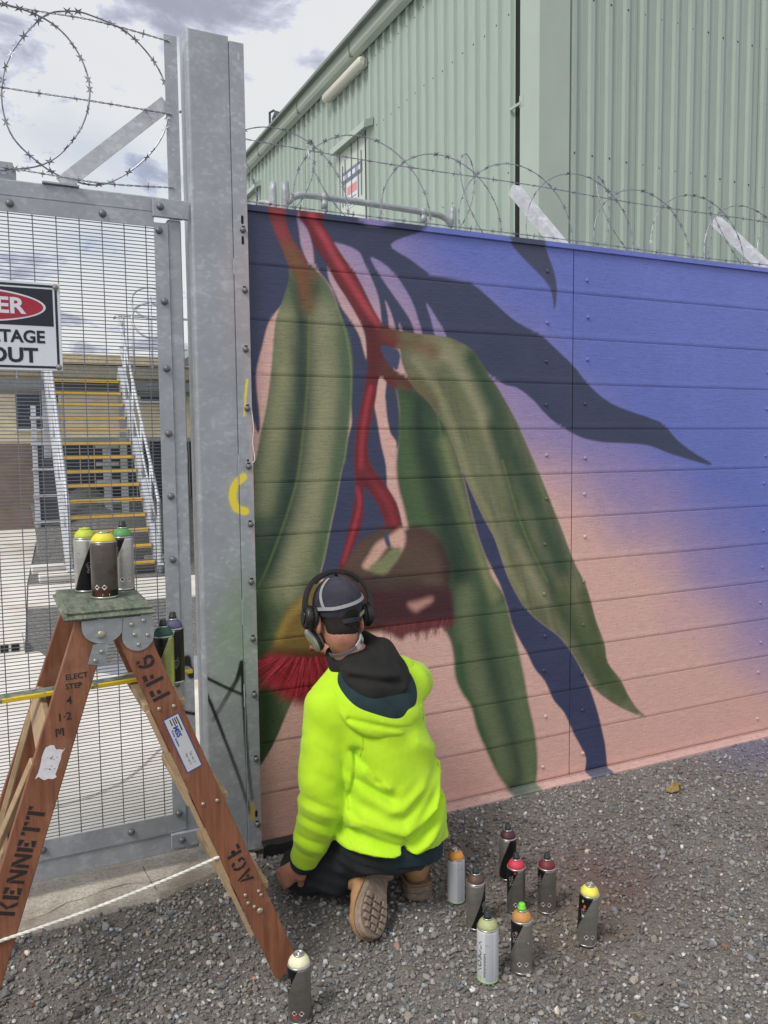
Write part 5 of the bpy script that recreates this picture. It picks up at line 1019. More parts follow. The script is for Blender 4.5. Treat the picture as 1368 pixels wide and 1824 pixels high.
# stencilled lettering
GLY = {'F': [[(0, 0), (.22, 0), (.22, 1), (0, 1)], [(.32, .78), (.72, .78), (.72, 1), (.32, 1)], [(.32, .42), (.58, .42), (.58, .62), (.32, .62)]],
 'E': [[(0, .04), (.24, .04), (.24, .96), (0, .96)], [(.32, .82), (.72, .70), (.72, 1), (.32, 1)], [(.32, .42), (.55, .36), (.55, .66), (.32, .6)], [(.32, 0), (.72, 0), (.72, .3), (.32, .18)]],
 'N': [[(0, 0), (.2, 0), (.2, .62), (0, .9)], [(.0, 1), (.26, 1), (.84, .12), (.84, 0), (.66, 0)], [(.64, .42), (.84, .14), (.84, 1), (.64, 1)]],
 'K': [[(0, 0), (.24, 0), (.24, 1), (0, 1)], [(.34, .5), (.62, 1), (.86, 1), (.5, .45)], [(.42, .42), (.56, .5), (.88, 0), (.62, 0)]],
 'T': [[(.0, .74), (.24, .84), (.24, 1), (0, 1)], [(.30, 0), (.54, 0), (.54, 1), (.30, 1)], [(.60, .84), (.84, .74), (.84, 1), (.60, 1)]],
 'A': [[(0, 0), (.22, 0), (.42, .72), (.36, .96)], [(.46, 1), (.50, .74), (.72, 0), (.94, 0), (.56, 1)], [(.34, .22), (.54, .22), (.50, .38), (.38, .38)]],
 'G': [[(.02, .3), (.16, .1), (.36, 0), (.36, .17), (.24, .3), (.2, .5), (.24, .7), (.36, .83), (.36, 1), (.14, .9), (.02, .7)], [(.46, 1), (.66, .95), (.78, .78), (.60, .70), (.46, .84)], [(.46, 0), (.8, .12), (.8, .46), (.56, .46), (.56, .3), (.62, .3), (.62, .2), (.46, .16)]],
 'L': [[(0, .02), (.22, .02), (.22, 1), (0, 1)], [(.32, 0), (.70, 0), (.70, .2), (.32, .2)]],
 '6': [[(.36, 0), (.12, .08), (0, .3), (.02, .6), (.2, .9), (.4, 1), (.4, .82), (.26, .7), (.22, .5), (.22, .3), (.36, .17)], [(.40, 0), (.66, .06), (.78, .28), (.70, .52), (.26, .64), (.26, .48), (.52, .40), (.57, .28), (.52, .18), (.40, .16)], [(.48, 1), (.7, .9), (.62, .76), (.48, .84)]]}
INK = mat('stencil_ink', S(42, 34, 34), 0.7, vary=0.4, scale=80)
def stencil(txt, o, u, v, size, adv=0.92, wx=0.9):
    o, u, v = Vector(o), Vector(u).normalized(), Vector(v).normalized(); x = 0.0
    for ch in txt:
        b = MB()
        for poly in GLY[ch]: b.add([o + u * (x + a * size * wx) + v * (c_ * size) for a, c_ in poly], [tuple(range(len(poly)))])
        b.build('lettering', INK, lad); x += size * adv
def face_pt(st_, z, side=0.0, lift=0.0117):
    p = on_stile(st_, z); return p + st_[2] * side + st_[3] * lift
up_R, up_L = -RN[1], -LN[1]                                     # along each stile towards the top
def lr(st_, upv):                                               # letter-up direction for text climbing the stile
    v = st_[3].cross(upv); return v
stencil('FF6', face_pt(RN, 0.926) - lr(RN, up_R) * 0.026, up_R, lr(RN, up_R), 0.052, 0.95, 0.9)
stencil('AGL', face_pt(RN, 0.330) - lr(RN, up_R) * 0.024, up_R, lr(RN, up_R), 0.046, 1.05, 0.95)
stencil('KENNETT', face_pt(LN, 0.405) - lr(LN, up_L) * 0.024, up_L, lr(LN, up_L), 0.045, 0.94, 0.95)
ul = Vector((1, 0, 0.03)).normalized()
for txt, z, sz in (('ELECT', 1.020, 0.021), ('STEP', 0.994, 0.021), ('4', 0.955, 0.031), ('1·2', 0.912, 0.030)):
    vv = LN[3].cross(ul); lettering('lettering', txt, sz, face_pt(LN, z, 0.0, 0.0118), ul, vv, INK, lad, 0.0004)
# torn white sticker and supplier label
rs = random.Random(4); pts = [(0.024 * (0.85 + 0.3 * rs.random()) * (1 if abs(math.cos(a)) > .2 else 1) * max(-1, min(1, 1.5 * math.cos(a))), 0.043 * (0.85 + 0.3 * rs.random()) * max(-1, min(1, 1.5 * math.sin(a)))) for a in np.linspace(0, 6.1, 26)]
c0 = face_pt(LN, 0.792, 0.0, 0.0116); V = [c0 + ul * a + LN[3].cross(ul) * b_ + up_L * 0 for a, b_ in pts]
V = [c0 + (-LN[2] if (-LN[2]).x > 0 else LN[2]) * a + up_L * b_ for a, b_ in pts]
b = MB(); b.add(V, [tuple(range(len(V)))]); b.build('torn_sticker', mat('sticker_torn', S(222, 220, 224), 0.7, vary=0.1, scale=60), lad)
for k_ in range(14):
    rs = random.Random(k_ + 40); p = c0 + ul * rs.uniform(-.014, .014) + up_L * (0.014 if k_ < 8 else -0.014) + up_L * rs.uniform(-.006, .006) + LN[3] * 0.0008; a = rs.uniform(0.002, 0.005); b = MB(); b.add([p, p + ul * a, p + ul * a * 0.9 + up_L * 0.0014, p + up_L * 0.0018], [(0, 1, 2, 3)]); b.build('ink_fleck', INK, lad)
b = MB(); cM = face_pt(LN, 0.872, 0.0, 0.0118) - ul * 0.011; vM = LN[3].cross(ul)
for poly in ([(0, -.5), (.18, -.5), (.18, .5), (0, .5)], [(.72, -.5), (.9, -.5), (.9, .5), (.72, .5)], [(.2, .5), (.36, .5), (.47, -.1), (.38, -.3)], [(.70, .5), (.54, .5), (.49, .1), (.52, -.3)]): b.add([cM + ul * (a * 0.024) + vM * (c_ * 0.022) for a, c_ in poly], [tuple(range(4))])
b.build('lettering', INK, lad)
LBL = mat('label_silver', S(206, 208, 212), 0.4, 0.2, vary=0.05); BLUE = mat('label_blue', S(40, 70, 160), 0.5)
sx_ = -lr(RN, up_R); c0 = face_pt(RN, 0.806, 0.0, 0.0116)          # label: long side along the stile, read from the top down
def lab_rect(name, m, a0, a1, b0, b1, lift): b = MB(); q = c0 + RN[3] * lift; b.add([q - up_R * a0 + sx_ * b0, q - up_R * a1 + sx_ * b0, q - up_R * a1 + sx_ * b1, q - up_R * a0 + sx_ * b1], [(0, 1, 2, 3)]); return b.build(name, m, lad)
lab_rect('label_border', BLUE, -0.068, 0.110, -0.024, 0.024, 0.0); lab_rect('label', LBL, -0.065, 0.107, -0.0215, 0.0215, 0.0004)
dn = -up_R; lv = RN[3].cross(dn)
for a0, a1, b0 in ((-0.060, -0.015, 0.012), (-0.060, -0.040, 0.006), (-0.060, -0.036, 0.000), (-0.060, -0.040, -0.008)): lab_rect('label_bar', INKB, a0, a1, b0, b0 + 0.003, 0.0008)
lettering('lettering', 'MSS', 0.020, c0 + dn * -0.018 + RN[3] * 0.0008 - lv * 0.001, dn, lv, BLUE, lad, 0.0008)
lettering('lettering', 'Power Systems', 0.0085, c0 + dn * -0.002 + RN[3] * 0.0008 - lv * 0.013, dn, lv, BLUE, lad, 0.0002)
lettering('lettering', 'Tel: +61 3', 0.0085, c0 + dn * 0.072 + RN[3] * 0.0008 + lv * 0.008, dn, lv, INKB, lad)
lettering('lettering', 'Fax: +61 3', 0.0085, c0 + dn * 0.072 + RN[3] * 0.0008 - lv * 0.004, dn, lv, INKB, lad)
# rope hole bolt
share('rivet', rv, lad, tuple(face_pt(RN, 0.255, 0.01, 0.0105)));
for z in (0.275,):
    for s_ in (-0.022, 0.022): share('rivet', rv, lad, tuple(face_pt(RN, z, s_, 0.0105)))
MB().lathe([(0.010, 0), (0.0095, 0.003), (0.005, 0.005), (0, 0.0053)], 12, tuple(face_pt(RN, 0.235, 0.0, 0.0105)), (0, -1, 0)).build('bolt', RIV, lad, True)
MB().lathe([(0.007, 0), (0, 0.0003)], 12, tuple(face_pt(RN, 0.432, 0.0, 0.0116)), tuple(RN[3])).build('rope_hole', DARK, lad)
# rope between the flights
ra, rb = face_pt(LN, 0.374, -0.03, 0.013) + Vector((-0.12, -0.005, -0.03)), face_pt(RN, 0.434, 0.0, 0.004)
P = [ra.lerp(rb, t) + Vector((0, -0.004 * math.sin(math.pi * t), -0.012 * math.sin(math.pi * t))) for t in np.linspace(0, 1, 160)]; b = MB()
dr = (rb - ra).normalized(); e1 = dr.cross(Vector((0, 1, 0))).normalized(); e2 = dr.cross(e1)
for k_ in range(3): b.tube([p + (e1 * math.cos(i * 0.55 + k_ * 2.094) + e2 * math.sin(i * 0.55 + k_ * 2.094)) * 0.0023 for i, p in enumerate(P)], 0.0026, 5)
tag(b.build('rope', mat('white_rope', S(226, 224, 214), 0.85), None, True), 'white twisted rope tied across the ladder legs', 'rope')
# grey straightedge with a yellow painted edge lying across the ladder
t = thing('straightedge', 'long grey bar with yellow painted edge lying across the ladder steps', 'bar', (0.2, -0.52, 0.92))
a, b_ = Vector((-0.45, -0.60, 0.934)), Vector((0.567, -0.455, 0.923)); d = (b_ - a).normalized(); s_ = Vector((0, 0, 1)).cross(d).normalized(); u_ = d.cross(s_)
g = N('bar_grey'); n = g.noise(30, 5, 0.7); MG = g.out(g.mix(g.ramp(n, [(0.45, 0), (0.6, 1)]), S(98, 106, 100), S(150, 154, 146)), 0.5, 0.3)
g = N('bar_yellow'); n = g.noise(24, 5, 0.75); MY = g.out(g.mix(g.ramp(n, [(0.57, 0), (0.64, 1)]), S(232, 202, 40), S(120, 124, 112)), 0.45)
MB().obox((a + b_) / 2, (d, s_, u_), ((b_ - a).length / 2, 0.020, 0.004), 0.001).build('top_face', MG, t)
MB().obox((a + b_) / 2 - s_ * 0.0265 - u_ * 0.004, (d, s_, u_), ((b_ - a).length / 2, 0.006, 0.0065), 0.002).build('yellow_edge', MY, t)
# cans on the ladder
G2 = 'spray cans on the ladder'
make_can((0.262, -0.415, 1.2005), 'silver and black spray can with lime top, back left of the ladder top', (190, 206, 70), 'brown', SIL, None, 0.0345, 0.166, C_(.262, -.415, -.5), labels=False, group=G2, grip=1)
make_can((0.300, -0.555, 1.2005), 'stained dark spray can with yellow top, front one on the ladder top', (226, 214, 60), 'plain', (112, 108, 102), None, 0.0385, 0.166, C_(.30, -.555, -.35), group=G2)
make_can((0.372, -0.440, 1.2005), 'silver spray can with green top and black nozzle on the ladder top', (84, 150, 84), 'dark', SIL, 'black', 0.0325, 0.166, C_(.372, -.44, .15), group=G2)
make_can((0.462, -0.585, 0.9105), 'green topped spray can half hidden behind the ladder leg', (44, 92, 74), 'silver', (176, 186, 120), 'black', 0.0315, 0.158, C_(.462, -.585, .1), labels=False, group=G2)
make_can((0.500, -0.545, 0.9105), 'lime and silver spray can with violet top on the ladder step', (88, 86, 120), 'low', (168, 176, 150), 'black', 0.0325, 0.170, C_(.50, -.545, -.6), labels=False, group=G2)

# ================================================================= implicit-surface mesher (for the kneeling figure)
class SD:
    def __init__(s, lo, hi, h):
        s.lo, s.h = np.array(lo, float), h; s.n = np.ceil((np.array(hi, float) - s.lo) / h).astype(int) + 1
        s.ax = [s.lo[i] + h * np.arange(s.n[i]) for i in range(3)]; s.D = np.full(s.n, 10.0, np.float32)
    def block(s, lo, hi):
        a = [int(np.clip(math.floor((lo[i] - s.lo[i]) / s.h), 0, s.n[i])) for i in range(3)]; b = [int(np.clip(math.ceil((hi[i] - s.lo[i]) / s.h) + 1, 0, s.n[i])) for i in range(3)]
        sl = tuple(slice(a[i], b[i]) for i in range(3)); return sl, [s.ax[0][sl[0]][:, None, None], s.ax[1][sl[1]][None, :, None], s.ax[2][sl[2]][None, None, :]]
    def merge(s, sl, d, k, op='u'):
        A = s.D[sl]; d = d.astype(np.float32)
        if op == 's': s.D[sl] = np.maximum(A, -d) if k <= 0 else -s._smin(-A, d, k)
        else: s.D[sl] = np.minimum(A, d) if k <= 0 else s._smin(A, d, k)
    @staticmethod
    def _smin(a, b, k): h = np.clip(0.5 + 0.5 * (b - a) / k, 0, 1); return b * (1 - h) + a * h - k * h * (1 - h)
    def cap(s, a, b, ra, rb, k=0.02, op='u', sq=None):
        a, b = np.array(a, float), np.array(b, float); m = max(ra, rb) + k + 3 * s.h; sl, (x, y, z) = s.block(np.minimum(a, b) - m, np.maximum(a, b) + m)
        e = b - a; L = max(e @ e, 1e-12); t = np.clip(((x - a[0]) * e[0] + (y - a[1]) * e[1] + (z - a[2]) * e[2]) / L, 0, 1)
        d = np.sqrt((x - a[0] - t * e[0]) ** 2 + (y - a[1] - t * e[1]) ** 2 + (z - a[2] - t * e[2]) ** 2) - (ra + (rb - ra) * t); s.merge(sl, d, k, op); return s
    def chain(s, pts, k=0.02):
        for (p, ra), (q, rb) in zip(pts[:-1], pts[1:]): s.cap(p, q, ra, rb, k)
        return s
    def ell(s, c, r, ax=((1, 0, 0), (0, 1, 0), (0, 0, 1)), k=0.02, op='u'):
        c = np.array(c, float); A = [np.array(Vector(a).normalized()) for a in ax]; m = max(r) + k + 3 * s.h; sl, (x, y, z) = s.block(c - m, c + m)
        q = [((x - c[0]) * a[0] + (y - c[1]) * a[1] + (z - c[2]) * a[2]) / ri for a, ri in zip(A, r)]
        n = np.sqrt(q[0] ** 2 + q[1] ** 2 + q[2] ** 2); n2 = np.sqrt((q[0] / r[0]) ** 2 + (q[1] / r[1]) ** 2 + (q[2] / r[2]) ** 2) + 1e-6
        s.merge(sl, n * (n - 1) / n2, k, op); return s
    def full(s, fn, k=0.02, op='u'):
        sl, g_ = s.block(s.lo - 1, [a[-1] + 1 for a in s.ax]); s.merge(sl, fn(*g_) + np.zeros(s.n), k, op); return s
    def cut(s, p, n, k=0.0):
        """keep the side the normal points away from"""
        n = np.array(Vector(n).normalized()); p = np.array(p, float); x, y, z = s.ax[0][:, None, None], s.ax[1][None, :, None], s.ax[2][None, None, :]
        d = ((x - p[0]) * n[0] + (y - p[1]) * n[1] + (z - p[2]) * n[2]).astype(np.float32); s.D = np.maximum(s.D, d) if k <= 0 else -s._smin(-s.D, -d, k); return s
    def add(s, fn):
        x, y, z = s.ax[0][:, None, None], s.ax[1][None, :, None], s.ax[2][None, None, :]; near = np.abs(s.D) < 0.05
        s.D = s.D + np.where(near, fn(x, y, z), 0).astype(np.float32); return s
    def surf(s):
        D = s.D; nx_, ny_, nz_ = D.shape; I = D < 0; cnt = np.zeros((nx_ - 1, ny_ - 1, nz_ - 1), np.uint8)
        for i in (0, 1):
            for j in (0, 1):
                for k in (0, 1): cnt += I[i:nx_ - 1 + i, j:ny_ - 1 + j, k:nz_ - 1 + k]
        act = np.argwhere((cnt > 0) & (cnt < 8)); idm = np.full(cnt.shape, -1, np.int64); idm[tuple(act.T)] = np.arange(len(act))
        acc = np.zeros((len(act), 3)); num = np.zeros(len(act)); cr = [(i, j, k) for i in (0, 1) for j in (0, 1) for k in (0, 1)]
        for a in cr:
            for b in cr:
                if a < b and sum(abs(p - q) for p, q in zip(a, b)) == 1:
                    va = D[act[:, 0] + a[0], act[:, 1] + a[1], act[:, 2] + a[2]]; vb = D[act[:, 0] + b[0], act[:, 1] + b[1], act[:, 2] + b[2]]; m = (va < 0) != (vb < 0)
                    t = np.where(m, va / np.where(m, va - vb, 1), 0)[:, None]; acc += np.where(m[:, None], np.array(a) + t * (np.array(b) - np.array(a)), 0); num += m
        V = s.lo + s.h * (act + acc / num[:, None]); F = []
        for ax in range(3):
            sl0 = [slice(None)] * 3; sl1 = [slice(None)] * 3; sl0[ax] = slice(0, -1); sl1[ax] = slice(1, None)
            ch = I[tuple(sl0)] != I[tuple(sl1)]; E = np.argwhere(ch); u, v = (ax + 1) % 3, (ax + 2) % 3
            ok = (E[:, u] > 0) & (E[:, v] > 0) & (E[:, u] < D.shape[u] - 1) & (E[:, v] < D.shape[v] - 1); E = E[ok]
            if not len(E): continue
            q = []
            for du, dv in ((-1, -1), (0, -1), (0, 0), (-1, 0)):
                c = E.copy(); c[:, u] += du; c[:, v] += dv; q.append(idm[c[:, 0], c[:, 1], c[:, 2]])
            q = np.stack(q, 1); inside = I[E[:, 0], E[:, 1], E[:, 2]]; q[~inside] = q[~inside][:, ::-1]; F.append(q)
        return V, np.vstack(F)
    def build(s, name, m, parent, relax=1):
        V, F = s.surf()
        for _ in range(relax):
            W = np.zeros_like(V); c = np.zeros(len(V))
            for a in range(4): np.add.at(W, F[:, a], V[F[:, (a + 1) % 4]] + V[F[:, (a + 3) % 4]]); np.add.at(c, F[:, a], 2)
            V = 0.5 * V + 0.5 * W / c[:, None]
        b0 = ORG[parent]; me = fast_mesh(name, V - np.array(b0), F, m, True); o = bpy.data.objects.new(name, me); COL.objects.link(o); o.parent = parent; ORG[o] = b0.copy(); return o

# ================================================================= kneeling person
per = thing('person', 'person in lime hi-vis hoodie kneeling with back turned, painting the wall', 'person', (1.2, -0.5, 0))
g = N('skin'); n = g.noise(30, 5, 0.6); SKIN = g.out(g.mix(g.ramp(n, [(0.3, 0), (0.7, 1)]), S(158, 106, 86), S(188, 132, 110)), 0.5, 0.0, Subsurface_Weight=0.06)
g = N('hivis_fleece'); n = g.noise(700, 3, 0.6); n2 = g.noise(9, 4, 0.6); c = g.mix(g.ramp(n2, [(0.35, 0), (0.7, 1)]), (0.46, 0.77, 0.010), (0.53, 0.83, 0.018)); g.bump(g.math('ADD', g.math('MULTIPLY', n, 0.5), g.math('ADD', g.math('MULTIPLY', g.noise(34, 5, 0.6), 1.3), g.math('MULTIPLY', g.noise(1.0, 4, 0.6, g.map((26, 26, 11), rot=(0.3, 0.9, 0.2))), 3.0))), 0.24, 0.005); HIVIS = g.out(c, 0.85, Sheen_Weight=0.15)
def cloth(name, a, b, bs=600, rough=0.9):
    g = N(name); n = g.noise(bs, 3, 0.6); n2 = g.noise(11, 5, 0.65); g.bump(g.math('ADD', n, g.noise(70, 4, 0.6)), 0.3, 0.003); return g.out(g.mix(g.ramp(n2, [(0.35, 0), (0.7, 1)]), a, b), rough)
BLACKC = cloth('black_cotton', S(20, 20, 19), S(36, 35, 33)); TEAL = cloth('dark_teal_mesh', S(20, 40, 46), S(34, 58, 64), 900); TROU = cloth('dark_trousers', S(24, 28, 32), S(42, 46, 52)); CAPC = cloth('navy_cap', S(44, 44, 54), S(66, 65, 78), 900)
HAIR = cloth('dark_hair', S(22, 18, 16), S(48, 40, 34), 420, 0.95)
LAT = np.array((0.972, 0.235, 0.0)); FWD = np.array((-0.235, 0.972, 0.0))
zs_ = [0.10, 0.17, 0.25, 0.40, 0.60, 0.72, 0.80, 0.86, 0.92]
cxs = [1.245, 1.245, 1.240, 1.232, 1.215, 1.200, 1.185, 1.165, 1.145]; cys = [-.605, -.605, -.600, -.585, -.555, -.53, -.51, -.49, -.47]
def torso(grow, ztop=0.92, zbot=0.10):
    rx = [.18, .200, .210, .200, .192, .196, .168, .105, .065]; ry = [.15, .165, .172, .158, .145, .135, .115, .085, .065]
    def f_(x, y, z):
        cx = np.interp(z, zs_, cxs); cy = np.interp(z, zs_, cys); a = np.interp(z, zs_, rx) + grow; b = np.interp(z, zs_, ry) + grow
        u = (x - cx) * LAT[0] + (y - cy) * LAT[1]; v = (x - cx) * FWD[0] + (y - cy) * FWD[1]
        n = np.sqrt((u / a) ** 2 + (v / b) ** 2); n2 = np.sqrt((u / a ** 2) ** 2 + (v / b ** 2) ** 2) + 1e-5; d = n * (n - 1) / n2
        return np.maximum(d, np.maximum(z - ztop, zbot - z))
    return f_
LS, LE, LW = (1.025, -.535, .742), (.985, -.575, .435), (.943, -.478, .182)
RS, RE, RW = (1.385, -.440, .752), (1.468, -.300, .720), (1.245, -.130, .800)
Hc = np.array((1.100, -.442, 1.056))
hf = np.array(Vector((0.04, 0.96, -0.24)).normalized()); hr = np.array(Vector(np.cross(hf, (0.05, 0, 1))).normalized()); hu = np.cross(hr, hf)
def H(a, b, c): return Hc + hr * a + hf * b + hu * c       # right, forward, up in the head's frame
HAX = (tuple(hr), tuple(hf), tuple(hu))
NB = (1.150, -.485, .865)
# ---- body: one continuous skin
B = SD((0.80, -0.90, -0.01), (1.66, 0.05, 1.24), 0.0056)
B.full(torso(-0.045, 0.86, 0.21), 0)
B.chain([(NB, .058), (tuple(H(-0.0, -0.033, -0.085)), .051), (tuple(H(0, -0.02, -0.04)), .056)], 0.025)
B.ell(H(0, -0.012, 0.022), (.076, .096, .090), HAX, 0.01).ell(H(0, 0.030, -0.045), (.060, .070, .068), HAX, 0.03).ell(H(0, 0.062, -0.085), (.038, .034, .030), HAX, 0.03)
B.cap(H(0, 0.088, 0.005), H(0, 0.112, -0.028), .010, .014, 0.012).ell(H(0, 0.092, -0.062), (.026, .012, .009), HAX, 0.01).ell(H(0, 0.086, 0.016), (.052, .014, .012), HAX, 0.012)
for sd in (-1, 1):
    B.ell(H(sd * 0.030, 0.091, -0.004), (.014, .010, .009), HAX, 0.004)
    B.ell(H(sd * 0.080, -0.026, -0.044), (.011, .020, .036), HAX, 0.006); B.ell(H(sd * 0.090, -0.022, -0.040), (.005, .011, .020), HAX, 0.003, 's')
B.cap(NB, LS, .055, .058, .05).chain([(LS, .055), (LE, .042), (LW, .030)], .03)
B.cap(NB, RS, .055, .058, .05).chain([(RS, .055), (RE, .042), (RW, .030)], .03)
def hand(wrist, d, side, palm_n, curl, sp):
    """palm, four fingers and thumb; d = towards fingertips, palm_n = way the palm faces, side = towards the little finger"""
    w = np.array(wrist); d = np.array(Vector(d).normalized()); pn = np.array(palm_n, float); pn = np.array(Vector(pn - d * (pn @ d)).normalized()); sd_ = np.cross(pn, d) * side
    P = lambda a, b, c: w + d * a + sd_ * b + pn * c
    B.cap(P(-0.015, 0, 0), P(0.03, 0, 0), .028, .028, .02)
    for b0 in (-0.026, -0.009, 0.009, 0.026): B.cap(P(0.022, b0 * 0.6, 0), P(0.082, b0, 0.002), .016, .0125, .014)
    for b0, ln in ((-0.027, .072), (-0.009, .080), (0.009, .075), (0.027, .060)):
        p = P(0.086, b0, 0.0); a = 0.0
        for q, (fr, r_) in enumerate(((0.45, .0098), (0.32, .0090), (0.23, .0080))):
            a += curl[q]; q2 = p + (d * math.cos(a) + pn * math.sin(a)) * ln * fr + sd_ * b0 * sp * fr; B.cap(p, q2, r_, r_ * 0.92, .004); p = q2
    p = P(0.020, -0.030, 0.006); q1 = P(0.052, -0.050, 0.022); q2 = P(0.078, -0.048, 0.044); B.cap(P(0.012, -0.014, 0.004), p, .018, .017, .015); B.cap(p, q1, .0135, .0115, .008); B.cap(q1, q2, .0110, .0092, .004)
hand((.934, -.470, .160), (-0.50, 0.55, -0.62), 1, (0.75, 0.55, -0.10), (0.45, 0.75, 0.6), 0.15)
hand((1.240, -.120, .815), (-0.70, 0.28, 0.45), -1, (-0.1, 0.9, -0.3), (0.7, 0.9, 0.6), 0.1)
LK, LA = (.978, -.365, .085), (1.095, -.545, .105)
RK, RA = (1.420, -.185, .335), (1.352, -.515, .115)
B.cap((1.14, -.575, .22), LK, .070, .055, .03).cap(LK, LA, .048, .028, .02).cap((1.33, -.555, .24), RK, .070, .055, .03).cap(RK, RA, .052, .040, .02)
B.build('body', SKIN, per, 1)
# ---- trousers
T = SD((0.86, -0.86, 0.004), (1.56, -0.06, 0.50), 0.0062)
T.ell((1.235, -.590, .258), (.198, .150, .100), (tuple(LAT), tuple(FWD), (0, 0, 1)), 0.02)
T.full(torso(-0.022, 0.29, 0.20), 0.02)
T.cap((1.14, -.560, .225), LK, .095, .078, .05).cap(LK, (1.065, -.500, .100), .076, .064, .03).cap((1.33, -.530, .255), RK, .095, .080, .05).cap(RK, (1.362, -.44, .20), .074, .064, .03)
def tf(x, y, z): return 0.004 * np.sin(x * 60 + z * 45 + y * 20) * np.sin(y * 38 + 1.0) + 0.0025 * np.sin(z * 120 + x * 40)
T.add(tf).build('trousers', TROU, per, 1)
# ---- hoodie
Hd = SD((0.84, -0.86, 0.10), (1.60, -0.08, 0.94), 0.0048)
Hd.full(torso(0.004, 0.885), 0)
Hd.cut((1.235, -.60, .270), (-0.16, -0.06, -1.0))
Hd.cap((1.165, -.49, .830), LS, .066, .076, .06).cap((1.165, -.49, .830), RS, .066, .070, .06)
Hd.chain([(LS, .080), ((1.005, -.550, .62), .084)], .03).chain([((1.005, -.550, .62), .084), ((.985, -.570, .50), .084), (LE, .082), ((.962, -.535, .30), .068), (LW, .050)], .007)
Hd.chain([(RS, .080), ((1.44, -.37, .735), .076), (RE, .070), ((1.38, -.20, .76), .062), (RW, .046)], .03)
def seg2(x, z, a, b):
    e = (b[0] - a[0], b[1] - a[1]); t = np.clip(((x - a[0]) * e[0] + (z - a[1]) * e[1]) / (e[0] ** 2 + e[1] ** 2), 0, 1); return np.sqrt((x - a[0] - t * e[0]) ** 2 + (z - a[1] - t * e[1]) ** 2)
FOLDS = [  # ridge (+) and valley (-) lines over the back: x,z -> x,z, depth, width
 ((1.05, .40), (1.20, .345), .012, .022), ((1.20, .345), (1.34, .40), .012, .022), ((1.34, .40), (1.46, .53), .010, .020),
 ((1.06, .355), (1.20, .300), -.010, .016), ((1.20, .300), (1.38, .38), -.011, .018), ((1.38, .38), (1.47, .47), -.008, .016),
 ((1.03, .300), (1.22, .262), .009, .020), ((1.22, .262), (1.44, .36), .009, .020), ((1.08, .52), (1.17, .46), -.010, .016), ((1.10, .56), (1.16, .50), .008, .016),
 ((1.07, .62), (1.13, .52), -.011, .014), ((1.02, .255), (1.14, .235), -.006, .014), ((1.25, .23), (1.42, .27), -.006, .014), ((1.15, .42), (1.30, .47), .006, .03), ((1.30, .62), (1.40, .56), .006, .03), ((1.35, .66), (1.42, .60), -.005, .02), ((1.18, .68), (1.33, .70), .004, .03)]
ARMF = [((.90, .475), (1.06, .40), -.010, .014), ((.90, .44), (1.05, .372), .008, .014), ((.89, .405), (1.04, .335), -.010, .013), ((.90, .37), (1.03, .305), .008, .013), ((.88, .33), (1.02, .270), -.009, .012), ((.88, .30), (1.00, .240), .007, .012), ((.88, .265), (.99, .212), -.007, .011), ((.93, .66), (1.05, .55), -.006, .02), ((.95, .57), (1.08, .50), .007, .022), ((.97, .53), (1.07, .46), -.006, .016), ((.90, .50), (.99, .53), -.005, .016)]
def folds(x, y, z):
    d = 0.0030 * np.sin(34 * x + 21 * z) * np.sin(27 * z - 19 * y + 1.3)
    back = np.clip((-(y) - 0.52 + 0.0 * x) / 0.08, 0, 1)
    up_, dn_ = 0.0, 0.0
    for a, b, dep, w in FOLDS:
        e = np.exp(-(seg2(x, z, a, b) / w) ** 1.5) * abs(dep)
        if dep > 0: up_ = np.maximum(up_, e)
        else: dn_ = np.maximum(dn_, e)
    d = d - 1.9 * back * (up_ - dn_) * (x > 1.015) * np.clip((z - 0.25) / 0.04, 0, 1)
    d = d - 0.0052 * back * np.sin((z - 0.42 * np.abs(x - 1.20) - 0.10 * x) * 105 + 1.2 * np.sin(x * 17)) * np.clip((0.52 - z) / 0.12, 0, 1) * np.clip((z - 0.27) / 0.05, 0, 1) * (x > 1.04)
    for a, b, dep, w in ARMF: d = d - 0.42 * dep * np.exp(-(seg2(x, z, a, b) / (w * 0.85)) ** 1.5) * (x < 1.075) * (y > -0.72) * (0.35 + 1.1 * np.sin(21 * x + 33 * y + 14 * z) ** 2)
    d = d + 0.010 * np.exp(-((z - 0.245 - 0.10 * np.clip(x - 1.3, 0, 1)) / 0.012) ** 2) * (x > 1.01) * 0.25
    return d
Hd.add(folds)
def crease(x, y, z): return 0.014 * np.exp(-(seg2(x, z, (1.082, .62), (1.050, .42)) / .010) ** 2) * np.clip((-y - 0.50) / 0.05, 0, 1)
Hd.add(crease)

# cuff: cut the left sleeve at the wrist
nw = np.array(LW) - np.array((.965, -.535, .30)); nw = nw / np.linalg.norm(nw)
x, y, z = Hd.ax[0][:, None, None], Hd.ax[1][None, :, None], Hd.ax[2][None, None, :]
pw = (x - LW[0]) * nw[0] + (y - LW[1]) * nw[1] + (z - LW[2]) * nw[2]; Hd.D = np.where((x < 1.03) & (z < 0.30) & (y > -0.60), np.maximum(Hd.D, pw + 0.008), Hd.D)
hood_obj = Hd.build('hoodie', HIVIS, per, 1)
SEAM = mat('hivis_seam', (0.40, 0.70, 0.010), 0.9, vary=0.05)
def surf_pt(x, z, lift=0.001):
    i = int(round((x - Hd.lo[0]) / Hd.h)); k = int(round((z - Hd.lo[2]) / Hd.h)); col = Hd.D[i, :, k]; j = np.nonzero(col < 0)[0]
    if len(j) == 0: return None
    j = j[0]; f_ = col[j - 1] / (col[j - 1] - col[j]); return (x, Hd.ax[1][j - 1] + f_ * Hd.h - lift, z)
def seam(name, pts, r=0.0016):
    P = [surf_pt(a, b_) for a, b_ in spline(np.array(pts), 14)]; P = [p for p in P if p]; MB().tube(P, r, 5).build(name, SEAM, hood_obj, True)
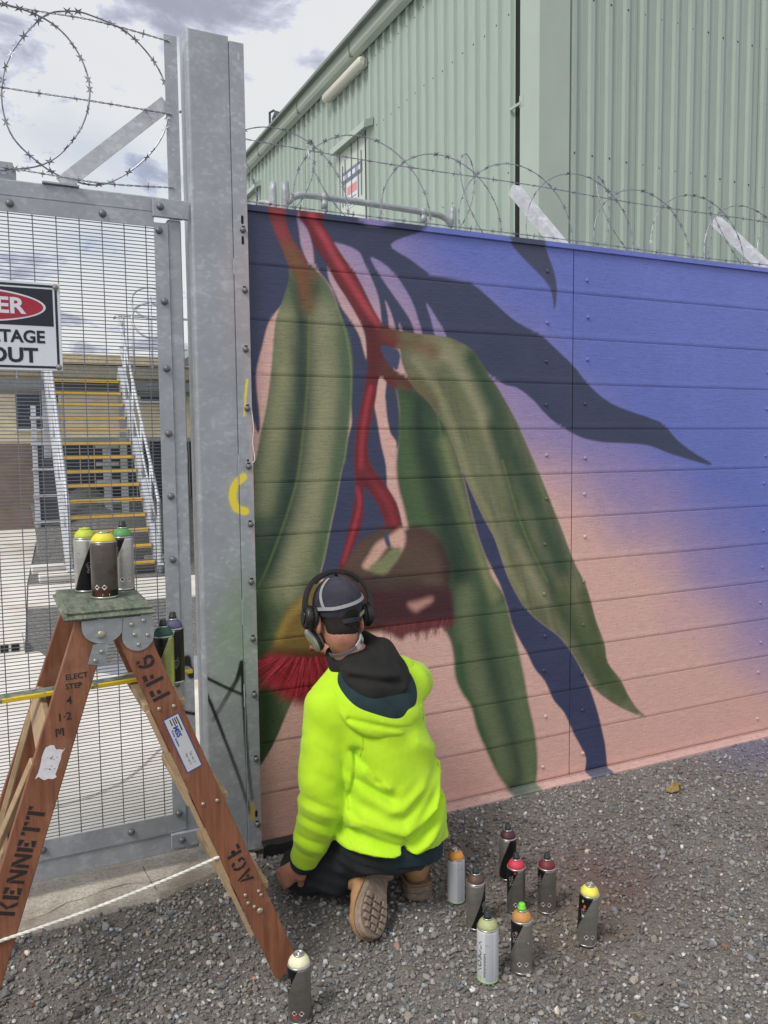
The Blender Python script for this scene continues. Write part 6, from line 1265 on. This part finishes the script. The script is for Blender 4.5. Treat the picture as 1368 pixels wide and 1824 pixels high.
seam('armhole_seam', [(1.060, .800), (1.082, .74), (1.092, .67), (1.088, .60)]); seam('armhole_seam', [(1.345, .80), (1.352, .74), (1.362, .66)])
seam('hem_stitch', [(1.06, .298), (1.15, .283), (1.25, .268), (1.35, .254), (1.42, .244)], 0.0011)
seam('side_seam', [(1.405, .60), (1.412, .50), (1.418, .40), (1.420, .30)], 0.0012)
c = SD((0.86, -0.60, 0.09), (1.05, -0.36, 0.30), 0.005); c.cap(np.array(LW) - nw * 0.020, np.array(LW) + nw * 0.022, .0475, .044, 0); c.cut(np.array(LW) + nw * 0.024, nw); c.cut(np.array(LW) - nw * 0.018, -nw); c.build('cuff', TEAL, hood_obj, 1)
# dark hem band below the lime back
Bd = SD((0.98, -0.80, 0.10), (1.52, -0.36, 0.36), 0.006); Bd.full(torso(-0.016, 0.60), 0); Bd.cut((1.235, -.60, .262), (0.16, 0.06, 1)); Bd.cut((1.235, -.60, .205), (-0.16, -0.06, -1.0)); Bd.build('hem_band', TEAL, hood_obj, 1)
# ---- hood: nested collars round the neck, drooping at the back
def ring(c, rx, ry, tiltb, r_, m, name, k0=0.0, droop=0.0, wob=0.0, lo=0.0):
    s_ = SD((0.96, -0.76, 0.66), (1.42, -0.28, 0.98), 0.005); P = []
    for i in range(41):
        a = 2 * math.pi * i / 40; u, v = rx * math.cos(a), ry * math.sin(a); back = max(0.0, -math.sin(a))
        p = np.array(c) + LAT * u + FWD * v + np.array((0, 0, 1.0)) * (tiltb * v - droop * back ** 1.5 + wob * math.sin(3 * a + 1)); P.append((tuple(p), r_ * (1 + 0.35 * back) + 0.004 * math.sin(5 * a)))
    s_.chain(P, 0.012); return s_
nk = (1.168, -.505, .842)
HAXB = (tuple(LAT), (-0.17, 0.70, 0.69), (0.17, -0.69, 0.70))
def lobe(name, m, parts, wr, parent):
    s_ = SD((0.94, -0.80, 0.62), (1.44, -0.30, 1.00), 0.005)
    for c_, r_ in parts: s_.ell(c_, r_, HAXB, 0.025)
    s_.add(wr); return s_
UPB = np.array(HAXB[2]); hc_ = np.array((1.188, -.545, .800))
s_ = lobe('hood', HIVIS, [(hc_ + np.array((0.004, -.034, -.030)), (.178, .160, .058))], lambda x, y, z: 0.003 * np.sin(48 * x + 60 * z) + 0.010 * np.exp(-(seg2(x, z, (1.05, .735), (1.26, .672)) / .009) ** 2), hood_obj)
s_.cap((1.27, -.44, .84), (1.36, -.43, .80), .05, .06, .03).cap((1.07, -.50, .83), (1.02, -.52, .78), .045, .055, .03); s_.build('hood', HIVIS, hood_obj, 1)
s_ = lobe('hood_band', TEAL, [(hc_ + UPB * 0.026 + np.array((.004, -.014, -.014)), (.158, .144, .052))], lambda x, y, z: 0.0 * x + 0 * y + 0 * z, hood_obj); s_.build('hood_band', TEAL, hood_obj, 1)
s_ = lobe('hood_lining', BLACKC, [(hc_ + UPB * 0.052 + np.array((-.004, .012, .012)), (.138, .116, .052))], lambda x, y, z: 0.002 * np.sin(38 * x - 55 * z + 20 * y) - 0.008 * np.exp(-(seg2(x, z, (1.07, .885), (1.25, .850)) / .012) ** 2) + 0.009 * np.exp(-(seg2(x, z, (1.08, .858), (1.26, .820)) / .010) ** 2) - 0.008 * np.exp(-(seg2(x, z, (1.27, .90), (1.28, .80)) / .014) ** 2), hood_obj)
s_.cap((1.255, -.50, .905), (1.215, -.42, .945), .036, .026, .03).cap((1.265, -.54, .87), (1.255, -.50, .920), .036, .030, .03).cap((1.075, -.51, .865), (1.09, -.42, .90), .032, .026, .03)
s_.build('hood_lining', BLACKC, hood_obj, 1)
# ---- hair, cap
hs = SD(Hc - 0.16, Hc + 0.16, 0.005); hs.ell(H(0, -0.013, 0.020), (.0785, .0985, .092), HAX, 0); hs.ell(H(0, -0.046, -0.062), (.057, .050, .046), HAX, .02)
hs.cut(H(0, 0.005, 0), tuple(hf - hu * 0.35)); hs.cut(H(0, -0.05, -0.100), tuple(-hu - hf * 0.15)); hs.add(lambda x, y, z: 0.0015 * np.sin(900 * x) * np.sin(800 * z)); hs.build('hair', HAIR, per, 0)
cp = SD(Hc - 0.19, Hc + 0.19, 0.005); cp.ell(H(0, -0.010, 0.030), (.0875, .108, .097), HAX, 0); cp.cut(H(0, -0.05, -0.024), tuple(-hu + hf * 0.30))
cp.ell(H(0.026, -0.112, -0.030), (.034, .040, .030), HAX, 0.003, 's')
cp.ell(H(0, 0.125, 0.020), (.070, .075, .009), HAX, .015)
for a in (-0.6, 0.0, 0.6): cp.add(lambda x, y, z, a=a: 0.0014 * np.exp(-(((x - Hc[0]) * hr[0] + (y - Hc[1]) * hr[1] + (z - Hc[2]) * hr[2] - math.sin(a) * 0.5 * ((z - Hc[2]) * 1.0 - 0.12)) / 0.004) ** 2))
cap_o = cp.build('cap', CAPC, per, 1)
b = MB(); b.sphere(H(0, -0.012, 0.128), 0.007, 10, 6); b.build('cap_button', CAPC, cap_o, True)
def arc_band(name, m, f_, n, w, th, parent, w2=None):
    """flat strap along f_(t) with outward normal from the head centre"""
    b = MB(); pts = [Vector(f_(t)) for t in np.linspace(0, 1, n)]; V = []
    for i, p in enumerate(pts):
        t = (pts[min(i + 1, n - 1)] - pts[max(i - 1, 0)]).normalized(); o = (p - Vector(Hc)).normalized(); o = (o - t * o.dot(t)).normalized(); s2 = t.cross(o)
        V += [p + s2 * w / 2, p + s2 * w / 2 + o * th, p - s2 * w / 2 + o * th, p - s2 * w / 2]
    F = [(i * 4 + k, i * 4 + (k + 1) % 4, (i + 1) * 4 + (k + 1) % 4, (i + 1) * 4 + k) for i in range(n - 1) for k in range(4)] + [(3, 2, 1, 0), tuple((n - 1) * 4 + k for k in range(4))]
    b.add(V, F); return smooth_by_angle(b.build(name, m, parent), 50)
# adjuster strap across the cap's rear opening
arc_band('cap_strap', CAPC, lambda t: H(0.026 + 0.044 * math.sin((t - .5) * 2.2), -0.006 - 0.1015 * math.cos((t - .5) * 1.3 + 0.2), -0.040 + 0.010 * t), 14, 0.015, 0.003, cap_o)
MB().obox(H(0.060, -0.092, -0.014), (tuple(hr * 0.75 + hu * 0.65), tuple(hu), tuple(hf)), (0.012, 0.007, 0.004), 0.001).build('cap_buckle', mat('olive_plastic', S(110, 112, 92), 0.5), cap_o)
# ---- respirator: head straps, neck buckle, mask and filters
STRAP = mat('strap_grey', S(150, 150, 152), 0.6, vary=0.12, scale=80, bump=0.2, bscale=900); BUCK = mat('buckle_grey', S(176, 178, 180), 0.5, vary=0.05)
rsp = bpy.data.objects.new('respirator', None); link(rsp, per)
def capsurf(a, e):     # point on the cap's shell: a = angle round from the back, e = elevation
    return H(0.090 * math.cos(e) * math.sin(a), -0.010 - 0.111 * math.cos(e) * math.cos(a), 0.030 + 0.100 * math.sin(e))
arc_band('head_strap', STRAP, lambda t: capsurf(-1.45 + 2.75 * t, -0.30 + 0.10 * (1 - t) ** 2 + 0.95 * max(0.0, t - 0.30) ** 1.4), 30, 0.012, 0.0025, rsp)
arc_band('head_strap', STRAP, lambda t: capsurf(-0.95 - 0.15 * math.sin(t * 3.1), -0.22 + 1.25 * t), 16, 0.010, 0.0022, rsp)
_na, _nb = np.array(NB), np.array(H(0.0, -0.035, -0.085)); _nd = (_nb - _na) / np.linalg.norm(_nb - _na)
_ne1 = LAT - _nd * (LAT @ _nd); _ne1 /= np.linalg.norm(_ne1); _ne2 = np.cross(_nd, _ne1)
Nn = lambda a, h_: _na + _nd * h_ + (_ne1 * math.sin(a) - _ne2 * math.cos(a)) * 0.0635
def nband(name, m, a0, a1, z0, z1, w, th, n=16):
    b = MB(); V = []
    for i in range(n):
        t = i / (n - 1); a = a0 + (a1 - a0) * t; o = Vector(_ne1 * math.sin(a) - _ne2 * math.cos(a)); p = Vector(Nn(a, z0 + (z1 - z0) * t)); u_ = Vector(_nd)
        V += [p - u_ * w / 2, p + u_ * w / 2, p + u_ * w / 2 + o * th, p - u_ * w / 2 + o * th]
    b.add(V, [(i * 4 + k, i * 4 + (k + 1) % 4, (i + 1) * 4 + (k + 1) % 4, (i + 1) * 4 + k) for i in range(n - 1) for k in range(4)] + [(3, 2, 1, 0), tuple((n - 1) * 4 + k for k in range(4))]); return b.build(name, m, rsp)
nband('neck_strap', mat('strap_dark', S(104, 104, 104), 0.7, vary=0.15), -1.9, 0.0, 0.088, 0.092, 0.012, 0.003); nband('neck_strap', mat('strap_dark', S(104, 104, 104), 0.7), 0.75, 1.7, 0.101, 0.122, 0.012, 0.003)
bk = nband('buckle', BUCK, -0.02, 0.80, 0.090, 0.102, 0.021, 0.006); nband('buckle_clip', mat('buckle_dark', S(92, 94, 96), 0.5), 0.30, 0.46, 0.095, 0.097, 0.013, 0.009, 6)
CLR = mat('filter_grey', S(170, 172, 166), 0.35, vary=0.15, scale=40); FB = mat('filter_dark', S(50, 56, 62), 0.5)
mk = SD(Hc - 0.17, Hc + 0.17, 0.006); mk.ell(H(0, 0.085, -0.060), (.052, .040, .050), HAX, 0); mk.build('mask', mat('mask_rubber', S(96, 100, 100), 0.6), rsp, 1)
for sd in (-1, 1):
    ax = Vector(hr * sd * 0.82 + hf * 0.05 - hu * 0.45).normalized(); c0 = H(sd * 0.052, 0.052, -0.082)
    fo = MB().lathe([(0.030, 0), (0.043, 0.006), (0.046, 0.016), (0.046, 0.030), (0.043, 0.036), (0.030, 0.038), (0.0, 0.038)], 22, tuple(c0), tuple(ax)).build('filter', CLR, rsp, True)
    MB().lathe([(0.0465, 0.014), (0.0475, 0.016), (0.0475, 0.026), (0.0465, 0.028)], 22, tuple(c0), tuple(ax)).build('filter_band', FB, fo, True)
    MB().sphere(tuple(np.array(c0) + np.array(ax) * 0.034 + hf * 0.008), (0.022, 0.022, 0.006), 12, 6, (tuple(hf), tuple(np.cross(np.array(ax), hf)), tuple(ax))).build('filter_label', mat('filter_olive', S(150, 160, 70), 0.5), fo, True)
# ---- headphones
hp = bpy.data.objects.new('headphones', None); link(hp, per); HPB = mat('headphone_black', S(30, 31, 33), 0.42, vary=0.25, scale=90, bump=0.08, bscale=700); PADM = mat('headphone_pad', S(24, 24, 25), 0.7)
def hband(t):
    a = math.pi * (t); return H(-0.119 * math.cos(a) * (1 - 0.02 * math.sin(a)), -0.020, 0.012 + 0.128 * math.sin(a) ** 0.85)
arc_band('headband', HPB, hband, 40, 0.026, 0.011, hp)
arc_band('headband_pad', PADM, lambda t: hband(0.24 + 0.52 * t) * 0.955 + Hc * 0.045, 24, 0.022, 0.005, hp)
for sd in (-1, 1):
    ax = Vector(hr * sd + hu * 0.06).normalized(); c0 = H(sd * 0.082, -0.012, -0.018)
    ec = MB().lathe([(0.020, 0.018), (0.036, 0.016), (0.041, 0.020), (0.043, 0.030), (0.041, 0.040), (0.034, 0.046), (0.0, 0.048)], 28, tuple(c0), tuple(ax)).build('ear_cup', HPB, hp, True)
    MB().lathe([(0.022, 0.0), (0.037, 0.001), (0.042, 0.006), (0.042, 0.013), (0.037, 0.0175), (0.020, 0.018)], 28, tuple(c0), tuple(ax)).build('ear_pad', PADM, ec, True)
    MB().tube([H(sd * 0.121, -0.018, 0.045), H(sd * 0.123, -0.016, 0.020), H(sd * 0.122, -0.014, 0.0)], [0.008, 0.009, 0.007], 8).build('yoke', HPB, ec, True)
    MB().lathe([(0.024, 0.0475), (0.026, 0.0495), (0.020, 0.0505), (0, 0.0505)], 24, tuple(c0), tuple(ax)).build('cup_cap', mat('headphone_gloss', S(22, 22, 24), 0.2), ec, True)
# ---- boots
LEA = cloth('tan_leather', S(160, 120, 80), S(194, 152, 108), 220, 0.75); g = N('worn_rubber'); n = g.noise(60, 5, 0.7); SOLE = g.out(g.mix(g.ramp(n, [(0.3, 0), (0.7, 1)]), S(116, 101, 88), S(160, 142, 126)), 0.85)
SDK = mat('sole_groove', S(70, 56, 46), 0.9)
def boot(toe_c, ax_heel, n_sole, mirror, shaft, nm):
    """toe_c: middle of the sole at the toe; ax_heel: toe->heel; n_sole: out of the sole"""
    A = Vector(ax_heel).normalized(); Nn_ = Vector(n_sole); Nn_ = (Nn_ - A * Nn_.dot(A)).normalized(); W = A.cross(Nn_) * mirror; O = Vector(toe_c)
    SCL = 1.12
    P = lambda l, w, h_: O + A * l * SCL + W * w * SCL * 1.22 - Nn_ * h_ * SCL           # h upward from the sole
    rt_ = bpy.data.objects.new('boot', None); link(rt_, per)
    ol = [(0.000, -.014), (0.004, .012), (0.020, .036), (0.055, .049), (0.095, .050), (0.140, .040), (0.180, .035), (0.230, .038), (0.268, .036), (0.284, .018), (0.287, 0), (0.284, -.018), (0.268, -.033), (0.230, -.034), (0.180, -.029), (0.140, -.034), (0.095, -.043), (0.055, -.045), (0.020, -.036)]
    pl = [tuple(q) for q in spline(np.array(ol), 3, True)]
    def slab(name, m, poly, h0, h1, inset=0.0, parent=rt_):
        b = MB(); n = len(poly); c = np.mean(np.array(poly), 0); Q = [(q[0] + (c[0] - q[0]) * inset, q[1] + (c[1] - q[1]) * inset) for q in poly]
        V = [P(a, b2, h0) for a, b2 in Q] + [P(a, b2, h0 + 0.004) for a, b2 in poly] + [P(a, b2, h1) for a, b2 in poly]
        F = [tuple(range(n))[::-1], tuple(range(2 * n, 3 * n))] + [(j * n + i, j * n + (i + 1) % n, (j + 1) * n + (i + 1) % n, (j + 1) * n + i) for j in (0, 1) for i in range(n)]
        b.add(V, F); return smooth_by_angle(b.build(name, m, parent), 40)
    so = slab('sole', SOLE, pl, 0.012, 0.034, 0.03)
    hl = [q for q in pl if q[0] > 0.182]; hl = sorted(hl, key=lambda q: math.atan2(q[1], q[0] - 0.23)); slab('heel_block', SOLE, hl, -0.008, 0.013, 0.02, so)
    def block(a0, a1, w0, w1, h0=0.0): b = MB(); cx, cw = (a0 + a1) / 2, (w0 + w1) / 2; b.obox(P(cx, cw, h0 + 0.0065), (tuple(A), tuple(W), tuple(-Nn_)), ((a1 - a0) / 2, abs(w1 - w0) / 2, 0.0068), 0.002); b.build('tread_block', SOLE, so)
    for a0, wd in ((0.016, .026), (0.036, .038), (0.058, .042), (0.080, .043), (0.102, .039)):
        for w0, w1 in ((-wd, -wd * 0.42), (-wd * 0.36, wd * 0.36), (wd * 0.42, wd)): block(a0, a0 + 0.018, w0, w1)
    for a0 in (0.195, 0.215, 0.235):
        for w0, w1 in ((-.031, -.012), (.014, .033)): block(a0, a0 + 0.017, w0, w1, -0.016)
    block(0.195, 0.212, -.009, .011, -0.016); block(0.256, 0.279, -.024, .026, -0.016)
    b = MB(); b.prism([(-.014, -.010), (.010, -.012), (.018, 0), (.010, .012), (-.014, .010)], P(0.233, 0.001, -0.0095), tuple(A), tuple(W), 0.002 * (1 if mirror * 1 > 0 else -1)); b.build('sole_patch', mat('sole_patch_teal', S(112, 136, 132), 0.5), so)
    lo = np.min([np.array(P(l, w, h_)) for l in (-.03, .33) for w in (-.1, .1) for h_ in (0, .22)], 0); hi = np.max([np.array(P(l, w, h_)) for l in (-.03, .33) for w in (-.1, .1) for h_ in (0, .22)], 0)
    s_ = SD(lo, hi, 0.005); axs = (tuple(A), tuple(W), tuple(-Nn_))
    s_.ell(P(0.060, 0.002, 0.052), (.056, .044, .036), axs, 0).cap(P(0.075, 0, 0.060), P(0.175, 0, 0.075), .040, .042, .03).cap(P(0.235, 0.001, 0.060), P(0.238, 0, 0.075), .038, .040, .03).cap(P(0.225, 0, 0.075), np.array(P(0.225, 0, 0.075)) + (np.array(shaft) - np.array(P(0.225, 0, 0.075))) * 1.0, .042, .050, .03)
    s_.cut(P(0.1, 0, 0.030), tuple(Nn_)); dirn = np.array(shaft) - np.array(P(0.225, 0, 0.075)); s_.cut(np.array(shaft), dirn)
    s_.add(lambda x, y, z: 0.0018 * np.sin(90 * x + 70 * y) * np.sin(110 * z)); up_ = s_.build('upper', LEA, rt_, 1)
    b = MB(); b.tube([P(l, w * 1.0, 0.040) for l, w in pl if True], 0.0035, 5, True); b.build('welt', mat('welt_tan', S(150, 118, 84), 0.8), up_, True)
    b = MB(); b.tube([P(0.235 + 0.042 * math.cos(a), 0.040 * math.sin(a), 0.085 + 0.012 * math.cos(a)) for a in np.linspace(-1.5, 1.5, 14)], 0.003, 5); b.build('heel_seam', mat('welt_tan', S(150, 118, 84), 0.8), up_, True)
    return rt_
boot((1.062, -0.800, 0.050), (0.46, 0.64, 0.46), (0.58, -0.56, 0.58), 1, (1.075, -.510, .100), 'l')
boot((1.405, -0.315, 0.014), (-0.22, -0.97, 0.02), (0, 0, -1), 1, (1.352, -.505, .185), 'r')

# ================================================================= loose stones over the yard (uncountable)
ico = np.array([(0, 1, 1.618), (0, 1, -1.618), (0, -1, 1.618), (0, -1, -1.618), (1, 1.618, 0), (1, -1.618, 0), (-1, 1.618, 0), (-1, -1.618, 0), (1.618, 0, 1), (1.618, 0, -1), (-1.618, 0, 1), (-1.618, 0, -1)]) / 1.902
icf = []
for i in range(12):
    for j in range(i + 1, 12):
        for k in range(j + 1, 12):
            if all(abs(np.linalg.norm(ico[a] - ico[b]) - 1.0515) < 0.02 for a, b in ((i, j), (j, k), (i, k))):
                n_ = np.cross(ico[j] - ico[i], ico[k] - ico[i]); icf.append((i, j, k) if n_ @ ico[i] > 0 else (i, k, j))
icf = np.array(icf)
def stones(count, xr, yr, smin_, smax, name, label, dens=None, seed=1, z_extra=0.0, pw=2.6):
    rg = np.random.default_rng(seed); x = rg.uniform(*xr, count); y = rg.uniform(*yr, count)
    d_ = np.hypot(x, y - CAM_Y); keep = np.ones(count, bool)
    if dens is not None: keep = rg.random(count) < dens(x, y)
    x, y = x[keep], y[keep]; n = len(x); s = smin_ + (smax - smin_) * rg.random(n) ** pw
    sc = s[:, None] * np.stack([rg.uniform(.8, 1.25, n), rg.uniform(.65, 1.05, n), rg.uniform(.45, .85, n)], -1)
    V = ico[None] * (1 + rg.uniform(-.28, .22, (n, 12, 1))) * sc[:, None]
    q = rg.normal(size=(n, 4)) * np.array([1, .35, .35, 1.0]); q /= np.linalg.norm(q, axis=1)[:, None]; w, a, b_, c_ = q.T
    Rm = np.stack([np.stack([1 - 2 * (b_ * b_ + c_ * c_), 2 * (a * b_ - c_ * w), 2 * (a * c_ + b_ * w)], -1), np.stack([2 * (a * b_ + c_ * w), 1 - 2 * (a * a + c_ * c_), 2 * (b_ * c_ - a * w)], -1), np.stack([2 * (a * c_ - b_ * w), 2 * (b_ * c_ + a * w), 1 - 2 * (a * a + b_ * b_)], -1)], 1)
    V = np.einsum('nij,nkj->nki', Rm, V); z = ground_z(x, y) + s * 0.18 + z_extra; V += np.stack([x, y, z], -1)[:, None]
    F = (icf[None] + (np.arange(n) * 12)[:, None, None]).reshape(-1, 3)
    t = rg.random(n); grey = np.where(t < .58, rg.uniform(.10, .22, n), np.where(t < .955, rg.uniform(.20, .34, n), rg.uniform(.40, .62, n)))
    warm = rg.normal(0.0, 0.05, n) + 0.035; grey = grey * 1.14; C = np.stack([grey * (1 + warm), grey, grey * (1 - warm * 1.25)], -1)
    rust = rg.random(n) < 0.010; C[rust] = C[rust] * np.array([1.4, .85, .65])
    def tint(cx, cy, r_, col, a): 
        k = np.clip(1 - np.hypot(x - cx, y - cy) / r_, 0, 1)[:, None] * a * rg.uniform(.4, 1, (n, 1)); return C * (1 - k) + np.array(col) * k * 1.0
    C = tint(2.05, -.72, .55, (.13, .055, .05), .6); C = tint(1.75, -.95, .5, (.14, .085, .045), .5); C = tint(3.6, -.05, .75, (.13, .14, .27), .6); C = tint(2.6, -.06, .5, (.26, .19, .18), .35)
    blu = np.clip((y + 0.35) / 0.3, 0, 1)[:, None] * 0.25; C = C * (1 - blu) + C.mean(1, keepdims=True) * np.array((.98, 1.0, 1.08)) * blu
    me = fast_mesh(name, V.reshape(-1, 3), F, STONE, False); color_attr(me, 'paint', np.repeat(C, 12, 0).astype(np.float32))
    o = bpy.data.objects.new(name, me); link(o); return tag(o, label, None, None, 'stuff')
g = N('stone'); n = g.noise(220, 4, 0.6); c = g.mix(1.0, g.attr('paint'), g.ramp(n, [(0.3, 0.72), (0.7, 1.18)]), 'MULTIPLY'); g.bump(n, 0.3, 0.002); STONE = g.out(c, 0.88)
def dens(x, y):
    d = np.hypot(x, y - CAM_Y); vis = (x > -0.9) & (y < -0.045 - 0.0 * x); ap = np.where(x < 0.95, np.clip((-0.10 - y + (0.12 * np.clip((x - .45) / .45, 0, 1))) / 0.06, 0, 1), 1)
    ang = np.degrees(np.arctan2(x, y - CAM_Y)); infr = (ang > -20) & (ang < 64); patch = np.clip(0.35 + 1.5 * fbm(x * 2.1 + 3, y * 2.6, 3, 14), 0, 1)
    near = np.clip(1.7 / d, 0.35, 1) ; return vis * ap * infr * near * patch
stones(88000, (-0.9, 5.0), (-2.0, -0.045), 0.0028, 0.0100, 'gravel_chips', 'fine grey stone chips covering the yard', dens, 3, 0.0, 1.9)
stones(7600, (-0.9, 5.0), (-2.0, -0.06), 0.0080, 0.0165, 'gravel_stones', 'coarser grey and cream stones scattered over the yard', dens, 8, 0.001, 3.0)

# ================================================================= small loose things
g = N('dry_leaf'); n = g.noise(70, 4, 0.6); LEAFM = g.out(g.mix(n, S(120, 96, 56), S(176, 150, 96)), 0.8)
L0 = Vector((2.86, -0.33, 0.012)); b = MB(); V = []; ol = spline(np.array([(-.045, -.012), (-.02, .026), (.008, .014), (.030, .030), (.062, .022), (.040, .004), (.044, -.022), (.018, -.014), (-.004, -.040), (-.020, -.016)]), 3, True)
pts = [Vector((p[0], p[1], 0.016 * math.sin(p[0] * 60) + 0.25 * abs(p[1]))) for p in ol]; n = len(pts); V = [L0 + Vector((0, 0, 0.002))] + [L0 + p for p in pts]; V += [v - Vector((0, 0, 0.0012)) for v in V]
b.add(V, [(0, 1 + i, 1 + (i + 1) % n) for i in range(n)] + [(n + 1, n + 2 + (i + 1) % n, n + 2 + i) for i in range(n)]); tag(b.build('dry_leaf', LEAFM), 'curled dry brown leaf on the gravel by the wall', 'leaf')
TW = mat('twig', S(150, 128, 92), 0.8)
for k_, (x, y, a, l, lab) in enumerate(((2.66, -.62, .9, .05, 'thin straw twig upright of a pair behind the yellow can'), (2.78, -.68, -.6, .06, 'thin bent twig right of the straw twig'), (1.62, -1.42, -.7, .05, 'short pale twig near the bottom of the picture'), (2.95, -.86, 1.2, .03, 'short orange bark chip on the gravel at the right'))):
    z = gz(x, y) + 0.009; d = Vector((math.cos(a), math.sin(a), 0)); p = Vector((x, y, z)); tag(MB().tube([p - d * l / 2, p + Vector((0.004, 0.003, 0.004)), p + d * l / 2], [0.0012, 0.0016, 0.0008], 5).build('twig', TW), lab, 'twig', 'twigs on the gravel')
x, y = 1.45, -0.34
P = spline(np.array([(1.36, -.40, .012), (1.42, -.36, .016), (1.50, -.335, .014), (1.58, -.33, .010), (1.63, -.345, .006)]), 6); tag(MB().tube([tuple(p) for p in P], 0.004, 6).build('hose_piece', mat('grey_hose', S(104, 104, 106), 0.6), None, True), 'short piece of thin grey hose on the gravel beside the person', 'hose')
# black plastic strip at the foot of the wall
b = MB(); n = 24; V = []
for i in range(n):
    t = i / (n - 1); x = 0.925 + 0.42 * t; j = 0.004 * math.sin(i * 1.7) + 0.003 * math.sin(i * 0.6)
    V += [(x, -0.058 + j, -0.01), (x, -0.062 + j, 0.046 + 0.004 * math.sin(i * 1.1)), (x, -0.036, 0.055 + 0.003 * math.sin(i * 0.9)), (x, -0.008, 0.045)]
b.add(V, [(i * 4 + k, (i + 1) * 4 + k, (i + 1) * 4 + k + 1, i * 4 + k + 1) for i in range(n - 1) for k in range(3)]); b.build('plastic_strip', mat('black_plastic', S(40, 40, 42), 0.55, vary=0.3, scale=40)); o = bpy.data.objects['plastic_strip']; smooth_by_angle(o, 50)
o.modifiers.new('thickness', 'SOLIDIFY').thickness = 0.003; tag(o, 'crumpled black plastic strip along the foot of the wall by the gate post', 'plastic strip')
